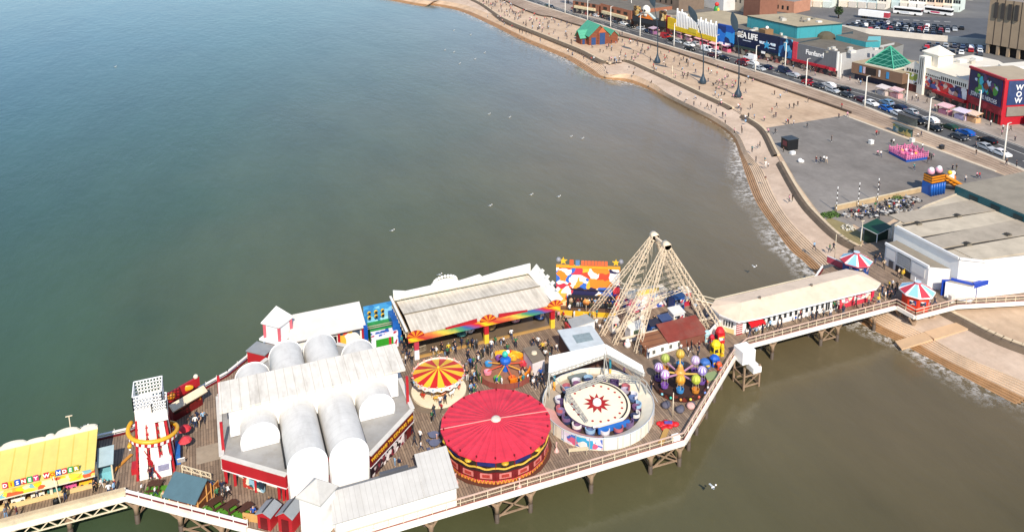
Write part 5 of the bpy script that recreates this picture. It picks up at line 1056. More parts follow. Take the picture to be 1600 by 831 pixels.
# ---- the big wheel's A-frames, wheel taken down
wf = thing('wheel_support_frame', 'tall pale lattice A-frames of a dismantled big wheel rising to two hubs', 'wheel frame', (57.5, 95, D))
FR = M('#e4d0b4', .6, .2, 1.4, dirt=.3)
AR, AF = Vector((56.9, 95.1, 19.2)), Vector((56.9, 92.2, 19.2))
AR = Vector((*G(1022, 369, 19.2), 19.2)); AF = Vector((*G(1041, 384, 19.2), 19.2))
feetR = [(49.6, 101.3), (49.3, 96.0), (66.0, 98.8), (64.8, 100.9)]; feetF = [(49.9, 93.3), (51.8, 90.3), (64.2, 91.6), (65.9, 90.0)]
for ap, fs_ in ((AR, feetR), (AF, feetF)):
    for j, (x, y) in enumerate(fs_):
        m_ = MB(); m_.truss(Vector((x, y, D)), ap + Vector((-.25 if j < 2 else .25, 0, -.2)), .56 if not (ap is AR and j == 3) else .35, 26, FR, .075, .035, up=(0, 1, 0)); m_.build('lattice_leg', wf)
m_ = MB()
for ap in (AR, AF): m_.tube([ap + Vector((0, -.5, .1)), ap + Vector((0, .5, .1))], .55, 12, FR); m_.box(ap.x - .5, ap.x + .5, ap.y - .5, ap.y + .5, ap.z - .5, ap.z + .25, FR)
m_.build('axle_bearing', wf)
m_ = MB()
for f_ in (.12, .22, .3, .38, .47, .55, .63, .7):
    for ap, fs_ in ((AR, feetR), ):
        l0 = ap.lerp(Vector((*fs_[1], D)), f_); r0 = ap.lerp(Vector((*fs_[2], D)), f_); w_ = (r0 - l0) * .28
        m_.truss(l0, l0 + w_, .3, 3, FR, .05, .03, flat='v')
        if f_ > .25: m_.truss(r0 - w_ * 1.4, r0, .3, 4, FR, .05, .03, flat='v')
        m_.bar(l0 + w_, l0 + w_ + Vector((0, 0, -1.2)), .05, .05, FR)
for f_ in (.34, .52, .68): m_.bar(AR.lerp(Vector((*feetR[0], D)), f_), AR.lerp(Vector((*feetR[1], D)), f_), .08, .08, FR); m_.bar(AF.lerp(Vector((*feetF[0], D)), f_), AF.lerp(Vector((*feetF[1], D)), f_), .08, .08, FR); m_.bar(AF.lerp(Vector((*feetF[2], D)), f_), AF.lerp(Vector((*feetF[3], D)), f_), .08, .08, FR)
for s_ in (-1.2, -.4, .5, 1.4): m_.tube([AR + Vector((s_ * .4, 0, 0)), Vector((57.5 + s_ * 1.6, 96, D + 3))], .025, 4, FR)
m_.bar(AR, AF, .3, .3, FR); m_.build('cross_brace', wf)
m_ = MB(); m_.bar((50, 93, D + 2.2), (62.5, 99, D + 2.4), .3, .35, FR); m_.bar((50.3, 92, D + 1.5), (65, 91.5, D + 1.7), .2, .25, FR); m_.truss((50.5, 95.5, D + 3.2), (65, 98, D + 3.2), .5, 18, FR, .08, .05, flat='v'); m_.build('base_beam', wf)

# ---- stalls around the frame's feet
def shed(name, label, cat, x0, x1, y0, y1, z1, wall, roof, slope=0.0, group=None):
    t = thing(name, label, cat, ((x0 + x1) / 2, (y0 + y1) / 2, D), group)
    m_ = MB(); m_.box(x0, x1, y0, y1, D, z1, wall); m_.build('wall', t)
    m_ = MB(); m_.slab([(x0 - .12, y0 - .15, z1 + .08), (x1 + .12, y0 - .15, z1 + .08), (x1 + .12, y1 + .12, z1 + .08 + slope), (x0 - .12, y1 + .12, z1 + .08 + slope)], .08, roof); m_.build('roof', t); return t
t = shed('red_roof_shed', 'long shed with a sloping rust red roof inside the wheel frame', 'shed', 56.0, 62.3, 88.9, 92.0, 6.3, M('#7a4a3a', .7), M('#7d3428', .7, .22, .7, dirt=.25), 1.0)
t = shed('brown_roof_shed', 'low shed with patchy brown boarded roof between the wheel frame legs', 'shed', 52.4, 55.9, 88.9, 91.4, 6.2, M('#6a4030'), striped('#8a5a3c', '#6f4630', .9, 1, .8, .8, False, .1, .3, .3), .5)
m_ = MB(); m_.bar((52.5, 88.6, D + .65), (63.3, 89.4, D + .65), .18, 1.3, WHITE2)
for k in range(7): m_.bar((53.3 + k * 1.4, 88.5 + k * .11, D + .75), (53.7 + k * 1.4, 88.5 + k * .12, D + .75), .1, .5, M('#6a6a60'))
m_.bar((63.3, 89.4, D + .7), (66.2, 91.2, D + .7), .18, 1.4, WHITE2); solo(m_, 'white_hoarding', 'white hoarding with dark openings between the balloon ride and red roofed shed', 'hoarding', (57.8, 89, D))
t = shed('white_cabin', 'white cabin with a greenish window at the wheel frame feet', 'cabin', 52.3, 54.6, 93.0, 94.6, 6.9, WHITE2, M('#dcdad2')); m_ = MB(); m_.box(52.8, 53.9, 92.94, 92.99, 5.9, 6.6, M('#66745c', .2)); m_.build('window', t)
for i, (x0, x1, y0, y1, h, wc, rc, lb) in enumerate(((55.4, 56.9, 92.6, 93.8, 1.9, '#1f4f94', '#2a2a38', 'dark blue game stall beside the white cabin at the wheel frame'), (57.4, 59.0, 93.0, 94.2, 2.0, '#24467c', '#3a4a70', 'blue fronted game stall behind the red roofed shed'), (59.6, 61.4, 93.4, 95.0, 2.3, '#ece8e2', '#d8d4cc', 'white stall with plain pale roof behind the red roofed shed'), (62.0, 63.8, 97.2, 98.8, 2.4, '#1c4c90', '#20406e', 'bright blue square stall at the right foot of the wheel frame'), (64.2, 65.6, 98.2, 99.6, 2.2, '#b83040', '#e4ddd2', 'red and white stall at the neck end of the wheel frame'), (50.9, 52.0, 95.8, 96.9, 1.8, '#e6e0d8', '#cfc8bc', 'pale narrow stall left of the white cabin'))):
    t = shed('game_stall', lb, 'game stall', x0, x1, y0, y1, D + h, M(wc, .5, .2), M(rc, .6), .2, 'small stalls under the wheel frame')
    m_ = MB(); m_.box(x0 + .15, x1 - .15, y0 - .05, y0 - .01, D + .8, D + h - .3, mural('stall_goods', ['#20242c', '#8a90a0', '#d8d4d0', '#b84a50', '#3a5a90', '#1a1a20', '#e8d8a0'], 2.4)); m_.build('serving_hatch', t)
t = thing('prize_arcade', 'bright prize arcade with blue and pink posters and yellow top behind the wheel frame', 'arcade stall', (59.5, 100, D))
m_ = MB(); m_.box(55.6, 62.2, 99.6, 101.4, D, 7.4, mural('arcade_posters', ['#e8d4d0', '#3a5ab0', '#d86a80', '#f0e8e4', '#2a4a90', '#e8a0a8', '#f0e0d0', '#b8c8e0'], 1.0)); m_.build('wall', t); m_ = MB(); m_.box(55.5, 62.3, 99.5, 101.5, 7.4, 7.6, M('#cfc6b4')); m_.build('roof', t)
m_ = MB(); m_.box(57, 60.8, 99.7, 99.9, 7.603, 8.2, M('#e0c060', .5)); m_.build('sign_board', t)
for k, (x, y, r_, cl, lb) in enumerate(((51.3, 92.0, .5, '#e8e4e0', 'round white inflatable figure by the wheel frame feet'), (51.4, 97.3, .55, '#e8dcd8', 'white and pink inflatable figure behind the white cabin'), (56.6, 97.4, .5, '#ece6dc', 'cream inflatable figure before the prize arcade'))):
    m_ = MB(); m_.ball((x, y, D + r_ * .8), r_, M(cl, .5), 10, 8, (1, 1, 1)); m_.ball((x, y, D + r_ * 2), r_ * .65, M(cl, .5), 10, 8); m_.ball((x - r_ * .8, y, D + r_ * 1.2), r_ * .3, M('#d87a80'), 8, 6); solo(m_, 'inflatable_figure', lb, 'inflatable', (x, y, D))
# ============================================================ NECK OF THE PIER
nb = thing('shop_row', 'long cream hip roofed shop row along the pier neck with red and white front', 'shop building', (79, 90.5, D))
NR_ = M('#e6cdb2', .75, .14, .5, dirt=.25)
e_ = [(65.3, 90.4), (66.6, 87.6), (70.3, 87.3), (91.6, 87.3), (93.5, 88.4), (93.5, 92.2), (91.8, 94.0), (67.0, 94.0), (65.3, 92.6)]
m_ = MB(); ez, rz_ = 7.75, 8.55; ridge = [(69.4, 90.7), (91.0, 90.7)]
def rp(i): return (*ridge[i], rz_)
E3 = [(x, y, ez) for x, y in e_]
for f in ((0, 1, 'a'), (1, 2, 'a'), (3, 4, 'b'), (4, 5, 'b'), (5, 6, 'b'), (7, 8, 'a'), (8, 0, 'a')): m_.poly([E3[f[0]], E3[f[1]], rp(0 if f[2] == 'a' else 1)], NR_)
m_.poly([E3[2], E3[3], rp(1), rp(0)], NR_); m_.poly([E3[6], E3[7], rp(0), rp(1)], NR_); m_.prism(e_, ez - .22, ez - .004, WHITE2); m_.build('roof', nb)
wl = [(65.9, 90.4), (67.0, 88.7), (92.4, 88.7), (92.9, 89.2), (92.9, 92.0), (91.5, 93.4), (67.2, 93.4), (65.9, 92.4)]
m_ = MB(); m_.prism(wl, D, ez - .22, M('#efece6', .5, .1)); m_.build('wall', nb)
x = 71.4
while x < 82.4:
    wn = MB(); wn.box(x, x + .62, 88.6, 88.697, D + .75, D + 2.0, WHITE2); fr_ = wn.build('window', nb); p = MB(); p.box(x + .07, x + .55, 88.57, 88.597, D + .82, D + 1.93, GLASS); p.build('pane', fr_); x += .98
for x in (83.0, 84.3): wn = MB(); wn.box(x, x + 1.0, 88.6, 88.697, D + .1, D + 2.1, WHITE2); fr_ = wn.build('door', nb); p = MB(); p.box(x + .1, x + .46, 88.57, 88.597, D + .25, D + 2.0, GLASS); p.box(x + .54, x + .9, 88.57, 88.597, D + .25, D + 2.0, GLASS); p.build('pane', fr_)
for x in (85.8, 89.0): p = MB(); p.box(x, x + 2.8, 88.55, 88.697, D + .7, D + 2.2, mural('gift_display', ['#e8dcd0', '#d87a8a', '#f0ece4', '#c83a4a', '#e8c8a0', '#9aa8b0', '#e8e0d8'], 2.2)); p.build('shop_display', nb)
p = MB(); p.box(85.6, 92.2, 88.5, 88.698, D, D + .65, M('#c8384a', .5, .2)); p.box(91.9, 92.4, 88.45, 88.698, D + .653, D + 2.3, M('#c8284a', .5)); p.build('shop_front', nb)
STR = striped('#a83040', '#ece2d8', .34, 2, .6, .6)
p = MB(); p.bar((67.06, 88.6, D + 1.25), (68.1, 88.62, D + 1.25), .1, 2.5, STR); p.build('striped_quoin', nb)
p = MB(); a_, b2 = Vector((65.8, 90.3, 0)), Vector((66.95, 88.66, 0)); n = Vector((-.82, -.57, 0)) * .06
for i in range(4): c0 = a_.lerp(b2, .15 + i * .2) + n; p.bar((*c0.xy, D + 1.1), (*c0.xy, D + 1.9), .22, .06, GLASS)
p.build('window', nb)
p = MB(); c0, c1 = a_.lerp(b2, .1) + n, a_.lerp(b2, .9) + n; p.bar((*c0.xy, D + .45), (*c1.xy, D + .45), .06, .7, M('#e0c88a', .6)); p.build('plinth', nb)
p = MB(); p.slab([(68.7, 87.5, D + 1.65), (71.2, 87.5, D + 1.65), (71.2, 88.72, D + 2.2), (68.7, 88.72, D + 2.2)], .1, M('#c41420', .55)); p.box(68.7, 71.2, 87.45, 87.5, D + 1.4, D + 1.66, M('#c41420', .55)); p.build('awning', nb)
p = MB(); p.box(68.8, 71.1, 88.6, 88.697, D + .6, D + 2.0, M('#3a3030')); p.build('serving_hatch', nb)
for x in (72.5, 82.0): p = MB(); p.lathe((x, 90.7, rz_ - .1), [(.2, 0), (.2, .35), (.01, .4)], 8, M('#6a6055')); p.build('roof_vent', nb)

# ---- rotundas with striped conical roofs
def rotunda(name, label, cx, cy, r, ze, za, body, trim):
    t = thing(name, label, 'rotunda kiosk', (cx, cy, D), 'octagonal kiosks with striped roofs')
    n_ = 8; P_ = lambda i, rr, z: (cx + rr * math.cos(math.pi * (i + .15) / 4), cy + rr * math.sin(math.pi * (i + .15) / 4), z)
    m_ = MB(); m_.prism([P_(i, r * .78, 0)[:2] for i in range(8)], D, ze - .1, body); m_.build('wall', t)
    m_ = MB(); rt_ = .42
    for i in range(8):
        mt = M('#c43a48', .5, .12) if i % 2 else M('#8cc0d6', .5, .12)
        for k, (s0, s1, mm) in enumerate(((0, .12, WHITE2), (.12, .88, mt), (.88, 1, WHITE2))):
            L0 = lambda s, rr, z: tuple(Vector(P_(i, rr, z)).lerp(Vector(P_(i + 1, rr, z)), s))
            m_.poly([L0(s0, r, ze), L0(s1, r, ze), L0(s1, rt_, za), L0(s0, rt_, za)], mm)
    m_.build('striped_roof', t)
    m_ = MB(); m_.prism([P_(i, r * 1.01, 0)[:2] for i in range(8)], ze - .2, ze - .004, trim); m_.build('eaves', t)
    m_ = MB(); m_.prism([P_(i, rt_ + .12, 0)[:2] for i in range(8)], za - .15, za + .25, M('#c0646c', .5), M('#b8ccd4', .4)); m_.build('lantern', t)
    m_ = MB()
    for i in (4, 5, 6): 
        a0, a1 = Vector(P_(i, r * .79, 0)), Vector(P_(i + 1, r * .79, 0)); m_.bar((*a0.lerp(a1, .2).xy, D + 1.3), (*a0.lerp(a1, .8).xy, D + 1.3), .06, .7, mural('rot_goods', ['#2a2a34', '#c8a8a0', '#e8e0d8', '#3a4a80'], 3))
    m_.build('serving_hatch', t); return t
x, y = G(1433, 452, 7.7); rotunda('rotunda_kiosk', 'red walled octagonal kiosk with red and blue striped roof at the front railing', x, y, 2.6, 7.6, 8.75, M('#d2361c', .5, .12), WHITE2)
x, y = G(1338, 405, 7.4); rotunda('rotunda_kiosk', 'blue walled octagonal kiosk with striped roof behind the end of the shop row', x, y, 2.6, 7.3, 8.45, M('#1c4488', .5), M('#c0606a', .5))
p = MB(); q0, q1 = G(1292, 410, D), G(1325, 424, D); p.bar((*q0, D + .6), (*q1, D + .6), .12, 1.1, M('#b84a58', .6)); p.bar((*q0, D + 1.2), (*q1, D + 1.2), .2, .1, M('#d0d4d8')); solo(p, 'stair_parapet', 'red and grey stair parapet beside the blue kiosk', 'parapet', (*q0, D))
mast(1426, 476, 4.6, 'flag_pole', 'white pole in front of the red octagonal kiosk', r=.05, mat=WHITE2); mast(1304, 405, 4.6, 'flag_pole', 'pale pole left of the blue octagonal kiosk', r=.05); mast(1345, 385, 4.8, 'lamp_mast', 'pale mast with crossbar behind the blue octagonal kiosk', r=.05, cross=True)

# ---- white pier head building
wb = thing('pier_entrance_building', 'large white flat roofed building with long stained roof bays at the pier entrance', 'building', (116, 92, PZ))
SR = M('#a89c8a', .85, .22, .35, dirt=.45); SR2 = M('#c0b39d', .85, .2, .3, dirt=.35); DKG = M('#37322b', .85, .2)
m_ = MB(); m_.prism([(105.6, 84.9), (108.2, 82.7), (126.6, 79.0), (126.6, 104), (117, 102.2), (105.6, 98)], PZ - .05, 11.0, M('#efece6', .5, .07, .4, dirt=.06), SR2); m_.build('wall', wb)
y0s = [(83.3, 87.6), (88.4, 92.2), (92.9, 97.0), (97.8, 101.4)]
for i, (a, c_) in enumerate(y0s):
    x0 = 105.9 + max(0, (a - 97) * 2.2) + (1.6 if i == 0 else 0)
    m_ = MB(); zz_ = 11.0 + .1 * (i % 2); m_.prism([(x0, a + .1), (126.5, a - 2.2), (126.5, c_ - .7), (x0, c_)], 11.003, zz_ + .12, SR if i % 2 else SR2); m_.build('roof_bay', wb)
for i, (px, py) in enumerate(((1435, 350), (1497, 338), (1512, 382), (1575, 368))):
    x, y = G(px, py, 11.2); m_ = MB(); m_.box(x - .5, x + .5, y - .35, y + .35, 11.1, 11.5, M('#6f675a', .8)); m_.box(x - .55, x + .1, y - .4, y + .4, 11.503, 11.6, DKG); m_.build('roof_vent', wb)
for i, yy in enumerate((88.0, 92.55, 97.4)):
    m_ = MB(); x0 = 105.9 + max(0, (yy - 97) * 2.2); m_.bar((x0, yy, 11.05), (126.5, yy - 1.6, 11.05), .45, .2, DKG); m_.build('gutter', wb)
m_ = MB(); m_.slab([(105.5, 84.8, 11.35), (108.2, 82.6, 11.35), (108.2, 82.4, 11.35), (105.4, 84.6, 11.35)], .3, WHITE2); m_.bar((105.45, 84.9, 11.15), (105.45, 97.3, 11.15), .25, .35, WHITE2); m_.bar((105.6, 98, 11.08), (117, 102.2, 11.08), .2, .16, SR2); m_.bar((117, 102.2, 11.08), (126.6, 104, 11.08), .2, .16, SR2); m_.bar((108.2, 82.6, 11.15), (126.6, 78.9, 11.15), .25, .35, WHITE2); m_.build('parapet', wb)
m_ = MB(); m_.prism([(102.9, 88.0), (105.5, 86.2), (105.5, 97.2), (102.9, 97.0)], PZ, 8.7, M('#e8e5e0', .5, .08), M('#8e8474', .85, .2, .4, dirt=.4)); m_.bar((102.85, 88, 8.75), (102.85, 97, 8.75), .3, .4, WHITE2); m_.build('front_block', wb)
m_ = MB(); m_.box(102.78, 102.86, 91.6, 94.3, D + 1.3, D + 3.4, M('#40444a', .3))
for k in range(6): m_.box(102.72, 102.775, 91.6, 94.3, D + 1.4 + k * .34, D + 1.52 + k * .34, M('#c8ccd0', .4))
m_.build('louvred_window', wb)
for y0, y1 in ((88.6, 91.2), (94.7, 96.6)): m_ = MB(); m_.box(102.78, 102.86, y0, y1, D + 1.5, D + 3.3, M('#dcdad6', .5, .06)); m_.build('wall_panel', wb)
m_ = MB(); m_.box(102.76, 102.86, 91.3, 94.4, D, D + 1.1, M('#20242c', .3)); m_.build('entrance', wb); m_ = MB(); m_.box(102.76, 102.86, 95.0, 95.9, D, D + 1.3, M('#4a4a50', .4)); m_.build('door', wb)
p = MB(); p.tube([(102.66, 92.6, D + .75), (102.55, 92.6, D + .75)], .35, 14, YELLOW); p.build('entrance_emblem', wb)
for px, py in ((1588, 410), (1599, 412)):
    x, y = G(px, py, 9.2); m_ = MB(); m_.box(122.0 + (px - 1588) * .24, 123.6 + (px - 1588) * .24, 81.2, 81.42, 7.6, 9.2, GLASS); m_.build('window', wb)
t = thing('blue_canopy', 'bright blue angular canopy and hoarding against the white entrance building', 'canopy', (106, 84, D))
BL = M('#1440a8', .45, .1)
pts = [G(1472, 437, 7.6), G(1486, 437, 7.6), G(1520, 447, 7.4), G(1562, 433, 7.6)]
for a, c_ in zip(pts[1:], pts[2:]): m_ = MB(); m_.bar((*a, 7.5), (*c_, 7.5), .5, .75, BL); m_.build('canopy_beam', t)
m_ = MB(); m_.bar((*pts[0], 6.3), (*pts[1], 6.3), .2, 2.6, BL); m_.build('hoarding', t)
m_ = MB(); m_.bar((pts[1][0] + .2, pts[1][1] + .15, 6.1), (pts[2][0] - .3, pts[2][1] + .15, 6.1), .15, 2.0, WHITE2); m_.bar((pts[2][0] - .3, pts[2][1] + .1, 6.1), (pts[2][0] + 1.4, pts[2][1] + .35, 6.1), .15, 2.1, M('#2a3c80')); m_.build('shutter', t)
q = [G(1478, 437, 7.9), G(1520, 428, 7.9), G(1530, 436, 7.9), G(1520, 446, 7.9)]
m_ = MB(); m_.prism(q, D, 7.6, WHITE2, SR); m_.build('flat_roof', t)
p = MB(); x, y = G(1527, 462, D); p.box(x - .4, x + .4, y - .3, y + .3, D, D + 1.5, WHITE2); solo(p, 'white_cabinet', 'white cabinet standing in front of the blue canopy', 'cabinet', (x, y, D))
p = MB(); x, y = G(1486, 472, D); p.box(x - .35, x + .35, y - .3, y + .3, D, D + 1.2, M('#d8d0c4')); solo(p, 'white_cabinet', 'pale cabinet by the terrace railing right of the red kiosk', 'cabinet', (x, y, D))
# ---- teal trimmed building beyond
t = thing('teal_building', 'flat roofed building with a dark teal wall behind the white entrance building', 'building', (150, 100, PZ))
TEAL = M('#11525c', .4, .2)
qa, qb2, qc, qd = (126.62, 104.4), (126.62, 70), (175, 70), (175, 104.4)
m_ = MB(); m_.prism([qa, qb2, qc, qd], PZ, 12.3, TEAL); m_.build('wall', t); m_ = MB(); m_.prism([qa, qb2, qc, qd], 12.303, 12.6, TEAL, M('#8f8676', .85, .25, .3, dirt=.4)); m_.build('roof', t)
for i in range(7): m_ = MB(); f = .12 + i * .13; x, y = qa[0] + (qb2[0] - qa[0]) * f, qa[1] + (qb2[1] - qa[1]) * f; m_.box(x - .1, x - .02, y - .9, y + .9, 11.3, 12.1, M('#0a2c34', .3)); m_.build('window', t)

# ---- terrace cafe, green hut, rails by the pier root
t = thing('green_hut', 'small open hut with dark green sloping roof beside the cafe terrace', 'hut', (*G(1370, 372, PZ), PZ))
q = [G(1345, 353, 7.0), G(1371, 366, 6.7), G(1395, 354, 6.9), G(1370, 341, 7.2)]
m_ = MB(); m_.slab([(*q[0], 7.0), (*q[1], 6.7), (*q[2], 6.9), (*q[3], 7.2)], .12, M('#123f28', .5, .2), WHITE2); m_.build('roof', t)
cxy = (sum(a[0] for a in q) / 4, sum(a[1] for a in q) / 4); m_ = MB(); m_.prism([(cxy[0] + (a[0] - cxy[0]) * .75, cxy[1] + (a[1] - cxy[1]) * .75) for a in q], PZ, 6.4, M('#0f2c1c', .7, .3)); m_.build('wall', t)
m_ = MB()
for a in q: m_.bar((cxy[0] + (a[0] - cxy[0]) * .93, cxy[1] + (a[1] - cxy[1]) * .93, PZ), (cxy[0] + (a[0] - cxy[0]) * .93, cxy[1] + (a[1] - cxy[1]) * .93, 6.6), .1, .1, WHITE2)
m_.build('post', t)
p = MB(); q0, q1 = G(1305, 329, PZ), G(1452, 297, PZ); p.bar((*q0, PZ + .5), (*q1, PZ + .5), .3, 1.0, M('#b8a07c', .8, .2)); p.bar((*q0, PZ + 1.02), (*q1, PZ + 1.02), .42, .06, M('#d6c3a0', .8)); solo(p, 'terrace_wall', 'low sandy wall between the asphalt plaza and the cafe terrace', 'wall', (*q0, PZ))
p = MB(); p.prism([G(1308, 335, PZ), G(1360, 366, PZ), G(1400, 340, PZ), G(1500, 300, PZ), G(1455, 298, PZ)], PZ + .008, PZ + .03, M('#8a8178', .85, .25, .6)); solo(p, 'terrace_paving', 'grey paved cafe terrace crowded with tables below the plaza', 'terrace', (*G(1360, 330, PZ), PZ))
def cafe_set(px, py, i):
    x, y = G(px, py, PZ); t = thing('cafe_table', CAFE_L[i % len(CAFE_L)], 'cafe table', (x, y, PZ), 'cafe tables on the terrace')
    m_ = MB(); m_.lathe((x, y, PZ), [(.03, .03), (.03, .7), (.45, .72), (.45, .75), (.01, .75)], 10, M(['#c8c4bc', '#3a3a3e', '#d8d4cc'][i % 3], .5)); m_.build('tabletop', t)
    for k in range(3):
        a_ = i + k * 2.1; cx, cy = x + .75 * math.cos(a_), y + .75 * math.sin(a_); m_ = MB(); cm = M(['#2a2a2c', '#d0ccc4', '#55585c'][(i + k) % 3], .6); m_.box(cx - .2, cx + .2, cy - .2, cy + .2, PZ + .42, PZ + .46, cm); ch = m_.build('chair', t)
        m_ = MB(); m_.bar((cx + .2 * math.cos(a_), cy + .2 * math.sin(a_), PZ + .46), (cx + .24 * math.cos(a_), cy + .24 * math.sin(a_), PZ + .85), .36, .04, cm); m_.build('backrest', ch)
CAFE_L = ['pale round cafe table with dark chairs on the crowded terrace', 'dark round cafe table with mixed chairs on the crowded terrace', 'off white round cafe table with grey chairs on the crowded terrace']
rc = random.Random(3)
for i in range(34):
    f, g_ = rc.random(), rc.random(); px = 1318 + f * 115; y_top = 333 - (px - 1308) * .22; y_bot = min(358, 341 + (px - 1318) * .5) if px < 1350 else 350 - (px - 1350) * .28
    cafe_set(px, y_top + (y_bot - y_top) * (.1 + .85 * g_), i)
for k, (px, py, lb) in enumerate(((1306.5, 331, 'white and dark banded pole at the left end of the terrace wall'), (1340.5, 324, 'white and dark banded pole at the middle of the terrace wall'), (1370.5, 317, 'white and dark banded pole furthest along the terrace wall'))):
    x, y = G(px, py, PZ); m_ = MB()
    for j in range(10): m_.tube([(x, y, PZ + j * .52), (x, y, PZ + (j + 1) * .52)], .08, 8, WHITE2 if j % 2 else M('#3c3432'))
    solo(m_, 'banded_pole', lb, 'pole', (x, y, PZ), 'banded poles on the terrace wall')
p = MB(); p.prism([G(1283, 350, PZ), G(1345, 385, PZ), G(1350, 366, PZ), G(1322, 350, PZ), G(1296, 340, PZ)], PZ + .01, PZ + .04, M('#8f8158', .95, .35, .5)); solo(p, 'dry_grass_bed', 'dry grass and sand bed beside the sea wall at the pier root', 'planting bed', (*G(1310, 355, PZ), PZ))
rs = random.Random(11)
for k, (px, py, lb) in enumerate(((1292, 338, 'low green shrub at the corner of the plaza kerb'), (1302, 336, 'darker green shrub beside the left banded pole'), (1399, 309, 'small green shrub at the terrace wall below the slide'), (1325, 357, 'white flowering shrub mound by the terrace'))):
    x, y = G(px, py, PZ); m_ = MB(); gm_ = M('#48662a' if 'white' not in lb else '#c8c4b8', .9, .4, 3)
    for j in range(140):
        a_, r_, h = rs.uniform(0, 6.28), 1.3 * rs.random() ** .5, rs.random(); c0 = Vector((x + r_ * math.cos(a_), y + r_ * math.sin(a_), PZ + .9 * h * (1.1 - r_ / 1.5))); u_ = Vector((rs.uniform(-1, 1), rs.uniform(-1, 1), rs.uniform(-1, 1))).normalized() * .2; v_ = u_.cross(Vector((rs.uniform(-1, 1), 1, rs.uniform(-1, 1)))).normalized() * .16
        m_.add([c0 - u_, c0 + v_, c0 + u_, c0 - v_], [(0, 1, 2, 3)], gm_)
    solo(m_, 'shrub', lb, 'shrub', (x, y, PZ))

# ============================================================ PLAZA
t = thing('black_booth', 'square black booth standing alone on the asphalt plaza near the sea wall', 'booth', (*G(1234, 235, PZ), PZ))
x, y = G(1234, 233, PZ); m_ = MB(); m_.box(x - 1.4, x + 1.6, y - 1.0, y + 1.6, PZ + .006, PZ + 2.6, M('#17191c', .45, .3)); m_.build('wall', t); m_ = MB(); m_.box(x - 1.5, x + 1.7, y - 1.1, y + 1.7, PZ + 2.603, PZ + 2.75, M('#34383c', .5)); m_.build('roof', t); m_ = MB(); m_.box(x - 1.47, x - 1.403, y - .5, y + .9, PZ + 1, PZ + 2.2, M('#6a3238')); m_.build('serving_hatch', t)
p = MB(); x, y = G(1238, 241, PZ); p.box(x - .5, x + .6, y - .4, y + .4, PZ + .006, PZ + .7, WHITE2); solo(p, 'white_chest', 'white chest beside the black booth', 'chest', (x, y, PZ))
p = MB(); x, y = G(1250, 254, PZ); p.ball((x, y, PZ + .45), .55, WHITE2, 8, 6); p.box(x + .2, x + .9, y - .3, y + .3, PZ + .006, PZ + .5, WHITE2); solo(p, 'white_boulder', 'white rounded block on the plaza below the black booth', 'block', (x, y, PZ))
# pink roundabout on a blue base
t = thing('pink_ride', 'pink fenced children ride on a blue base on the asphalt plaza', 'fairground ride', (*G(1418, 244, PZ), PZ))
q = [G(1389, 240, PZ), G(1416, 254, PZ), G(1449, 249, PZ), G(1424, 236, PZ)]
m_ = MB(); m_.prism(q, PZ + .006, PZ + .65, M('#1c4fa0', .5, .12), M('#b86a9a', .6)); m_.build('base', t)
m_ = MB(); pk = M('#d87aa0', .5, .15)
for j in range(4):
    a, c_ = q[j], q[(j + 1) % 4]; m_.bar((*a, PZ + 1.6), (*c_, PZ + 1.6), .12, .12, pk); m_.bar((*a, PZ + 1.15), (*c_, PZ + 1.15), .08, .1, pk)
    for k in range(9): p_ = (a[0] + (c_[0] - a[0]) * k / 9, a[1] + (c_[1] - a[1]) * k / 9); m_.bar((*p_, PZ + .6), (*p_, PZ + (2.1 if k % 3 == 0 else 1.6)), .2, .2, pk)
m_.build('pink_fence', t)
cxy = (sum(a[0] for a in q) / 4, sum(a[1] for a in q) / 4)
for k in range(10): 
    p = MB(); x, y = cxy[0] + 1.9 * math.cos(k * .63), cxy[1] + 1.5 * math.sin(k * .63); p.ball((x, y, PZ + 1.1), .4, M(['#e86a8a', '#c8487a', '#f0b0c0', '#e8a03a', '#d85a7a'][k % 5], .4), 8, 6); p.tube([(x, y, PZ + .65), (x, y, PZ + 2.2)], .05, 6, M('#e8a0b8')); p.build('ride_figure', t)
# inflatable slide
t = thing('inflatable_slide', 'tall inflatable slide with blue base, orange bands and pink top at the plaza edge', 'inflatable slide', (*G(1466, 302, PZ), PZ))
sx0, sy0 = G(1458, 303, PZ); OR = striped('#e08a1c', '#2a2018', .55, 2, .7, .5); BLU = M('#1a5cb0', .4, .12)
m_ = MB(); m_.box(sx0 - 1.6, sx0 + 2.2, sy0 - .8, sy0 + 1.6, PZ, PZ + 2.6, BLU)
for k in range(6): m_.tube([(sx0 - 1.5 + k * .7, sy0 - .8, PZ), (sx0 - 1.5 + k * .7, sy0 - .8, PZ + 2.6)], .25, 8, BLU)
m_.build('base', t); m_ = MB(); m_.box(sx0 - 1.5, sx0 + 2.1, sy0 - .7, sy0 + 1.5, PZ + 2.603, PZ + 4.3, OR); m_.build('banded_tower', t)
for dx in (-.8, 1.4): m_ = MB(); m_.ball((sx0 + dx, sy0 + .4, PZ + 4.9), .75, M('#e8a8b8', .45), 12, 8); m_.ball((sx0 + dx, sy0 + .3, PZ + 5.3), .55, WHITE2, 10, 7); m_.build('pink_top', t)
m_ = MB(); m_.slab([(sx0 + 2.2, sy0 - .8, PZ + 3.6), (sx0 + 7.2, sy0 - 1.6, PZ + .5), (sx0 + 7.2, sy0 + .9, PZ + .5), (sx0 + 2.2, sy0 + 1.6, PZ + 3.6)], .5, OR); m_.tube([(sx0 + 2.2, sy0 - .8, PZ + 3.9), (sx0 + 7.4, sy0 - 1.6, PZ + .8)], .35, 8, M('#e08a1c', .45)); m_.build('slide_bed', t)
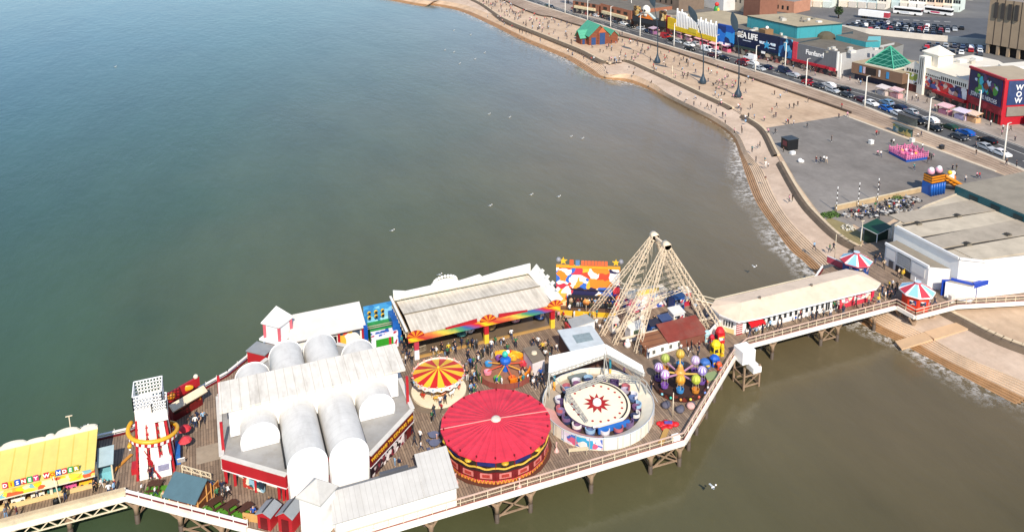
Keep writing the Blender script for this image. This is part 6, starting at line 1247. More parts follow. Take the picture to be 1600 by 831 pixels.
m_ = MB(); m_.ball((sx0 + 4.8, sy0 + .3, PZ + 2.7), .9, WHITE2, 10, 8, (1, .8, 1.2)); m_.ball((sx0 + 4.4, sy0 + .2, PZ + 3.9), .5, M('#e8c02c', .45), 8, 6); m_.ball((sx0 + 6.8, sy0 + 1.5, PZ + 2.0), .8, M('#d8762c', .45), 9, 7); m_.ball((sx0 + 6.9, sy0 + 1.5, PZ + 3.0), .55, M('#ece4dc'), 9, 7); m_.build('inflated_figure', t)
p = MB(); x, y = G(1410, 203, PZ)
sh = thing('tram_shelter', 'long glazed tram shelter with posters between tracks and plaza', 'shelter', (x, y, PZ))
q0, q1 = Vector((*G(1395, 205, PZ), 0)), Vector((*G(1425, 217, PZ), 0)); d = (q1 - q0).normalized()
p.bar((*q0.xy, PZ + 2.4), (*q1.xy, PZ + 2.4), 1.5, .14, M('#5a5c54', .5)); p.build('roof', sh); p = MB(); p.bar((*q0.xy, PZ + 1.2), (*q1.xy, PZ + 1.2), .1, 2.0, mural('shelter_ads', ['#6a8a7a', '#b8a85a', '#3a5a50', '#a8b0a8', '#4a7a8a', '#c8b070'], .9)); p.build('glass_screen', sh)
p = MB()
for f in (0, .33, .66, 1): c0 = q0.lerp(q1, f); p.bar((*c0.xy, PZ), (*c0.xy, PZ + 2.4), .1, .1, M('#3a3c38'))
p.build('post', sh)
x, y = G(1418, 186, PZ); sh2 = thing('tram_shelter', 'dark roofed tram shelter at the kerb on the road side of the tracks', 'shelter', (x, y, PZ))
q0, q1 = Vector((*G(1402, 189, PZ), 0)), Vector((*G(1432, 200, PZ), 0)); p = MB(); p.bar((*q0.xy, PZ + 2.4), (*q1.xy, PZ + 2.4), 1.6, .14, M('#4c4844', .5)); p.build('roof', sh2); p = MB(); p.bar((*q0.xy, PZ + 1.2), (*q1.xy, PZ + 1.2), .1, 2.0, M('#66706c', .2, .3)); p.build('glass_screen', sh2)
for k, (px, py, cl, lb) in enumerate(((1425, 222, '#d8d4cc', 'white bin by the tram shelter'), (1471, 233, '#2a2a2c', 'black bin at the inner kerb of the plaza'), (1361, 225, '#e8e4dc', 'white bench block on the plaza'), (1412, 233, '#3a3a3c', 'dark bin beside the pink ride'))):
    x, y = G(px, py, PZ); m_ = MB(); m_.box(x - .5, x + .5, y - .4, y + .4, PZ + .006, PZ + .9, M(cl, .5)); m_.box(x - .55, x + .55, y - .45, y + .45, PZ + .903, PZ + 1.0, M(cl, .4)); solo(m_, 'litter_bin', lb, 'bin', (x, y, PZ))

# ============================================================ PROMENADE FURNITURE
SLATE = M('#2c3c48', .4, .2, 1.0)
def dune_lamp(px, py, label, lean):
    x, y = G(px, py, PZ); t = thing('sculptural_lamp', label, 'street lamp', (x, y, PZ), 'tall leaf topped promenade lamps')
    m_ = MB(); m_.lathe((x, y, PZ), [(1.0, .004), (1.15, .4), (1.0, 1.2), (.5, 2.2), (.25, 3.2), (.2, 4.0)], 14, SLATE, smooth=True); m_.build('base', t)
    pts = []; 
    for i in range(16): f = i / 15; pts.append((x - lean * f ** 3, y + .3 * f, PZ + 3.5 + 16 * f))
    m_ = MB(); m_.tube(pts, [.2 - .1 * i / 15 for i in range(16)], 8, SLATE); m_.build('stem', t)
    tp = Vector(pts[-1]); dr = Vector((-.5 * min(1, lean / 3), .05, .85)).normalized(); sd_ = Vector((.85, -.3, .25)).normalized(); nn = dr.cross(sd_).normalized()
    m_ = MB(); ring = []
    N = 10
    for i in range(N + 1): f = i / N; w_ = 1.05 * math.sin(math.pi * min(1, f * .96 + .04)) ** .8; ring.append((tp + dr * (6.2 * f) + sd_ * w_, tp + dr * (6.2 * f) - sd_ * w_, tp + dr * (6.2 * f) + nn * .5 * math.sin(math.pi * f), tp + dr * (6.2 * f) - nn * .12))
    for a, c_ in zip(ring, ring[1:]): 
        for u_, v_ in ((0, 2), (2, 1), (1, 3), (3, 0)): m_.add([a[u_], a[v_], c_[v_], c_[u_]], [(0, 1, 2, 3)], SLATE, True)
    m_.build('leaf_head', t)
dune_lamp(1027, 99, 'tall slate lamp with leaf shaped head nearest the green roofed station', 1.6)
dune_lamp(1098, 131, 'tall slate lamp with leaf shaped head between the other two', 2.8)
dune_lamp(1153, 152, 'tall slate lamp with leaf shaped head closest to the plaza', 1.4)
LP = M('#d9d4c8', .45, .12)
def street_lamp(px, py, h, label, ban=None, arm=1):
    x, y = G(px, py, PZ); t = thing('lamp_post', label, 'lamp post', (x, y, PZ), 'white lamp posts along the road')
    m_ = MB(); m_.tube([(x, y, PZ), (x, y, PZ + 1.2), (x, y, PZ + h)], [.24, .2, .12], 8, LP); m_.build('post', t)
    m_ = MB(); m_.bar((x - .1, y, PZ + h - .1), (x + .9 * arm, y, PZ + h + .05), .14, .12, LP); m_.box(x + (.5 if arm > 0 else -1.1), x + (1.1 if arm > 0 else -.5), y - .14, y + .14, PZ + h, PZ + h + .12, M('#bdb8ae')); m_.build('lantern', t)
    if ban: m_ = MB(); m_.box(x - .45, x + .45, y - .03, y + .03, PZ + h * .62, PZ + h * .72, ban); m_.build('banner', t)
near = [(1568, 250), (1450, 205), (1351, 167), (1259, 136), (1180, 113), (1118, 94), (1053, 73), (1000, 58), (954, 43), (918, 32), (883, 21), (858, 13)]
nl = ['white lamp post by the kerb, first from the plaza side corner', 'white lamp post behind the kerbside tram shelter', 'white lamp post opposite the brown mall with green pyramid', 'white lamp post opposite the grey fun hall', 'white lamp post opposite the second word of the dark blue hoarding', 'white lamp post opposite the bright blue end of the dark blue hoarding', 'white lamp post opposite the yellow arcade', 'white lamp post right behind the green roofed station', 'white lamp post beyond the green roofed station opposite the skull arcade', 'white lamp post opposite the brick shops', 'white lamp post second from the far end of the kerb row', 'white lamp post at the far end of the kerb row']
for (px, py), lb in zip(near, nl): street_lamp(px, py, 8.8, lb)
for (px, py), lb in zip(((1528, 190), (1416, 161), (1312, 126), (1226.5, 106), (1161, 86), (1098, 66), (1040, 48), (986, 28)), ('white lamp post with a small sign before the hero poster', 'white lamp post in front of the green pyramid mall corner', 'white lamp post at the white corner of the grey fun hall', 'white lamp post before the small blue poster of the aquarium hoarding', 'white lamp post before the white words on the blue hoarding', 'white lamp post before the yellow arcade fins', 'white lamp post before the skull fronted arcade', 'white lamp post before the brick shops')): street_lamp(px, py, 8.6, lb, None, -1)
x, y = G(1050, 127, PZ); p = MB(); p.tube([(x, y, PZ), (x, y, PZ + 5)], .09, 8, CREAM); solo(p, 'flag_pole', 'short cream pole standing beside the sea wall between two leaf lamps', 'pole', (x, y, PZ))

# ---- lifeboat station with green copper roof
lb_ = thing('lifeboat_station', 'brick station with steep green copper roofs and tall blue doors on the promenade', 'building', (*G(930, 66, PZ), PZ))
ox, oy = G(941, 70, PZ); BR = striped('#8a4a2e', '#74402a', .6, 2, .5, .8, False, 0, .2); GC = striped('#4fa080', '#3d8a6c', .9, 1, .9, .55, False, .1, .15); BD = M('#2c4a78', .4)
m_ = MB(); m_.box(ox - 5.2, ox + 3.5, oy + .6, oy + 11, PZ, PZ + 3.6, BR); m_.build('wall', lb_)
def gab(x0, x1, y0, y1, ze, zr, along, par=lb_, name='roof'):
    m_ = MB()
    if along == 'y':
        xm = (x0 + x1) / 2; m_.slab([(x0 - .5, y0 - .4, ze - .2), (xm, y0 - .4, zr), (xm, y1 + .4, zr), (x0 - .5, y1 + .4, ze - .2)], .15, GC); m_.slab([(x1 + .5, y0 - .4, ze - .2), (xm, y0 - .4, zr), (xm, y1 + .4, zr), (x1 + .5, y1 + .4, ze - .2)], .15, GC)
        w_ = MB(); w_.add([(x0, y0, ze), (x1, y0, ze), (xm, y0, zr - .2)], [(0, 1, 2)], BR); w_.build('gable', par); w_ = MB(); w_.add([(x0, y1, ze), (x1, y1, ze), (xm, y1, zr - .2)], [(0, 2, 1)], BR); w_.build('gable', par)
    else:
        ym = (y0 + y1) / 2; m_.slab([(x0 - .4, y0 - .5, ze - .2), (x1 + .4, y0 - .5, ze - .2), (x1 + .4, ym, zr), (x0 - .4, ym, zr)], .15, GC); m_.slab([(x0 - .4, y1 + .5, ze - .2), (x1 + .4, y1 + .5, ze - .2), (x1 + .4, ym, zr), (x0 - .4, ym, zr)], .15, GC)
        w_ = MB(); w_.add([(x0, y0, ze), (x0, y1, ze), (x0, ym, zr - .2)], [(0, 2, 1)], BR); w_.build('gable', par); w_ = MB(); w_.add([(x1, y0, ze), (x1, y1, ze), (x1, ym, zr - .2)], [(0, 1, 2)], BR); w_.build('gable', par)
    return m_.build(name, par)
gab(ox - 5.2, ox + 3.5, oy + .6, oy + 11, PZ + 3.6, PZ + 7.6, 'y'); 
m_ = MB(); m_.box(ox - 7.4, ox - 5.2, oy + 3, oy + 7.5, PZ, PZ + 2.6, BR); m_.build('side_wall', lb_); gab(ox - 7.6, ox - 3, oy + 3, oy + 7.5, PZ + 2.6, PZ + 5.2, 'x')
m_ = MB(); m_.box(ox + 3.5, ox + 7, oy + .8, oy + 8, PZ, PZ + 3.0, BR); m_.build('side_wall', lb_); gab(ox + 3.5, ox + 7, oy + .8, oy + 8, PZ + 3.0, PZ + 5.0, 'y')
m_ = MB(); m_.box(ox - 1.6, ox + 1.8, oy + .2, oy + .6, PZ, PZ + 4.6, BR); m_.add([(ox - 1.6, oy + .2, PZ + 4.6), (ox + 1.8, oy + .2, PZ + 4.6), (ox + .1, oy + .2, PZ + 6.6)], [(0, 1, 2)], M('#b06038', .8)); m_.build('front_bay', lb_)
for x0, w_, h in ((ox - 1.0, 2.2, 4.4), (ox - 4.3, 1.8, 2.8), (ox - 6.9, 1.0, 1.9)): m_ = MB(); m_.box(x0, x0 + w_, oy + .1 if x0 > ox - 2 else oy + (.5 if x0 > ox - 5 else 2.9), oy + .197 if x0 > ox - 2 else oy + (.597 if x0 > ox - 5 else 2.997), PZ, PZ + h, BD); m_.build('door', lb_)
# ============================================================ SEAFRONT BUILDINGS
def VV(p, z=0.0): return Vector((p[0], p[1], z))
class Facade:
    """a street front from A (left) to B (right) seen from the road; n points back from the road"""
    def __init__(s, A, B):
        s.A, s.B = VV(A), VV(B); s.d = (s.B - s.A); s.L = s.d.length; s.d.normalize(); s.o = Vector((s.d.y, -s.d.x, 0))  # o: outwards to the road
    def p(s, x, z, out=0.0): q = s.A + s.d * x + s.o * out; return (q.x, q.y, z)
    def panel(s, mb, x0, x1, z0, z1, out=0.02, th=0.15, mat=None):
        mb.bar(s.p(x0, (z0 + z1) / 2, out - th / 2), s.p(x1, (z0 + z1) / 2, out - th / 2), th, z1 - z0, mat); return mb
    def block(s, mb, x0, x1, dep, z0, z1, mat, top=None, out=0.0):
        mb.prism([s.p(x0, 0, out)[:2], s.p(x1, 0, out)[:2], s.p(x1, 0, -dep)[:2], s.p(x0, 0, -dep)[:2]], z0, z1, mat, top); return mb
ROOFD = M('#6a6256', .9, .3, .2, dirt=.4); ROOFT = M('#a8997c', .9, .22, .2, dirt=.35); SHOPD = M('#1e1c1e', .3, .4, .8)
SHOPM = mural('shop_windows', ['#241f22', '#3c3436', '#6a5a50', '#1c1a1e', '#8a4a44', '#2a2a34', '#b8a890'], .8)
# ---- aquarium: dark blue hoarding
F = Facade(G(1121, 77, PZ), G(1237, 104, PZ)); L = F.L
sl = thing('aquarium', 'aquarium with a long dark blue hoarding lettered in white along the seafront', 'building', (*F.p(L / 2, PZ)[:2], PZ))
m_ = MB(); F.block(m_, 0, L, 34, PZ, 12.0, M('#3a4a52', .7), ROOFD, -.3); m_.build('wall', sl)
NAVY = M('#06193c', .35, .2, .3); SKYB = mural('tank_mural', ['#0c3a8a', '#1a6ac0', '#0a2c6a', '#2a8ad0', '#0e4aa0', '#0a2458'], .35)
m_ = MB(); F.panel(m_, L * .24, L * .83, 7.2, 13.2, .25, .5, NAVY); m_.build('hoarding', sl)
m_ = MB(); F.panel(m_, 0, L * .24, 6.2, 13.6, .5, .9, SKYB); m_.build('tank_hoarding', sl)
m_ = MB(); F.panel(m_, L * .835, L * .99, 6.6, 13.0, .35, .6, mural('small_poster', ['#0a2044', '#0e2a54', '#2a6aa0', '#0a1c3c', '#5aa0c0'], .5)); m_.build('poster', sl)
tx = F.d
text('SEA LIFE', 2.9, F.p(L * .42, 11.2, .32), tx, (0, 0, 1), WHITE2, sl, 'lettering', .05, bold=.03, stretch=.85)
text('UNDERSEA', 1.0, F.p(L * .4, 9.3, .32), tx, (0, 0, 1), M('#b8c8d8'), sl, 'lettering', .03, stretch=.8) if False else None
m_ = MB(); sc = F.p(L * .68, 10.0, .33); pts = []
for i in range(10): r_ = (1.7 if i % 2 == 0 else .75); q = VV(sc, 0) + F.d * (r_ * math.sin(math.pi * i / 5)); pts.append((q.x, q.y, sc[2] - .5 + r_ * math.cos(math.pi * i / 5)))
m_.add(pts, [tuple(range(10))], M('#3a9ac8', .4)); m_.build('star_emblem', sl)
m_ = MB(); F.panel(m_, L * .58, L * .79, 9.6, 10.5, .31, .05, mural('script_band', ['#dfe8f0', '#0a2048', '#e8f0f4', '#c8dce8', '#0a2048'], 1.6)); F.panel(m_, L * .7, L * .79, 8.6, 8.85, .31, .05, M('#c8d8e4')); F.panel(m_, L * .36, L * .47, 9.35, 9.6, .31, .05, M('#c8d0dc')); m_.build('script_sign', sl)
m_ = MB(); F.panel(m_, 0, L, PZ, 6.4, .05, .4, SHOPM); m_.build('shop_front', sl)
m_ = MB(); F.panel(m_, L * .26, L * .55, 6.5, 7.15, 1.2, 1.4, M('#2c3a34', .6)); m_.build('canopy', sl)
for x0, x1 in ((.03, .09), (.12, .2), (.62, .67)): m_ = MB(); F.panel(m_, L * x0, L * x1, 6.3, 7.1, .62, .1, WHITE2); m_.build('hanging_sign', sl)
t = thing('roof_housing', 'small brown plant housing with white dish on the aquarium roof', 'roof plant', (*G(1192, 50, 12), 12.0)); x, y = G(1198, 55, 12.0); m_ = MB(); m_.box(x - 1.5, x + 2, y - 1, y + 2.5, 12.0, 14.0, M('#8a6a48', .8)); m_.build('wall', t); m_ = MB(); m_.ball((x, y, 14.6), .6, WHITE2, 8, 6); m_.build('dish', t)
# ---- turquoise hall on the roofs behind
th_ = thing('turquoise_hall', 'big turquoise clad hall with a pale flat roof behind the aquarium', 'building', (196, 236, 12))
TQ = striped('#3f98a0', '#38888f', 6.0, 3, .96, .45, False, 0, .12, .08)
q = [G(1168, 26, 16.0), G(1246, 43, 16.0), G(1316, 38, 16.0), G(1238, 22, 16.0)]
m_ = MB(); m_.prism(q, 11.5, 15.9, TQ); m_.build('wall', th_); m_ = MB(); qc = (sum(a[0] for a in q) / 4, sum(a[1] for a in q) / 4); m_.prism([(qc[0] + (a[0] - qc[0]) * 1.02, qc[1] + (a[1] - qc[1]) * 1.02) for a in q], 15.903, 16.3, M('#1f4a4c', .6), ROOFT); m_.build('roof', th_)
m_ = MB(); m_.prism([G(1250, 46, 11), G(1316, 41, 11), G(1412, 70, 11), G(1394, 76, 11), G(1320, 61, 11), G(1300, 59, 11)], PZ, 11.0, M('#8a8a86', .8), ROOFD); solo(m_, 'low_roof_block', 'broad low dark roofed block between turquoise hall and glass pyramid', 'building', (*G(1330, 70, 12), PZ))
t = thing('turquoise_roof_box', 'long low turquoise roof box right of the turquoise hall', 'roof plant', (*G(1340, 68, 12), 11.5)); m_ = MB(); m_.prism([G(1306, 55, 13.5), G(1353, 66, 13.5), G(1375, 65, 13.5), G(1330, 53, 13.5)], 11.42, 13.5, TQ, ROOFD); m_.build('wall', t); m_ = MB(); m_.prism([G(1355, 66, 13), G(1376, 66, 13), G(1376, 60, 13), G(1357, 60, 13)], 11.42, 13.6, M('#6ab0b0', .5)); m_.build('end_box', t)
m_ = MB(); x, y = G(1290, 58, 12.0); m_.lathe((x, y, 11.4), [(3.5, 0), (3.0, 1.5), (1.5, 2.4), (.01, 2.6)], 12, M('#57503f', .9)); solo(m_, 'grey_roof_dome', 'low grey domed roof at the foot of the turquoise hall', 'roof', (x, y, 11.4))
# ---- grey fun hall
F = Facade(G(1238, 104, PZ), G(1307, 121, PZ)); L = F.L
fh2 = thing('fun_hall', 'grey clad amusement hall with white name lettering and red shop awnings', 'building', (*F.p(L / 2, PZ)[:2], PZ))
GC_ = striped('#6c6e72', '#626468', .8, 3, .9, .5); LG = striped('#b9b8b6', '#aeadab', .8, 3, .9, .5)
m_ = MB(); F.block(m_, 0, L, 30, PZ, 11.7, LG, ROOFD, -.2); m_.build('wall', fh2)
m_ = MB(); F.panel(m_, L * .1, L - .3, 6.8, 12.2, .2, .4, GC_); m_.build('cladding', fh2)
m_ = MB(); F.panel(m_, 0, L * .1, 6.8, 12.6, .4, .6, M('#c83c4c', .4)); m_.build('red_column', fh2)
for i in range(5): m_ = MB(); F.panel(m_, L * (.02 + i * .195), L * (.19 + i * .195), 6.1, 6.9, .9, 1.1, M('#a81c2c', .5)); m_.build('awning', fh2)
m_ = MB(); F.panel(m_, L - .3, L + .1, 6.1, 12.3, .3, .8, M('#dedcd6', .5)); F.panel(m_, L - 2.2, L + .1, 6.0, 6.9, 1.2, .3, M('#d83040')); m_.build('corner_pier', fh2)
m_ = MB(); F.panel(m_, 0, L, PZ, 6.1, .02, .3, SHOPM); m_.build('shop_front', fh2)
text('Funland', 2.3, F.p(L * .5, 10.0, .26), F.d, (0, 0, 1), WHITE2, fh2, 'lettering', .06, bold=.02)
for bt, (px, py, sx1, sy1, zz_) in ((sl, (1150, 40, 90, 22, 12.0)), (fh2, (1290, 76, 90, 8, 11.7)), (th_, (1215, 28, 80, 9, 16.3))):
    for k in range(9):
        x, y = G(px + random.random() * sx1, py + random.random() * sy1, zz_); s_ = random.uniform(.4, 1.1); m_ = MB(); m_.box(x - s_, x + s_, y - s_ * .7, y + s_ * .7, zz_ + .003, zz_ + random.uniform(.4, 1.1), M(random.choice(['#b8b4aa', '#7a766c', '#8c8478', '#d0ccc4']), .7)); m_.build('roof_unit', bt)
# ---- brown mall with green glass pyramid
F = Facade(G(1329, 124, PZ), G(1394, 140, PZ)); L = F.L
bm = thing('brown_mall', 'brown clad mall with blue banners and a green glass pyramid on its roof', 'building', (*F.p(L / 2, PZ)[:2], PZ))
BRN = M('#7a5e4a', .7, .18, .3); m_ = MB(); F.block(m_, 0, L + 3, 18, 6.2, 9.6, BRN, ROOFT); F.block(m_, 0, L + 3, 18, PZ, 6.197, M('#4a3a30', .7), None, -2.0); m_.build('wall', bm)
for x0, x1, cl in ((.2, .26, '#3a8ac0'), (.29, .34, '#c8b0b8'), (.36, .6, '#2a221e'), (.66, .7, '#d8d4d0'), (.84, .9, '#3a8ac0')): m_ = MB(); F.panel(m_, L * x0, L * x1, 6.9, 9.0, .1, .1, M(cl, .5, .3, 1.5)); m_.build('banner', bm)
m_ = MB(); F.panel(m_, 0, L, PZ, 6.0, -1.9, .2, M('#16203c', .4, .4)); m_.build('shop_front', bm)
b = NB('green_glazing'); v = b.coord(); sx = b.n('ShaderNodeSeparateXYZ'); b.l(v, sx.inputs[0])
def gridline(o, per): f = b.math('FRACT', b.math('DIVIDE', o, per)); return b.math('LESS_THAN', f, .1)
gl = b.math('MAXIMUM', gridline(sx.outputs[2], 1.3), gridline(b.math('ADD', sx.outputs[0], sx.outputs[1]), 1.7)); c = b.mix(gl, (0.008, 0.1, 0.062), (0.12, 0.36, 0.26)); b.l(c, b.p.inputs['Base Color']); b.p.inputs['Roughness'].default_value = .18; GG = b.m
pc = Vector((*G(1389, 100, 10), 0)); e1, e2 = F.d * 4.9, F.o * 4.9; base = [pc - e1 + e2, pc + e1 + e2, pc + e1 - e2, pc - e1 - e2]; m_ = MB(); m_.add([(p.x, p.y, 9.9) for p in base] + [(pc.x, pc.y, 15.6)], [(0, 1, 4), (1, 2, 4), (2, 3, 4), (3, 0, 4)], GG); py_ = m_.build('glass_pyramid', bm)
m_ = MB()
for i in range(4): m_.bar((base[i].x, base[i].y, 9.95), (pc.x, pc.y, 15.7), .28, .28, M('#4aa888', .4)); m_.bar((base[i].x, base[i].y, 9.8), (base[(i + 1) % 4].x, base[(i + 1) % 4].y, 9.8), .6, .35, M('#d8d0c0'))
m_.build('pyramid_frame', py_)
# ---- white fronted wax museum complex
F = Facade(G(1410, 139, PZ), G(1440, 147, PZ)); L = F.L
w1 = thing('white_gabled_arcade', 'white gabled front with a colourful poster left of the white clock tower', 'building', (*F.p(L / 2, PZ)[:2], PZ))
m_ = MB(); F.block(m_, 0, L, 14, PZ, 11.0, M('#e6dccb', .6, .1), M('#d8cfc0', .7)); m_.add([F.p(0, 11.0, .02), F.p(L, 11.0, .02), F.p(L * .5, 13.2, .02), F.p(0, 11, -.4), F.p(L, 11, -.4), F.p(L * .5, 13.2, -.4)], [(0, 1, 2), (5, 4, 3), (0, 2, 5, 3), (1, 4, 5, 2)], M('#ece4d4', .6)); m_.build('wall', w1)
m_ = MB(); F.panel(m_, L * .1, L * .95, 6.4, 9.6, .12, .12, mural('left_poster', ['#6a7a3a', '#c8b06a', '#3a2a24', '#8a9a4a', '#b84a3a', '#d8ccb0', '#c8ccd4'], .7)); m_.build('poster', w1)
for i in range(6): m_ = MB(); F.panel(m_, L * (.15 + .13 * i), L * (.22 + .13 * i), 10.0, 10.8, .1, .1, M('#2a2622')); m_.build('window', w1)
m_ = MB(); F.panel(m_, 0, L, PZ, 6.2, .1, .15, M('#5a2420', .5, .4)); m_.build('shop_front', w1)
F = Facade(G(1440, 147, PZ), G(1510, 172, PZ)); L = F.L
w2 = thing('wax_museum_front', 'white topped seafront building with crowded posters and red ground floor', 'building', (*F.p(L / 2, PZ)[:2], PZ))
WT = M('#e9e2d2', .6, .1, .3)
m_ = MB(); F.block(m_, 0, L, 26, PZ, 11.2, M('#8a2a2a', .6), M('#d8cdb8', .8, .12, .2)); m_.build('wall', w2)
m_ = MB(); F.panel(m_, 0, L, 9.9, 12.2, .25, .5, WT); m_.build('white_frieze', w2)
m_ = MB(); m_.slab([F.p(0, 12.3, .3), F.p(L, 12.3, .3), F.p(L - 1, 13.6, -7), F.p(1, 13.6, -7)], .3, M('#ddd2bd', .8, .12, .2)); m_.build('roof', w2)
for i in range(22): m_ = MB(); F.panel(m_, L * (.03 + .043 * i), L * (.055 + .043 * i), 10.2, 11.2 if i > 8 else 10.7, .27, .05, M('#26221e')); m_.build('window', w2)
m_ = MB(); F.panel(m_, L * .02, L * .93, 6.8, 9.8, .12, .12, mural('crowd_poster', ['#b8282c', '#3a3a6a', '#e0c8b8', '#2a2430', '#c83a34', '#4a5a98', '#e8dcd4', '#8a2024', '#c89a80'], .9)); m_.build('poster', w2)
m_ = MB(); F.panel(m_, L * .86, L * .98, 6.6, 9.8, .2, .1, mural('white_poster', ['#e8e4e0', '#e4e0dc', '#5a6a90', '#f0ece8', '#2a3050'], .7)); m_.build('poster', w2)
m_ = MB(); F.panel(m_, 0, L, PZ, 6.0, .1, .15, SHOPM); m_.build('shop_front', w2); m_ = MB(); F.panel(m_, L * .3, L, 6.0, 6.8, 1.2, 1.4, M('#a01c24', .5)); m_.build('red_canopy', w2)
ctw = thing('white_tower', 'slim white tower with a pyramid cap and dark vertical slots beside the museum', 'tower', (*F.p(1.0, PZ)[:2], PZ))
m_ = MB(); F.block(m_, -1.3, 1.0, 1.6, PZ, 15.5, WT, None, .9); m_.build('slotted_shaft', ctw); m_ = MB(); F.panel(m_, -.7, -.45, 7, 15, .95, .06, M('#3a342e')); F.panel(m_, .1, .35, 7, 15, .95, .06, M('#3a342e')); m_.build('slot', ctw)
m_ = MB(); F.block(m_, -2.6, 3.4, 7, 11, 16.2, WT, None, -1.7); m_.build('tower_wall', ctw); m_ = MB(); cc = F.p(.4, 0, -4.3); pyramid(m_, [F.p(-3, 0, -1.3)[:2], F.p(3.8, 0, -1.3)[:2], F.p(3.8, 0, -7.3)[:2], F.p(-3, 0, -7.3)[:2]], 16.35, (cc[0], cc[1], 18.6), WT); m_.build('cap', ctw)
F = Facade(G(1509, 172, PZ), G(1563, 196, PZ)); L = F.L
w3 = thing('poster_building', 'red framed corner building with a huge dark blue poster lettered join the heroes', 'building', (*F.p(L / 2, PZ)[:2], PZ))
RDW = M('#b41c2c', .5, .12)
SD = 13.0
m_ = MB(); F.block(m_, 0, L, SD, PZ, 16.2, RDW, M('#a89880', .85, .15, .2)); m_.build('wall', w3)
m_ = MB(); F.panel(m_, -.2, L + .1, 16.0, 16.6, .3, .6, RDW); m_.build('cornice', w3)
m_ = MB(); F.panel(m_, L * .03, L * .95, 8.6, 15.8, .2, .2, M('#0a1c50', .35, .45, .35)); po = m_.build('poster', w3)
m_ = MB(); rp_ = random.Random(5)
for i in range(26):
    x, z, r_ = L * rp_.uniform(.2, .82), rp_.uniform(10.4, 15.0), rp_.uniform(.4, 1.15); col_ = M(rp_.choice(['#4a9a3a', '#2f7a34', '#3ac0d0', '#1a1c24', '#20242c', '#6ab04a', '#8a3a2c', '#5a3a6a', '#c8d8e8']), .4)
    m_.add([F.p(x + r_ * rp_.uniform(.6, 1.3) * math.cos(2 * math.pi * j / 9), z + r_ * rp_.uniform(.7, 1.4) * math.sin(2 * math.pi * j / 9), .21 + .002 * i) for j in range(9)], [tuple(range(9))], col_)
m_.build('abstract_splash', po)
text('JOIN THE HEROES', 1.55, F.p(L * .49, 9.55, .3), F.d, (0, 0, 1), WHITE2, po, 'lettering', .02, bold=.01, stretch=.82)
m_ = MB(); F.panel(m_, 0, L, 6.6, 8.2, .12, .12, mural('red_band', ['#a01828', '#8a1422', '#b82a38', '#981626'], .8)); m_.build('red_frieze', w3)
m_ = MB(); F.panel(m_, L * .05, L * .95, PZ, 6.4, .1, .12, M('#2a2024', .25, .5, 1.2)); m_.build('shop_front', w3)
for i in range(9): m_ = MB(); F.panel(m_, L * (.05 + .11 * i), L * (.07 + .11 * i), PZ, 6.5, .16, .1, RDW); m_.build('mullion', w3)
S_ = Facade(F.p(L, 0)[:2], F.p(L, 0, -SD)[:2])
m_ = MB(); S_.panel(m_, 1.0, 6.8, 9.4, 15.9, .12, .12, M('#33446c', .4, .3, .8)); sp_ = m_.build('side_poster', w3)
for ch, z in (('W', 14.0), ('O', 12.2), ('W', 10.5)): text(ch, 2.0, S_.p(4.2, z, .16), S_.d, (0, 0, 1), WHITE2, sp_, 'lettering', .02, bold=.02)
m_ = MB(); S_.panel(m_, 1.2, 6.4, 6.4, 8.9, .3, .3, M('#8a8278', .6)); m_.build('grey_screen', w3)
t = thing('cream_corner_building', 'cream stone corner building with white shop canopy right of the poster building', 'building', (*G(1600, 200, PZ), PZ))
F = Facade(S_.p(0, 0, .1)[:2] if False else G(1575, 196, PZ), G(1640, 226, PZ)); m_ = MB(); F.block(m_, 1.6, 30, 25, PZ, 11.5, M('#d0b48a', .7, .2, .5), ROOFT, -5.0); m_.build('wall', t)
m_ = MB(); F.panel(m_, 1.6, 30, 6.4, 7.6, -4.0, 1.2, M('#e0dcd4', .5)); m_.build('shop_canopy', t); m_ = MB(); F.panel(m_, 1.8, 30, PZ, 6.3, -4.9, .2, M('#4a4c50', .4)); m_.build('shop_front', t)
for i in range(5): m_ = MB(); F.panel(m_, 2.6 + i * 2.4, 3.9 + i * 2.4, 8.2, 10.4, -4.93, .1, M('#3a3228', .3)); m_.build('window', t)
for i, (pts, z1, c0, rc_, lb) in enumerate((([(1458, 97), (1520, 86), (1560, 95), (1600, 118), (1500, 120)], 12.6, '#d8cfbf', '#d9d0be', 'white roofed low hall behind the museum'), ([(1560, 100), (1650, 92), (1700, 140), (1600, 125)], 13.5, '#d8d2c6', '#dcd4c4', 'white stepped roof blocks at the right edge behind the poster building'))):
    t = thing('flat_roof_building', lb, 'building', (*G(*pts[0], z1), PZ), 'pale flat roofed buildings behind the seafront')
    m_ = MB(); q = [G(*p, z1) for p in pts]; m_.prism(q, PZ, z1 - .2, M(c0, .7)); m_.build('wall', t); m_ = MB(); m_.prism(q, z1 - .197, z1, M(c0, .6), M(rc_, .8, .15, .2)); m_.build('roof', t)
    for k in range(5):
        u_, w_ = rp_.random(), rp_.random(); a, c_ = Vector(q[0]).lerp(Vector(q[1]), u_), Vector(q[3]).lerp(Vector(q[2]), u_); p = a.lerp(c_, .2 + w_ * .6); m_ = MB(); s_ = rp_.uniform(.6, 1.6); m_.box(p.x - s_, p.x + s_, p.y - s_ * .6, p.y + s_ * .6, z1 + .003, z1 + rp_.uniform(.5, 1.2), M(rp_.choice(['#e8e4da', '#b8b0a0', '#8a8478']), .7)); m_.build('roof_unit', t)
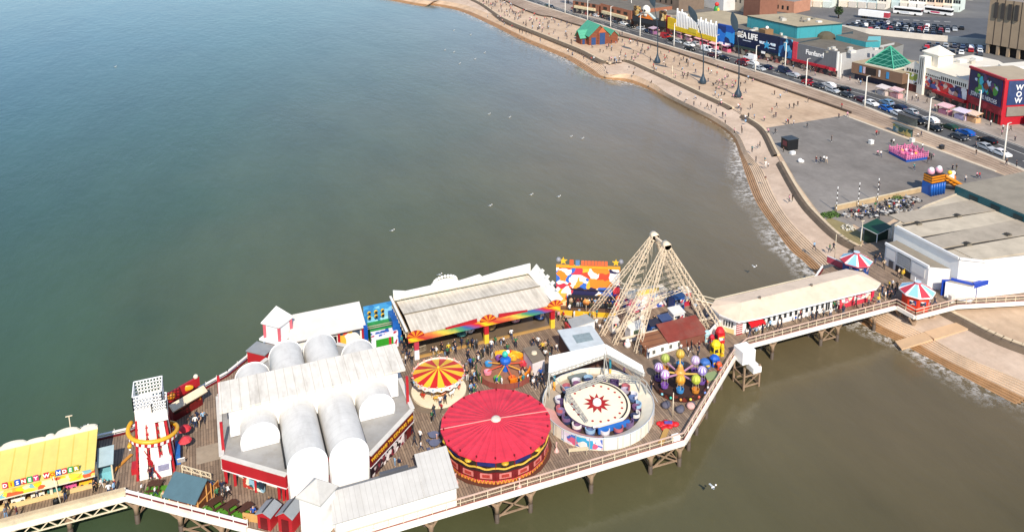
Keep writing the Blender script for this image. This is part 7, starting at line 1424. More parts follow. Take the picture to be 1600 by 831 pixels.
# ---- concrete slab tower at the right edge
t = thing('concrete_tower', 'massive ribbed concrete tower block at the upper right edge', 'tower block', (*G(1560, 86, PZ), PZ))
F = Facade(G(1538, 83, PZ), G(1660, 106, PZ)); CON = M('#a08b72', .85, .15, .25, dirt=.15)
m_ = MB(); F.block(m_, 0, 34, 24, 7.5, 24.0, CON, M('#8a8076', .9)); m_.build('wall', t)
for i in range(11): m_ = MB(); F.panel(m_, 2.4 + i * 2.9, 2.7 + i * 2.9, 7.5, 24, .04, .06, M('#4a3e34', .8)); m_.build('joint', t)
for i in range(4): m_ = MB(); F.panel(m_, 2.0 + i * 2.4, 3.2 + i * 2.4, 17.2, 22.8, .5, .5, M('#3f3a36', .6)); m_.build('window_slot', t)
for i in range(9): m_ = MB(); F.panel(m_, .3 + i * 3.6, 1.3 + i * 3.6, PZ, 7.5, -.2, .8, CON); m_.build('column', t)
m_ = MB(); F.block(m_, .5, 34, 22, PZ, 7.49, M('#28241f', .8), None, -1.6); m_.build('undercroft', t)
# ---- yellow and white arcade with fins
F = Facade(G(1046, 54, PZ), G(1122, 77, PZ)); L = F.L
ya = thing('yellow_arcade', 'white finned arcade with a bright yellow fascia and row of arched windows', 'building', (*F.p(L / 2, PZ)[:2], PZ))
m_ = MB(); F.block(m_, 0, L, 26, PZ, 11.6, M('#e6e0d2', .6), ROOFT, -.4); m_.build('wall', ya)
m_ = MB(); F.panel(m_, 0, L, 6.6, 8.2, 1.0, 1.4, M('#e8c41c', .45)); F.panel(m_, -.3, L * .17, 6.6, 11.0, .9, 1.0, M('#e4bc1c', .45)); F.panel(m_, L * .45, L * .62, 7.6, 9.2, 1.1, .3, M('#e2c83a', .45)); m_.build('yellow_fascia', ya)
for i in range(12): m_ = MB(); F.panel(m_, L * (.2 + .067 * i), L * (.2 + .067 * i) + 1.3, 9.0, 11.2, .1, .1, M('#8a5a38', .6)); m_.build('window', ya)
for i in range(26):
    x = L * (.18 + .0325 * i); m_ = MB(); m_.bar(F.p(x, 8.3, .5), F.p(x, 12.6 + (1.6 if i % 3 == 0 else .6) + (1.2 if i < 6 else 0), .5), .32, .55, WHITE2); m_.build('fin', ya)
m_ = MB(); F.panel(m_, 0, L, PZ, 6.4, .05, .3, SHOPM); m_.build('shop_front', ya); m_ = MB(); F.panel(m_, -2.2, 0, PZ, 11.4, .3, .5, M('#a0283c', .5)); m_.build('red_pylon', ya)
# ---- skull fronted arcade
F = Facade(G(990, 42, PZ), G(1040, 53, PZ)); L = F.L
pa_ = thing('pirate_arcade', 'arcade with a big white skull above an orange sign and dark front', 'building', (*F.p(L / 2, PZ)[:2], PZ))
m_ = MB(); F.block(m_, 0, L, 22, PZ, 9.0, M('#4a4038', .7), M('#7a7468', .85)); m_.build('wall', pa_); m_ = MB(); F.panel(m_, 0, L, 6.6, 8.6, .8, 1.2, M('#2a2c30', .6)); m_.build('dark_canopy', pa_)
for x0 in (.0, .8): m_ = MB(); F.panel(m_, L * x0, L * (x0 + .18), 9.0, 13.0, .2, .8, mural('gold_figures', ['#c8a05a', '#6a4a2a', '#e0c890', '#3a2c20'], .7)); m_.build('figure_panel', pa_)
m_ = MB(); c0 = F.p(L * .42, 12.2, .5); m_.ball(c0, 2.0, M('#e8e0d0', .6), 14, 10, (.8, 1, 1)); m_.ball((c0[0], c0[1], c0[2] - 1.8), 1.1, M('#e0d8c8', .6), 10, 8)
for s_ in (-.7, .7): q = F.p(L * .42 + s_, 12.2, 2.1); m_.ball(q, .45, BLACK, 8, 6)
m_.build('skull_emblem', pa_); m_ = MB(); m_.add([F.p(L * .2, 8.7, 1.0), F.p(L * .66, 8.7, 1.0), F.p(L * .58, 10.4, .9), F.p(L * .42, 10.9, .9), F.p(L * .27, 10.4, .9)], [(0, 1, 2, 3, 4)], M('#e07a2c', .5)); m_.add([F.p(L * .2, 8.7, .8), F.p(L * .66, 8.7, .8), F.p(L * .58, 10.4, .7), F.p(L * .42, 10.9, .7), F.p(L * .27, 10.4, .7)], [(4, 3, 2, 1, 0)], M('#e07a2c', .5)); m_.build('orange_sign', pa_)
for s_ in (-1, 1): m_ = MB(); m_.bar(F.p(L * .42 + s_ * 1.5, 11.0, .4), F.p(L * .42 + s_ * 5.0, 9.2, .4), 1.1, .5, M('#b8c4c0', .6)); m_.build('crossed_arm', pa_)
for (a, c_, dep, z1, wc, lb) in (((895, 20), (935, 27), 20, 9.5, '#8a5a44', 'brick shop block with cream signs next to the far trees'), ((938, 28), (986, 41), 22, 10.5, '#9a6248', 'brick shop block with awnings left of the skull arcade'), ((1040, 48), (1056, 52), 20, 11.0, '#cfc4ae', 'cream pub front between the skull arcade and the yellow arcade')):
    F = Facade(G(*a, PZ), G(*c_, PZ)); L = F.L; t = thing('shop_block', lb, 'building', (*F.p(L / 2, PZ)[:2], PZ))
    m_ = MB(); F.block(m_, 0, L, dep, PZ, z1, M(wc, .8, .25, .5), ROOFD); m_.build('wall', t); m_ = MB(); F.panel(m_, 0, L, PZ, 6.4, .1, .2, SHOPM); m_.build('shop_front', t); m_ = MB(); F.panel(m_, L * .1, L * .9, 6.5, 7.6, 1.0, 1.2, M('#d8c8a0', .6, .3, .5)); m_.build('sign_canopy', t)
    for i in range(4): m_ = MB(); F.panel(m_, L * (.1 + .22 * i), L * (.22 + .22 * i), 8.0, 9.3, .05, .08, M('#2c2824', .3)); m_.build('window', t)
# ---- blocks on the second line
for (a, c_, dep, z1, wc, rf, lb, nw) in (((1096, 10), (1130, 18), 16, 18.0, '#d8d6d0', '#8a8680', 'plain white block with two small dark windows behind the yellow arcade', 2), ((1161, 30), (1186, 36), 10, 19, '#8a5c48', '#6a5a4e', 'tall brown brick block left of the turquoise hall', 0), ((1080, 6), (1098, 9), 14, 14, '#9a6a50', '#6a6058', 'brown brick house beside the plain white block', 3), ((1186, 14), (1240, 22), 14, 9.5, '#b8846a', '#8a8078', 'low pinkish building behind the turquoise hall', 6), ((1130, 12), (1165, 20), 14, 12.0, '#b4a894', '#b8b0a0', 'pale stepped roof building behind the blue hoarding', 4), ((985, 6), (1060, 22), 16, 12.0, '#7c6a5a', '#5a564f', 'long dark roofed building behind the skull arcade', 8)):
    F = Facade(G(*a, PZ), G(*c_, PZ)); L = F.L; t = thing('town_building', lb, 'building', (*F.p(L / 2, PZ)[:2], PZ)); m_ = MB(); F.block(m_, 0, L, dep, PZ, z1, M(wc, .8, .2, .4), M(rf, .9, .25, .3)); m_.build('wall', t)
    for i in range(nw): m_ = MB(); F.panel(m_, L * (i + .6) / (nw + 1), L * (i + .6) / (nw + 1) + 1.0, z1 - 4.2, z1 - 2.4, .05, .08, M('#2a2826', .3)); m_.build('window', t)
x, y = G(1119, 22, 10); t = thing('parrot_figure', 'big green red and yellow parrot figure on a roof behind the yellow arcade', 'figure', (x, y, 9)); m_ = MB(); m_.ball((x, y, 11.5), 1.4, M('#2f8a44', .5), 10, 8, (.8, .8, 1.5)); m_.build('body', t); m_ = MB(); m_.ball((x, y - .2, 14.0), .9, M('#c83028', .5), 9, 7); m_.build('head', t); m_ = MB(); m_.ball((x + .3, y - 1, 11.6), .8, M('#e8c82c', .5), 8, 6, (.7, .6, 1.3)); m_.build('wing', t); m_ = MB(); m_.bar((x, y, 4), (x, y, 10), .5, .5, M('#5a4030')); m_.build('post', t)
# terraces of small hotels at the top, each house its own thing
rh = random.Random(21); hp = ['#e8e2d8', '#dcd4c6', '#c8d4d8', '#e4d8c4', '#d4c0b0', '#eae6e0', '#b8c8c8', '#cfd8d0', '#e0c8b0']; names = {'#e8e2d8': 'off white', '#dcd4c6': 'stone coloured', '#c8d4d8': 'pale blue', '#e4d8c4': 'cream', '#d4c0b0': 'pinkish', '#eae6e0': 'white', '#b8c8c8': 'grey green', '#cfd8d0': 'pale green', '#e0c8b0': 'peach'}
def house(px, py, w_, h, lb, dep=10):
    a = Vector((*G(px, py, PZ), 0)); d_ = Vector((.22, -.975, 0)) if px < 1 else (Vector((*G(px + 10, py + 1.0, PZ), 0)) - a).normalized()
    F = Facade(a.xy, (a + d_ * w_).xy); hc_ = lb[1]; t = thing('terraced_hotel', lb[0], 'house', (*F.p(w_ / 2, PZ)[:2], PZ), 'terraced hotels behind the car park')
    m_ = MB(); F.block(m_, 0, w_ - .05, dep, PZ, PZ + h, M(hc_, .7, .12, .5)); m_.build('wall', t)
    m_ = MB(); r_ = M(rh.choice(['#5a5450', '#6a5a50', '#4a4a4e', '#7a6050']), .9, .2, .6); m_.slab([F.p(0, PZ + h, .3), F.p(w_ - .05, PZ + h, .3), F.p(w_ - .05, PZ + h + 2.2, -dep / 2), F.p(0, PZ + h + 2.2, -dep / 2)], .15, r_); m_.slab([F.p(0, PZ + h, -dep), F.p(w_ - .05, PZ + h, -dep), F.p(w_ - .05, PZ + h + 2.2, -dep / 2), F.p(0, PZ + h + 2.2, -dep / 2)], .15, r_); ro = m_.build('roof', t)
    m_ = MB(); q = F.p(.5, PZ + h + 1.2, -dep / 2); m_.bar(q, (q[0], q[1], PZ + h + 3.4), .7, .7, M('#8a5a44', .8)); m_.build('chimney', ro)
    for i in range(3):
        for j in range(max(1, int(h // 3))): m_ = MB(); F.panel(m_, w_ * (.12 + .3 * i), w_ * (.12 + .3 * i) + .9, PZ + .9 + 2.9 * j, PZ + 2.5 + 2.9 * j, .05, .07, M('#2c2e32', .25)); m_.build('window', t)
    m_ = MB(); F.panel(m_, w_ * .1, w_ * .9, PZ, PZ + 2.8, 1.2, 1.3, M(rh.choice([hc_, '#e8e4dc', '#d0c8bc']), .6)); m_.build('bay', t)
k = 0; seen_h = set()
for row, (x0, x1, y0, y1, h, rn) in enumerate(((1225, 1300, 8, 12, 6.5, 'row behind the lorry yard'), (1310, 1385, 10, 15, 6.5, 'row left of the coaches'), (1392, 1500, 12, 19, 8.5, 'tall row behind the coaches'), (1255, 1330, -8, -3, 7.5, 'top row at the frame edge'), (1350, 1520, -7, 0, 8, 'row along the top edge behind the coaches'))):
    nh = max(4, int((x1 - x0) / 13)); cols_ = []
    for i in range(nh):
        px, py = x0 + (x1 - x0) * i / nh, y0 + (y1 - y0) * i / nh; a = Vector(G(px, py, PZ)); c_ = Vector(G(x0 + (x1 - x0) * (i + 1) / nh, y0 + (y1 - y0) * (i + 1) / nh, PZ)); cl = hp[(k * 4 + row) % 9]; cols_.append(cl)
        ordn = ['first', 'second', 'third', 'fourth', 'fifth', 'sixth', 'seventh', 'eighth', 'ninth', 'tenth', 'eleventh', 'twelfth', 'thirteenth', 'fourteenth'][i]
        house(px, py, (c_ - a).length, h + rh.uniform(-.8, .8), (f'{names[cl]} terraced hotel, {ordn} from left, {rn}', cl)); k += 1

# ============================================================ VEHICLES
GLS = M('#12161a', .1, .3, .5)
def car_meshes(kind):
    Lc, Wc, Hc = {'car': (4.2, 1.75, 1.45), 'saloon': (4.6, 1.8, 1.42), 'van': (5.0, 1.95, 2.1)}[kind]; z0 = .28; hl, hw = Lc / 2, Wc / 2
    if kind == 'van': prof = [(-hl, z0), (-hl, 1.9), (-hl + .15, 2.1), (hl - 1.7, 2.1), (hl - .95, 1.25), (hl - .1, 1.0), (hl, .8), (hl, z0)]; belt = 1.2; gl = [(hl - 1.75, 2.02), (hl - 1.02, 1.28), (hl - 2.3, 1.28), (hl - 2.3, 2.02)]
    else:
        rb = .75 if kind == 'car' else 1.15
        prof = [(-hl, z0), (-hl - .02, .7), (-hl + .1, .95), (-hl + rb, Hc - .03), (-hl + rb + .35, Hc), (.35, Hc - .02), (1.1, .97), (hl - .12, .78), (hl, .6), (hl, z0)]; belt = .95; gl = None
    body = MB(); n = len(prof)
    inset = lambda z: hw - (0 if z < belt else (z - belt) * .38)
    Lp, Rp = [(x, -inset(z), z) for x, z in prof], [(x, inset(z), z) for x, z in prof]
    body.add(Lp + Rp, [tuple(range(n))[::1], tuple(range(n, 2 * n))[::-1]] + [(i, n + i, n + (i + 1) % n, (i + 1) % n) for i in range(n)], 'PAINT')
    win = MB()
    def strip(pts, off=.012):
        for s_ in (-1, 1): q = [(x, s_ * (inset(z) + off), z) for x, z in pts]; win.add(q, [tuple(range(len(q)))[::s_]], 'GLASS')
    if kind == 'van': strip(gl); xs = ((hl - 1.68, 2.06), (hl - .98, 1.3))
    else:
        b0 = -hl + (.42 if kind == 'car' else .7); strip([(b0, 1.0), (-hl + rb + .1, Hc - .12), (.3, Hc - .12), (.95, 1.0)]); xs = ((.42, Hc - .06), (1.05, 1.01)); r0, r1 = (-hl + .14, 1.0), (-hl + rb - .04, Hc - .08)
        if kind == 'saloon': r0 = (-hl + .35, 1.0)
        win.add([(r0[0] - .02, -inset(r0[1]) + .12, r0[1] + .012), (r0[0] - .02, inset(r0[1]) - .12, r0[1] + .012), (r1[0] - .02, inset(r1[1]) - .12, r1[1] + .012), (r1[0] - .02, -inset(r1[1]) + .12, r1[1] + .012)], [(0, 3, 2, 1)], 'GLASS')
    win.add([(xs[0][0] + .03, -inset(xs[0][1]) + .12, xs[0][1] + .01), (xs[0][0] + .03, inset(xs[0][1]) - .12, xs[0][1] + .01), (xs[1][0] + .03, inset(xs[1][1]) - .1, xs[1][1] + .02), (xs[1][0] + .03, -inset(xs[1][1]) + .1, xs[1][1] + .02)], [(0, 3, 2, 1)], 'GLASS')
    return body, win, hl, hw
def mb_mesh(mb, name, mats):
    me = bpy.data.meshes.new(name); me.from_pydata(mb.v, [], mb.f); keys = []
    for m in mb.mats:
        me.materials.append(mats[m])
    for p, i in zip(me.polygons, mb.mi): p.material_index = i
    bm = bmesh.new(); bm.from_mesh(me); bmesh.ops.recalc_face_normals(bm, faces=bm.faces); bm.to_mesh(me); bm.free()
    me.update(); return me
CAR = {}
for kd in ('car', 'saloon', 'van'):
    bo, wi, hl, hw = car_meshes(kd); mats = {'PAINT': M('#888888', .3), 'GLASS': GLS, 'BLK': BLACK, 'LAMP': M('#e8e4d8', .2), 'TAIL': M('#a01818', .3)}
    wh = MB(); wh.tube([(0, -.11, 0), (0, .11, 0)], .32, 12, 'BLK'); wh.tube([(0, -.115, 0), (0, .115, 0)], .18, 10, 'LAMP')
    hd = MB(); hd.box(-.04, .02, -.18, .18, -.07, .07, 'LAMP'); tl = MB(); tl.box(-.02, .03, -.15, .15, -.1, .1, 'TAIL')
    one = MB(); one.v = list(bo.v) + list(wi.v); one.f = [list(f) for f in bo.f] + [[i + len(bo.v) for i in f] for f in wi.f]; one.mats = ['PAINT', 'GLASS', 'BLK']; one.mi = [0] * len(bo.f) + [1] * len(wi.f); one.sm = [False] * len(one.f)
    for sx_ in (-1, 1):
        for sy_ in (-1, 1): one.tube([(sx_ * (hl - .8), sy_ * (hw - .2), .3), (sx_ * (hl - .8), sy_ * (hw + .01), .3)], .31, 8, 'BLK')
    CAR[kd] = dict(body=mb_mesh(bo, kd + '_body', mats), win=mb_mesh(wi, kd + '_window', mats), wheel=mb_mesh(wh, 'wheel', mats), head=mb_mesh(hd, 'headlight', mats), tail=mb_mesh(tl, 'tail_light', mats), one=mb_mesh(one, kd + '_whole', mats), hl=hl, hw=hw)
PAINTS = {'white': '#e4e4e2', 'silver': '#a9adb0', 'black': '#121316', 'dark grey': '#3a3d42', 'dark blue': '#16233f', 'blue': '#1c5aa8', 'red': '#a81620', 'light blue': '#7a9ab4', 'maroon': '#4a1420', 'green': '#24402e'}
def put_mesh(name, me, loc, rz, parent=None, paint=None):
    o = bpy.data.objects.new(name, me); COL.objects.link(o); o.location = loc; o.rotation_euler = (0, 0, rz); o.parent = parent
    if paint: o.material_slots[0].link = 'OBJECT'; o.material_slots[0].material = M(PAINTS[paint], .25, .06, .5)
    return o
PROTO = {}
def road_car(kd, paint, x, y, rz, label):
    key = kd
    if key not in PROTO:
        t = thing('parked_car' if False else ('van' if kd == 'van' else 'car'), label, 'van' if kd == 'van' else 'car', (0, 0, 0), 'vehicles on the seafront road'); c_ = CAR[kd]
        put_mesh('body', c_['body'], (0, 0, 0), 0, t, 'white'); put_mesh('window_glass', c_['win'], (0, 0, 0), 0, t)
        for sx_ in (-1, 1):
            for sy_ in (-1, 1): put_mesh('wheel', c_['wheel'], (sx_ * (c_['hl'] - .8), sy_ * (c_['hw'] - .1), .32), 0, t)
        for sy_ in (-1, 1): put_mesh('headlight', c_['head'], (c_['hl'] + .005, sy_ * (c_['hw'] - .35), .68), 0, t); put_mesh('tail_light', c_['tail'], (-c_['hl'] - .01, sy_ * (c_['hw'] - .3), .75), 0, t)
        PROTO[key] = t
    else: t = copy_tree(PROTO[key])
    t.location = (x, y, PZ - .088); t.rotation_euler = (0, 0, rz); t['label'] = label; t['category'] = 'van' if kd == 'van' else 'car'; t['group'] = 'vehicles on the seafront road'
    for ch in t.children:
        if ch.name.startswith('body'): ch.material_slots[0].link = 'OBJECT'; ch.material_slots[0].material = M(PAINTS[paint], .25, .06, .5)
    return t
def road_dir(v): return math.atan2(8.0, fn(v + 4) - fn(v - 4))
ROADCARS = [(1335, 149, 'saloon', 'dark grey', 'N', 'below the brown mall'), (1371, 162, 'saloon', 'white', 'N', 'below the green pyramid corner'), (1388, 162, 'car', 'light blue', 'F', 'opposite the kerbside shelter, first of a pair'), (1394, 171, 'car', 'blue', 'N', 'just left of the kerbside shelter'), (1407, 170, 'saloon', 'dark blue', 'F', 'behind the kerbside shelter'), (1419, 178, 'saloon', 'white', 'N', 'passing the kerbside shelter'), (1430, 176, 'car', 'silver', 'F', 'opposite the white tower'), (1447, 189, 'van', 'black', 'N', 'beside the shelter end lamp post'), (1466, 188, 'saloon', 'white', 'F', 'in front of the museum red canopy'), (1477, 200, 'car', 'black', 'N', 'opposite the museum posters'), (1497, 199, 'saloon', 'green', 'F', 'in front of the hero poster'), (1519, 208, 'saloon', 'blue', 'F', 'under the hero poster lamp post'), (1510, 215, 'car', 'dark grey', 'N', 'alongside the bright blue car'), (1550, 221, 'saloon', 'black', 'F', 'near the right edge, far lane'), (1554, 230, 'saloon', 'silver', 'N', 'by the corner lamp post'),
 (1186, 100, 'saloon', 'white', 'F', 'under the white words of the aquarium'), (1196, 108, 'saloon', 'silver', 'N', 'below the blue hoarding star'), (1226, 114, 'van', 'dark blue', 'N', 'at the end of the blue hoarding'), (1264, 124, 'saloon', 'black', 'F', 'before the grey fun hall'), (1269, 131, 'car', 'red', 'N', 'before the grey fun hall'), (1303, 134, 'saloon', 'white', 'F', 'at the white corner of the fun hall'), (1312, 142, 'saloon', 'silver', 'N', 'at the white corner of the fun hall'),
 (1143, 92, 'saloon', 'black', 'N', 'below the tank hoarding'), (1128, 87, 'car', 'maroon', 'N', 'below the bright blue tank hoarding'), (1162, 97, 'car', 'red', 'F', 'left of the white aquarium words'), (1161, 101, 'saloon', 'maroon', 'N', 'left of the aquarium words'), (1105, 80, 'van', 'white', 'N', 'below the yellow arcade end'), (1091, 77, 'saloon', 'black', 'N', 'below the yellow arcade'), (1077, 72, 'saloon', 'white', 'N', 'below the yellow arcade fins'), (1060, 67, 'car', 'silver', 'N', 'at the yellow corner of the finned arcade'), (1068, 68, 'saloon', 'dark grey', 'N', 'between silver and white cars by the finned arcade'), (1040, 60, 'van', 'red', 'N', 'near the skull arcade'), (1033, 44, 'van', 'white', 'F', 'in front of the skull arcade'), (1022, 40, 'saloon', 'white', 'F', 'under the skull'), (1013, 51, 'saloon', 'dark blue', 'N', 'opposite the skull arcade'), (1002, 47, 'saloon', 'silver', 'N', 'behind the station lamp post'), (985, 43, 'saloon', 'black', 'N', 'opposite the brick shops with awnings'), (975, 39, 'saloon', 'white', 'N', 'opposite the brick shops with awnings'), (964, 37, 'saloon', 'dark grey', 'N', 'opposite the brick shops with awnings'), (955, 33, 'car', 'dark blue', 'N', 'by the lamp post before the brick shops'), (943, 29, 'saloon', 'black', 'N', 'opposite the join of the two brick blocks'), (931, 26, 'saloon', 'white', 'N', 'opposite the far brick block'), (920, 22, 'saloon', 'dark grey', 'N', 'opposite the far brick block'), (910, 20, 'saloon', 'dark blue', 'N', 'opposite the far brick block'), (898, 15, 'car', 'red', 'F', 'beside the far trees'), (869, 12, 'saloon', 'dark grey', 'N', 'at the far end of the road'), (846, 12, 'car', 'green', 'N', 'on the tram side at the far end')]
ROADCARS += [(1250, 118, 'saloon', 'silver', 'F', 'between the two lamp posts of the fun hall'), (1210, 106, 'car', 'dark blue', 'F', 'before the small blue poster'), (1284, 136, 'saloon', 'dark grey', 'N', 'in the gap before the fun hall corner'), (1118, 83, 'saloon', 'silver', 'N', 'at the join of yellow arcade and blue hoarding'), (1357, 157, 'saloon', 'maroon', 'N', 'below the brown mall banners'), (1330, 140, 'car', 'black', 'F', 'below the brown mall corner'), (1172, 93, 'van', 'white', 'F', 'before the star on the blue hoarding'), (1050, 64, 'saloon', 'black', 'N', 'before the cream pub front'), (1575, 240, 'saloon', 'white', 'N', 'cut by the right edge'), (1085, 70, 'car', 'silver', 'F', 'before the yellow fascia')]
lanes = {'N': .2, 'F': .55}
for px, py, kd, paint, ln, wh_ in ROADCARS:
    x, y = G(px, py, PZ); u = fn(y) + (ff(y) - fn(y)) * lanes[ln]
    if abs(u - x) < 4: x = u
    road_car(kd, paint, x, y, road_dir(y) + (math.pi if ln == 'N' else 0), f'{paint} {"van" if kd == "van" else "hatchback" if kd == "car" else "saloon car"} {wh_}')
# coaches, lorry
def coach(px, py, rz, lb, stripe):
    x, y = G(px, py, PZ); t = thing('coach', lb, 'coach', (x, y, PZ), 'white coaches parked behind the car park'); Mx = Matrix.Translation((x, y, PZ - .09)) @ Matrix.Rotation(rz, 4, 'Z')
    m_ = MB(); m_.box(-6, 6, -1.25, 1.25, .4, 3.3, WHITE2, Mx); m_.build('body', t); m_ = MB(); m_.box(-5.6, 6.02, -1.28, 1.28, 1.7, 2.8, GLS, Mx); m_.build('window_band', t); m_ = MB(); m_.box(-3, 1, -1.29, 1.29, .8, 1.5, M(stripe, .4), Mx); m_.build('stripe', t)
    for sx_ in (-3.8, 3.6):
        for s_ in (-1.2, 1.2): m_ = MB(); m_.tube([Mx @ Vector((sx_, s_ - .1, .5)), Mx @ Vector((sx_, s_ + .1, .5))], .5, 12, BLACK); m_.build('wheel', t)
dirc = math.atan2(G(1437, 24, PZ)[1] - G(1400, 20, PZ)[1], G(1437, 24, PZ)[0] - G(1400, 20, PZ)[0])
coach(1418, 23, dirc, 'white coach parked left of the pair behind the car park', '#c8ccd0'); coach(1466, 23, dirc - .12, 'white coach with a pink stripe parked right of the pair', '#c84a6a')
x, y = G(1367, 30, PZ); t = thing('lorry_trailer', 'long white trailer parked at the back of the crowded car park', 'trailer', (x, y, PZ)); Mx = Matrix.Translation((x, y, PZ)) @ Matrix.Rotation(dirc, 4, 'Z'); m_ = MB(); m_.box(-7, 6, -1.25, 1.25, 1.0, 3.6, WHITE2, Mx); m_.build('box_body', t); m_ = MB(); m_.box(4, 6.05, -1.27, 1.27, 1.2, 3.4, M('#b8404c'), Mx); m_.build('red_panel', t); m_ = MB()
for sx_ in (-5, -3.8, 4.5): m_.tube([Mx @ Vector((sx_, -1.2, .5)), Mx @ Vector((sx_, 1.2, .5))], .5, 10, BLACK)
m_.build('axle', t)
# crowded car park
cpx = random.Random(9); q = [Vector((*G(1306, 46, PZ), 0)), Vector((*G(1452, 59, PZ), 0)), Vector((*G(1512, 45, PZ), 0)), Vector((*G(1345, 34, PZ), 0))]
cn = ['white', 'silver', 'black', 'dark grey', 'dark blue', 'black', 'dark blue', 'red', 'white', 'black', 'dark grey']; ORD = 'first second third fourth fifth sixth seventh eighth ninth tenth eleventh twelfth thirteenth fourteenth fifteenth sixteenth seventeenth eighteenth nineteenth twentieth'.split()
ROWN = ['car park row along the boundary wall', 'second car park row from the boundary wall', 'third car park row from the boundary wall', 'fourth car park row from the boundary wall', 'fifth car park row from the boundary wall', 'back car park row by the trailer']
def park_car(x, y, rz, lb, col_):
    kd = cpx.choice(['car', 'saloon', 'car']); o = bpy.data.objects.new('parked_car', CAR[kd]['one']); COL.objects.link(o); o.location = (x, y, PZ - .088); o.rotation_euler = (0, 0, rz); o.material_slots[0].link = 'OBJECT'; o.material_slots[0].material = M(PAINTS[col_], .25, .06, .5)
    o['label'] = lb; o['category'] = 'car'; o['group'] = 'cars in the crowded car park'
for r_ in range(6):
    a, c_ = q[0].lerp(q[3], r_ / 5.4), q[1].lerp(q[2], r_ / 5.4); Lr = (c_ - a).length; nC = int(Lr / 2.55); dr = (c_ - a).normalized(); ang = math.atan2(dr.y, dr.x)
    for i in range(min(nC, 20)):
        if cpx.random() < .03: continue
        p = a + dr * (i + .5) * Lr / nC; col_ = cpx.choice(cn); park_car(p.x + cpx.uniform(-.1, .1), p.y, ang + math.pi / 2 + cpx.choice([0, math.pi]) + cpx.uniform(-.04, .04), f'{col_} car, {ORD[i]} from left, {ROWN[r_]}', col_)
q2 = [Vector((*G(1438, 79, PZ), 0)), Vector((*G(1538, 87, PZ), 0)), Vector((*G(1537, 76, PZ), 0)), Vector((*G(1445, 70, PZ), 0))]
for r_ in range(3):
    a, c_ = q2[0].lerp(q2[3], r_ / 2.2), q2[1].lerp(q2[2], r_ / 2.2); Lr = (c_ - a).length; nC = int(Lr / 2.7); dr = (c_ - a).normalized(); ang = math.atan2(dr.y, dr.x)
    for i in range(min(nC, 16)):
        if cpx.random() < .12: continue
        p = a + dr * (i + .5) * Lr / nC; col_ = cpx.choice(cn); park_car(p.x, p.y, ang + math.pi / 2 + cpx.uniform(-.04, .04), f'{col_} car, {ORD[i]} from left, {["near", "middle", "far"][r_]} row below the concrete tower', col_)
CW = M('#d8cfc0', .8, .15, .3); m_ = MB(); pts = [G(1300, 46, PZ), G(1352, 53, PZ), G(1440, 62, PZ), G(1542, 71, PZ)]
for a, c_ in zip(pts, pts[1:]): m_.bar((*a, PZ + 1.1), (*c_, PZ + 1.1), .4, 2.3, CW)
solo(m_, 'boundary_wall', 'long pale boundary wall in front of the crowded car park', 'wall', (*pts[1], PZ))
m_ = MB(); m_.prism([G(1296, 47, PZ), G(1560, 73, PZ), G(1580, 30, PZ), G(1340, 24, PZ)], PZ - .09, PZ - .086, M('#57585a', .85, .2, .2)); ground(m_, 'car_park_asphalt')
m_ = MB(); 
for k in range(6): a, c_ = G(1395 + k * 16, 30 + k * .8, PZ), G(1405 + k * 16, 30.6 + k * .8, PZ); m_.bar((*a, PZ - .075), (*c_, PZ - .075), .5, .01, PAINT)
ground(m_, 'car_park_markings')
# pink kiosks and parasols on the pavement
for k, (px, py, cl, lb) in enumerate(((1021, 53, '#8a5a80', 'purple topped pavement stall opposite the skull arcade'), (1064, 59, '#d88a9a', 'pink striped pavement stall at the yellow corner pylon'), (1078, 64, '#e0a8b0', 'pale pink pavement stall before the finned arcade'), (1093, 69, '#d0607a', 'deep pink pavement stall before the yellow fascia middle'), (1105, 72, '#d8506a', 'rose pink pavement stall near the end of the yellow fascia'), (1116, 77, '#dc7a8a', 'pink pavement stall where yellow arcade meets blue hoarding'), (1136, 81, '#d8607a', 'pink heart decorated stall below the tank hoarding'), (1477, 178, '#d88a98', 'pink and white carriage stall before the museum canopy'), (1502, 186, '#c8b8d0', 'lilac stall in front of the hero poster'), (1520, 190, '#d8a878', 'tan parasol stall in front of the hero poster'), (1400, 152, '#d8a0a0', 'long pinkish awning stall before the brown mall corner'), (1380, 148, '#c8b8b0', 'pale awning stall before the brown mall'))):
    x, y = G(px, py, PZ); t = thing('pavement_stall', lb, 'stall', (x, y, PZ), 'stalls on the far pavement'); st_ = striped(cl, '#efe6e2', .5, 1, .6, .6)
    m_ = MB(); m_.box(x - .9, x + .9, y - 1.6, y + 1.6, PZ + .004, PZ + 1.2, M(cl, .6, .25, 1.5)); m_.build('counter', t); m_ = MB(); m_.slab([(x - 1.4, y - 2, PZ + 2.2), (x + 1.2, y - 2, PZ + 2.7), (x + 1.2, y + 2, PZ + 2.7), (x - 1.4, y + 2, PZ + 2.2)], .12, st_); m_.build('awning', t); m_ = MB()
    for i, j in ((-1.2, -1.8), (-1.2, 1.8), (1, -1.8), (1, 1.8)): m_.bar((x + i, y + j, PZ), (x + i, y + j, PZ + 2.3), .07, .07, STEEL)
    m_.build('post', t)
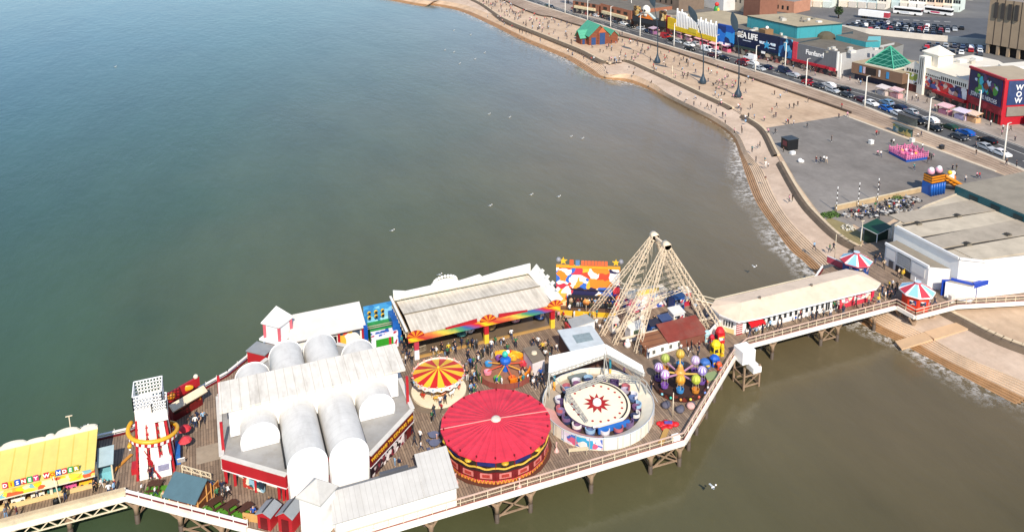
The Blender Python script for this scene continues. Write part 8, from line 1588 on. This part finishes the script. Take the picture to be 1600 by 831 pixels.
# trees at the far end of the road
rt_ = random.Random(4)
for k, (px, py, h, lb) in enumerate(((873, 7, 7, 'dark bushy tree at the far end of the road, leftmost of three'), (884, 10, 8, 'dark bushy tree between the far lamp post and the brick shops'), (893, 12, 6.5, 'small dark tree against the far brick block'), (1296, 30, 5, 'small bare brown tree by the lorry yard'))):
    x, y = G(px, py, PZ); x += 5; t = thing('street_tree', lb, 'tree', (x, y, PZ), 'trees at the far end'); m_ = MB(); m_.tube([(x, y, PZ - .1), (x, y, PZ + h * .5), (x + .2, y, PZ + h * .75)], [.3, .2, .08], 8, M('#3a2c20', .9)); 
    for j in range(5): a_ = j * 1.26; m_.tube([(x, y, PZ + h * .45), (x + 1.2 * math.cos(a_), y + 1.2 * math.sin(a_), PZ + h * .75)], [.12, .04], 6, M('#3a2c20', .9))
    m_.build('trunk', t); m_ = MB()
    for j in range(420):
        a_, r_, zz_ = rt_.uniform(0, 6.28), h * .42 * rt_.random() ** .4, rt_.uniform(-1, 1); c0 = Vector((x + r_ * math.cos(a_) * (1 - .4 * abs(zz_)), y + r_ * math.sin(a_) * (1 - .4 * abs(zz_)), PZ + h * .68 + zz_ * h * .33)); u_ = Vector((rt_.uniform(-1, 1), rt_.uniform(-1, 1), rt_.uniform(-1, 1))).normalized() * .3; v_ = u_.cross(Vector((rt_.uniform(-1, 1), 1, rt_.uniform(-1, 1)))).normalized() * .22; m_.add([c0 - u_, c0 + v_, c0 + u_, c0 - v_], [(0, 1, 2, 3)], M('#22351c', .8, .4, 1.0) if j % 3 else M('#36501f', .8, .4, 1.0))
    m_.build('crown', t)
# ============================================================ PEOPLE
SKIN = [M('#d8a888', .6, .05), M('#c08a68', .6, .05), M('#7a5038', .6, .05)]
HAIRC = [M('#2a1c14', .7, .1), M('#1a1614', .7, .1), M('#6a4a2c', .7, .1), M('#a8865a', .7, .1), M('#8a8680', .7, .1)]
TOPS = {'black': '#17171a', 'white': '#e6e4e0', 'navy': '#1a2440', 'grey': '#7a7c80', 'red': '#b0202a', 'pale blue': '#8fb0cc', 'pink': '#d89aa8', 'green': '#2f6a44', 'beige': '#c8b090', 'dark grey': '#3a3c40', 'teal': '#2f7a80', 'yellow': '#d8b83a', 'maroon': '#5a1a24', 'royal blue': '#2450a0'}
LEGS = {'black': '#151518', 'blue': '#2a3c5e', 'pale blue': '#7a94b0', 'beige': '#b49c7c', 'grey': '#5a5c60', 'white': '#dad8d2', 'khaki': '#6a6448', 'navy': '#161e34'}
def figure(name, J, E, rad, H):
    """one continuous skinned body from a joint skeleton, coloured by region"""
    me = bpy.data.meshes.new(name); names = list(J); me.from_pydata([J[k] for k in names], [(names.index(a), names.index(b_)) for a, b_ in E], [])
    o = bpy.data.objects.new(name, me); COL.objects.link(o); md = o.modifiers.new('s', 'SKIN'); md.use_smooth_shade = True; o.modifiers.new('u', 'SUBSURF').levels = 1
    for i, k in enumerate(names): sv = me.skin_vertices[0].data[i]; r = rad[k]; sv.radius = r if isinstance(r, tuple) else (r, r); sv.use_root = (k == 'pelvis')
    dg = bpy.context.evaluated_depsgraph_get(); res = bpy.data.meshes.new_from_object(o.evaluated_get(dg)); bpy.data.objects.remove(o)
    res.name = name; res.materials.clear()
    for m in (SKIN[0], M('#17171a'), M('#151518'), HAIRC[0], M('#e8e6e0')): res.materials.append(m)
    segs = [(Vector(J[a]), Vector(J[b_]), a, b_) for a, b_ in E]; hd = Vector(J['head'])
    for p in res.polygons:
        c = p.center; best = min(segs, key=lambda s_: ((c - s_[0]) - (s_[1] - s_[0]) * max(0, min(1, (c - s_[0]).dot(s_[1] - s_[0]) / max(1e-6, (s_[1] - s_[0]).length_squared)))).length); n_ = {best[2], best[3]}
        if 'head' in n_ or 'crown' in n_: p.material_index = 3 if (c.z > hd.z + .05 or c.x < hd.x - .035) else 0
        elif any(k.startswith('toe') for k in n_): p.material_index = 4
        elif any(k.startswith(('knee', 'ankle')) for k in n_): p.material_index = 2
        elif any(k.startswith('hand') for k in n_): p.material_index = 0
        elif any(k.startswith('hip') for k in n_): p.material_index = 2
        else: p.material_index = 1
        p.use_smooth = True
    return res
BE = [('pelvis', 'belly'), ('belly', 'chest'), ('chest', 'neck'), ('neck', 'head'), ('head', 'crown')]
for s_ in 'lr': BE += [('chest', 'sho' + s_), ('sho' + s_, 'elb' + s_), ('elb' + s_, 'hand' + s_), ('pelvis', 'hip' + s_), ('hip' + s_, 'knee' + s_), ('knee' + s_, 'ankle' + s_), ('ankle' + s_, 'toe' + s_)]
def pose(st=0.0, arm=0.0, bend=0.25, sit=False, lean=0.0, wide=1.0, carry=False):
    J = {'pelvis': (0, 0, .96), 'belly': (lean * .4, 0, 1.12), 'chest': (lean, 0, 1.34), 'neck': (lean + .01, 0, 1.5), 'head': (lean + .035, 0, 1.62), 'crown': (lean + .02, 0, 1.73)}
    for s_, sg in (('l', 1), ('r', -1)):
        f = st * sg; J['hip' + s_] = (0, .1 * sg, .9); J['knee' + s_] = (f * .28 + .03, .11 * sg, .5 + abs(f) * .02); J['ankle' + s_] = (f * .5 - (.08 if f < 0 else 0), .11 * sg, .09 + (.06 if f < 0 else 0)); J['toe' + s_] = (f * .5 + .15, .13 * sg, .05)
        a = -arm * sg; J['sho' + s_] = (lean, .2 * sg * wide, 1.42); J['elb' + s_] = (lean + a * .16, .27 * sg * wide, 1.15); J['hand' + s_] = (lean + a * .32 + bend * .3, .26 * sg * wide, .9 + bend * .22)
    if carry: J['elbr'] = (lean + .05, -.27, 1.17); J['handr'] = (lean + .3, -.15, 1.25)
    if sit:
        dz = -.48
        for k in ('pelvis', 'belly', 'chest', 'neck', 'head', 'crown', 'shol', 'shor', 'elbl', 'elbr', 'handl', 'handr', 'hipl', 'hipr'): x, y, z = J[k]; J[k] = (x, y, z + dz)
        for s_, sg in (('l', 1), ('r', -1)): J['knee' + s_] = (.45, .13 * sg, .46); J['ankle' + s_] = (.48, .13 * sg, .09); J['toe' + s_] = (.63, .14 * sg, .05); J['hand' + s_] = (.33, .16 * sg, .62); J['elb' + s_] = (.02, .27 * sg, .68)
    rad = {'pelvis': (.15, .115), 'belly': (.14, .105), 'chest': (.165, .115), 'neck': .058, 'head': .1, 'crown': .075}
    for s_ in 'lr': rad.update({'sho' + s_: .07, 'elb' + s_: .047, 'hand' + s_: .042, 'hip' + s_: .1, 'knee' + s_: .065, 'ankle' + s_: .045, 'toe' + s_: .04})
    return J, rad
FIG = {}
for nm, kw in (('standing', dict(bend=.2)), ('arms folded', dict(bend=.9, carry=True)), ('walking', dict(st=.6, arm=.7, bend=.4)), ('striding', dict(st=.85, arm=.9, bend=.5, lean=.04)), ('strolling', dict(st=.35, arm=.3, bend=.3)), ('holding something', dict(st=.15, bend=.6, carry=True, lean=.02)), ('sitting', dict(sit=True))):
    J, rad = pose(**kw); FIG[nm] = figure('person_' + nm.split()[0], J, BE, rad, 1.75)
POSES = ['standing', 'standing', 'walking', 'walking', 'strolling', 'striding', 'arms folded', 'holding something']
rpn = random.Random(17); PEOPLE = []
def Z(name, pts, z, grp, sit=0.0, yaw=None):
    for px, py in pts: x, y = G(px, py, z); PEOPLE.append((x, y, z, name, grp, sit, yaw))
dg_ = 'people on the pier'; pg_ = 'people on the promenade and beach steps'; ag_ = 'people on the plaza'; fg_ = 'people on the far pavement'
Z('by the yellow stall', [(59, 781), (82, 769), (103, 781), (151, 764), (159, 762), (171, 775), (179, 773), (180, 764), (165, 763), (12, 797), (10, 812), (28, 811), (148, 770)], D, dg_)
Z('near the helter skelter', [(306, 669), (312, 668), (303, 664), (318, 661), (309, 660), (299, 667), (241, 747), (236, 749), (247, 745), (222, 770)], D, dg_)
Z('by the timber hut', [(340, 782), (351, 778), (357, 777), (330, 770), (336, 768), (382, 752), (411, 757), (348, 771)], D, dg_)
Z('by the green matting', [(397, 812), (422, 797), (243, 775), (257, 786)], D, dg_)
Z('beside the maroon hall sign', [(645, 679), (648, 697), (658, 703), (617, 728), (624, 734), (677, 657), (675, 659), (657, 690)], D, dg_)
Z('left of the bumper car rink', [(628, 541), (632, 549), (636, 559), (640, 564), (630, 562), (646, 557), (634, 570), (644, 572)], D, dg_)
Z('before the bumper car rink', [(691, 553), (701, 553), (708, 553), (712, 553), (732, 548), (732, 562), (745, 546), (752, 561), (757, 551), (768, 548), (783, 539), (787, 538), (799, 530), (792, 551), (677, 558), (682, 557), (833, 543), (841, 542), (851, 548), (856, 546), (747, 562), (755, 560), (769, 559)], D, dg_)
Z('beside the striped carousel', [(731, 562), (735, 575), (740, 574), (729, 581), (730, 595), (737, 604), (736, 616), (743, 615), (739, 593), (725, 590)], D, dg_)
Z('near the round red ride', [(696, 634), (688, 636), (690, 643), (678, 651), (776, 606), (784, 605), (811, 605), (818, 601)], D, dg_)
Z('by the grey roofed kiosk', [(825, 596), (833, 595), (840, 606), (847, 601), (852, 562), (859, 561), (852, 549), (870, 549), (862, 556), (845, 592)], D, dg_)
Z('before the swing platform ride', [(873, 501), (890, 491), (884, 509), (887, 512), (932, 513), (937, 517), (941, 519), (895, 478), (905, 493), (946, 512), (913, 497)], D, dg_)
Z('behind the balloon ride', [(1064, 549), (1080, 549), (1092, 549), (1106, 545), (1001, 553), (1008, 555), (1090, 562), (1075, 556), (1013, 560)], D, dg_)
Z('under the wheel frame', [(1022, 509), (1086, 489), (1093, 497), (1080, 480), (1000, 500), (1104, 505), (985, 527), (1110, 496)], D, dg_)
Z('at the red awning', [(1171, 527), (1181, 526), (1186, 524), (1191, 523), (1176, 519), (1215, 518), (1184, 516), (1195, 516)], D, dg_)
Z('before the shop row', [(1203, 506), (1216, 501), (1235, 497), (1242, 496), (1257, 491), (1269, 504), (1297, 497), (1303, 485), (1308, 485), (1323, 478), (1338, 474), (1317, 495), (1250, 498), (1227, 502), (1275, 500)], D, dg_)
Z('at the shop row end', [(1356, 481), (1366, 479), (1372, 477), (1386, 463), (1389, 450), (1398, 462), (1394, 452), (1383, 469), (1378, 460), (1391, 468), (1401, 455)], D, dg_)
Z('at the entrance building', [(1404, 434), (1414, 431), (1409, 437), (1367, 412), (1374, 409), (1381, 420), (1445, 481), (1460, 478)], D, dg_)
Z('inside the waltzer fence', [(880, 588), (893, 595), (975, 590), (1017, 612)], D, dg_)
Z('on the sea steps', [(1272, 391), (1296, 394), (1302, 392), (1233, 316), (1238, 315), (1196, 262), (1184, 232), (1187, 231), (1196, 283), (1175, 238), (1181, 254), (1195, 256), (1159, 209), (1200, 262)], 3.6, pg_)
Z('below the leaf lamps', [(1018, 131), (1064, 148), (1062, 150), (1073, 158), (1086, 155), (1084, 166), (1095, 166), (1105, 170), (1111, 172), (1119, 178), (1129, 184), (1123, 167), (1127, 166), (990, 117), (992, 108), (946, 109), (948, 116)], 3.5, pg_, .4)
Z('at the sea wall ramp', [(952, 96), (955, 96), (960, 99), (963, 100), (961, 96), (968, 94), (928, 95), (924, 96), (917, 98), (912, 94)], PZ, pg_)
Z('below the green station', [(888, 83), (894, 88), (887, 83), (895, 88), (886, 62), (844, 66), (831, 59), (822, 55), (816, 54), (812, 52), (800, 45), (788, 41), (785, 36), (778, 30), (782, 30), (762, 29)], PZ, pg_)
Z('among the leaf lamps', [(1022, 113), (1025, 112), (1038, 90), (1040, 105), (1066, 120), (1069, 119), (1053, 98), (1064, 97), (1084, 104), (1003, 81), (1004, 75), (994, 88), (997, 90), (971, 81)], PZ, pg_)
Z('around the third leaf lamp', [(1120, 131), (1124, 129), (1128, 131), (1114, 135), (1149, 133), (1136, 141), (1144, 139), (1127, 151), (1132, 150), (1146, 153), (1150, 152), (1138, 122), (1123, 140), (1172, 172)], PZ, pg_, .35)
Z('left of the green station', [(858, 38), (857, 46), (851, 32), (843, 41), (844, 36), (834, 36), (832, 46), (822, 37), (830, 32), (810, 31), (802, 22), (806, 22), (796, 7), (774, 11), (770, 12), (877, 36), (885, 37), (856, 40), (862, 33), (848, 47)], PZ, pg_)
Z('right of the green station', [(968, 57), (963, 55), (972, 56), (976, 73), (984, 67)], PZ, pg_)
Z('just beyond the asphalt plaza', [(1209, 185), (1212, 184), (1213, 169), (1233, 171), (1315, 170), (1206, 177), (1240, 170)], PZ, ag_)
Z('near the black booth', [(1228, 195), (1240, 196), (1261, 201), (1211, 210), (1200, 210), (1299, 222), (1275, 255), (1282, 255), (1291, 255), (1287, 254), (1224, 238)], PZ, ag_)
Z('around the pink ride', [(1369, 213), (1373, 212), (1376, 245), (1371, 244), (1392, 228), (1396, 227), (1455, 251), (1452, 249), (1458, 247), (1428, 266), (1441, 234), (1450, 256)], PZ, ag_)
Z('between slide and tracks', [(1488, 267), (1494, 267), (1530, 280), (1526, 279), (1492, 280), (1508, 285), (1373, 296), (1525, 243), (1524, 231), (1572, 259), (1588, 261), (1434, 215), (1439, 215)], PZ, ag_)
Z('seated on the cafe terrace', [(1330 + (i * 37) % 100, 334 + (i * 13) % 12 - ((i * 37) % 100) * .2) for i in range(24)], PZ, 'people on the cafe terrace', .7)
cr = random.Random(33)
Z('among the small rides', [(cr.uniform(728, 752), cr.uniform(550, 625)) for _ in range(9)] + [(cr.uniform(690, 860), cr.uniform(541, 558)) for _ in range(14)] + [(cr.uniform(812, 852), cr.uniform(586, 612)) for _ in range(8)], D, dg_)
Z('by the wheel frame foot', [(cr.uniform(878, 940), cr.uniform(498, 530)) for _ in range(12)], D, dg_)
Z('near the shop row', [(px_, 528 - (px_ - 1175) * .235 - cr.uniform(0, 10)) for px_ in [cr.uniform(1180, 1400) for _ in range(14)]], D, dg_)
for i in range(230):
    vv = cr.uniform(165, 400); f_ = cr.random(); uw = min(p.x for p in WALLI if abs(p.y - vv) < 25) if any(abs(p.y - vv) < 25 for p in WALLI) else 120; PEOPLE.append((uw + 2 + (fi(vv) - uw - 3) * f_, vv, PZ, 'far along the promenade', pg_, .25, None))
for i in range(46):
    vv = cr.uniform(128, 236); PEOPLE.append((ff(vv) + cr.uniform(1.2, 7), vv, PZ, 'on pavement ' + ('before the hero poster' if vv < 160 else 'before museum and mall' if vv < 195 else 'before the grey fun hall' if vv < 216 else 'below the blue hoarding'), fg_, 0, None))
for i in range(60):
    vv = cr.uniform(236, 330); PEOPLE.append((ff(vv) + cr.uniform(1.2, 6), vv, PZ, 'before the yellow arcade', fg_, 0, None))
PEOPLE.sort(key=lambda p: Vector((p[0], p[1], p[2] - CZ)).length)
# swing ride passengers sit on its gondola
SWING = [Vector(q3b) for q3b in [tuple(Vector((46.4, 105.6, 0)) + (Vector((54.9, 101.2, 0)) - Vector((46.4, 105.6, 0))).normalized() * (2.3 + .52 * i) + Vector((-.46, -.888, 0)) * .85) for i in range(13)]]
used = set(); CROWD = []
def add_person(x, y, z, where, grp, ps, yaw, scale=1.0):
    for _ in range(60):
        t_, l_ = rpn.choice(list(TOPS)), rpn.choice(list(LEGS)); 
        if rpn.random() < .5: t_ = rpn.choice(['black', 'white', 'navy', 'dark grey'])
        if rpn.random() < .55: l_ = rpn.choice(['black', 'blue', 'navy'])
        lb = f'{"child" if scale < .85 else "person"} in {t_} top, {l_} trousers, {ps} {where}'
        if lb not in used: break
    used.add(lb)
    o = bpy.data.objects.new('person', FIG[ps]); COL.objects.link(o); o.location = (x, y, z); o.rotation_euler = (0, 0, yaw); o.scale = (scale,) * 3
    for i, m in enumerate((rpn.choice(SKIN[:2] + SKIN[:1] + SKIN[2:]), M(TOPS[t_], .7, .12, 3), M(LEGS[l_], .7, .12, 3), rpn.choice(HAIRC), M(rpn.choice(['#e0ded8', '#1a1a1c', '#6a5a48']), .6))):
        o.material_slots[i].link = 'OBJECT'; o.material_slots[i].material = m
    o['label'] = lb; o['category'] = 'person'; o['group'] = grp; return o
for i, p in enumerate(SWING): add_person(p.x, p.y, D + 1.43 - .42, 'on the swing ride', 'riders on the swing platform', 'sitting', math.atan2(-.888, -.46))
NI = 285
for i, (x, y, z, where, grp, sit, yaw) in enumerate(PEOPLE):
    ps = 'sitting' if rpn.random() < sit else rpn.choice(POSES); yw = rpn.uniform(0, 6.28) if yaw is None else yaw; sc = rpn.choice([1, 1, 1, .96, 1.04, .92, .72 if grp != fg_ else 1])
    if i < NI: add_person(x, y, z, where, grp, ps, yw, sc)
    else: CROWD.append((x, y, z, ps, yw, sc))
if CROWD:
    bm = bmesh.new(); cm = [M(c_, .7, .1) for c_ in ('#d8a888', '#17171a', '#e6e4e0', '#1a2440', '#b0202a', '#2a3c5e', '#8fb0cc', '#d89aa8', '#3a3c40')]
    for x, y, z, ps, yw, sc in CROWD:
        tmp = FIG[ps].copy(); a, l_ = rpn.choice([1, 1, 1, 2, 3, 3, 8, 8, 4, 6, 7]), rpn.choice([1, 1, 3, 5, 8])
        for p in tmp.polygons: p.material_index = {0: 0, 1: a, 2: l_, 3: 1, 4: 2}[p.material_index]
        tmp.transform(Matrix.Translation((x, y, z)) @ Matrix.Rotation(yw, 4, 'Z') @ Matrix.Scale(sc, 4)); bm.from_mesh(tmp); bpy.data.meshes.remove(tmp)
    me = bpy.data.meshes.new('crowd'); [me.materials.append(m) for m in cm]; bm.to_mesh(me); bm.free()
    o = bpy.data.objects.new('crowd', me); COL.objects.link(o); o['kind'] = 'stuff'; o['label'] = 'distant shoppers thronging the far pavement before the arcades'
# round tables by the hall
for px, py, lb in ((678, 687, 'blue grey round table nearest the maroon hall sign'), (679, 700, 'blue grey round table nearest the white corner building')):
    x, y = G(px, py, D); t = thing('round_table', lb, 'table', (x, y, D), 'round tables by the hall'); m_ = MB(); m_.lathe((x, y, D), [(.04, 0), (.04, .7), (.6, .72), (.6, .77), (.01, .77)], 14, M('#6a6e84', .5)); m_.build('tabletop', t)
    for k in range(4): a_ = k * 1.57 + .4; m_ = MB(); cx, cy = x + .85 * math.cos(a_), y + .85 * math.sin(a_); m_.box(cx - .2, cx + .2, cy - .2, cy + .2, D + .4, D + .45, M('#5c6078')); m_.box(cx - .03, cx + .03, cy - .03, cy + .03, D, D + .4, M('#3a3c48')); m_.build('stool', t)
for k, (px, py, lb, pts) in enumerate(((655, 535, 'grey crowd barrier at the left front corner of the bumper car pavilion', ((-1.6, 0), (1.2, .5))), (815, 700, '', None))):
    if pts: x, y = G(636, 557, D); m_ = MB(); m_.bar((x + .3, y - .3, D + 1), (x + 2.7, y + .2, D + 1), .07, .07, STEEL); m_.bar((x + .3, y - .3, D + .2), (x + 2.7, y + .2, D + .2), .07, .07, STEEL); [m_.bar((x + .3 + 2.4 * i / 12, y - .3 + .5 * i / 12, D), (x + .3 + 2.4 * i / 12, y - .3 + .5 * i / 12, D + 1), .04, .04, STEEL) for i in range(13)]; solo(m_, 'crowd_barrier', lb, 'barrier', (x, y, D))
# gulls
gw = M('#e8e6e2', .7, .05); gg = M('#9aa0a4', .7, .1)
def gull(px, py, lb, fly=0.0):
    z = WZ + fly; x, y = G(px, py, z); m_ = MB(); m_.ball((x, y, z + .1), .14, gw, 8, 6, (1.7, .9, .8)); m_.ball((x + .36, y, z + .28), .11, gw, 7, 5); m_.tube([(x + .45, y, z + .27), (x + .58, y, z + .25)], [.03, .01], 5, YELLOW)
    if fly:
        for s_ in (-1, 1): m_.slab([(x + .12, y + s_ * .1, z + .16), (x - .14, y + s_ * .1, z + .16), (x - .3, y + s_ * .45, z + .3), (x - .1, y + s_ * .45, z + .32)], .03, gg)
    else: m_.slab([(x - .2, y - .16, z + .2), (x + .16, y - .14, z + .24), (x + .16, y + .14, z + .24), (x - .2, y + .16, z + .2)], .04, gg); m_.slab([(x - .3, y - .06, z + .14), (x - .52, y - .1, z + .17), (x - .52, y + .1, z + .17), (x - .3, y + .06, z + .14)], .03, gg)
    solo(m_, 'gull', lb, 'gull', (x, y, z), 'gulls over the bay')
GL = [(180, 105, 'gull floating far out near the upper left of the bay'), (613, 361, 'gull floating in the middle of the bay left of the bumper car roof'), (766, 322, 'gull floating above the bumper car roof'), (873, 308, 'gull floating between bumper car roof and the wheel frame top'), (796, 184, 'gull floating out from the lower walk, left of a pair'), (892, 214, 'gull floating off the beach, left of a close pair'), (910, 217, 'gull floating off the beach, right of a close pair'), (695, 79, 'gull floating in the far flock, furthest out'), (709, 82, 'gull floating in the far flock, second furthest out'), (718, 100, 'gull floating in the far flock, closest to the pier'), (742, 93, 'gull floating in the far flock, right hand side middle'), (757, 83, 'gull floating in the far flock, nearest the beach'), (709, 48, 'gull floating apart above the far flock'), (735, 55, 'gull floating apart near the far beach'), (133, 667, 'gull floating behind the yellow stall by the mast'), (764, 179, 'gull floating mid bay beyond the pair'), (830, 305, 'gull floating alone left of the wheel frame'), (687, 430, 'gull floating just behind the bumper car parapet')]
for px, py, lb in GL: gull(px, py, 'white ' + lb)
gull(1114, 762, 'white gull flying low over the brown water right of the pier piles', 2.0); gull(1179, 418, 'white gull flying over the water behind the shop row', 2.0)
# tidy helper properties
for o in bpy.data.objects:
    if '_org' in o: del o['_org']
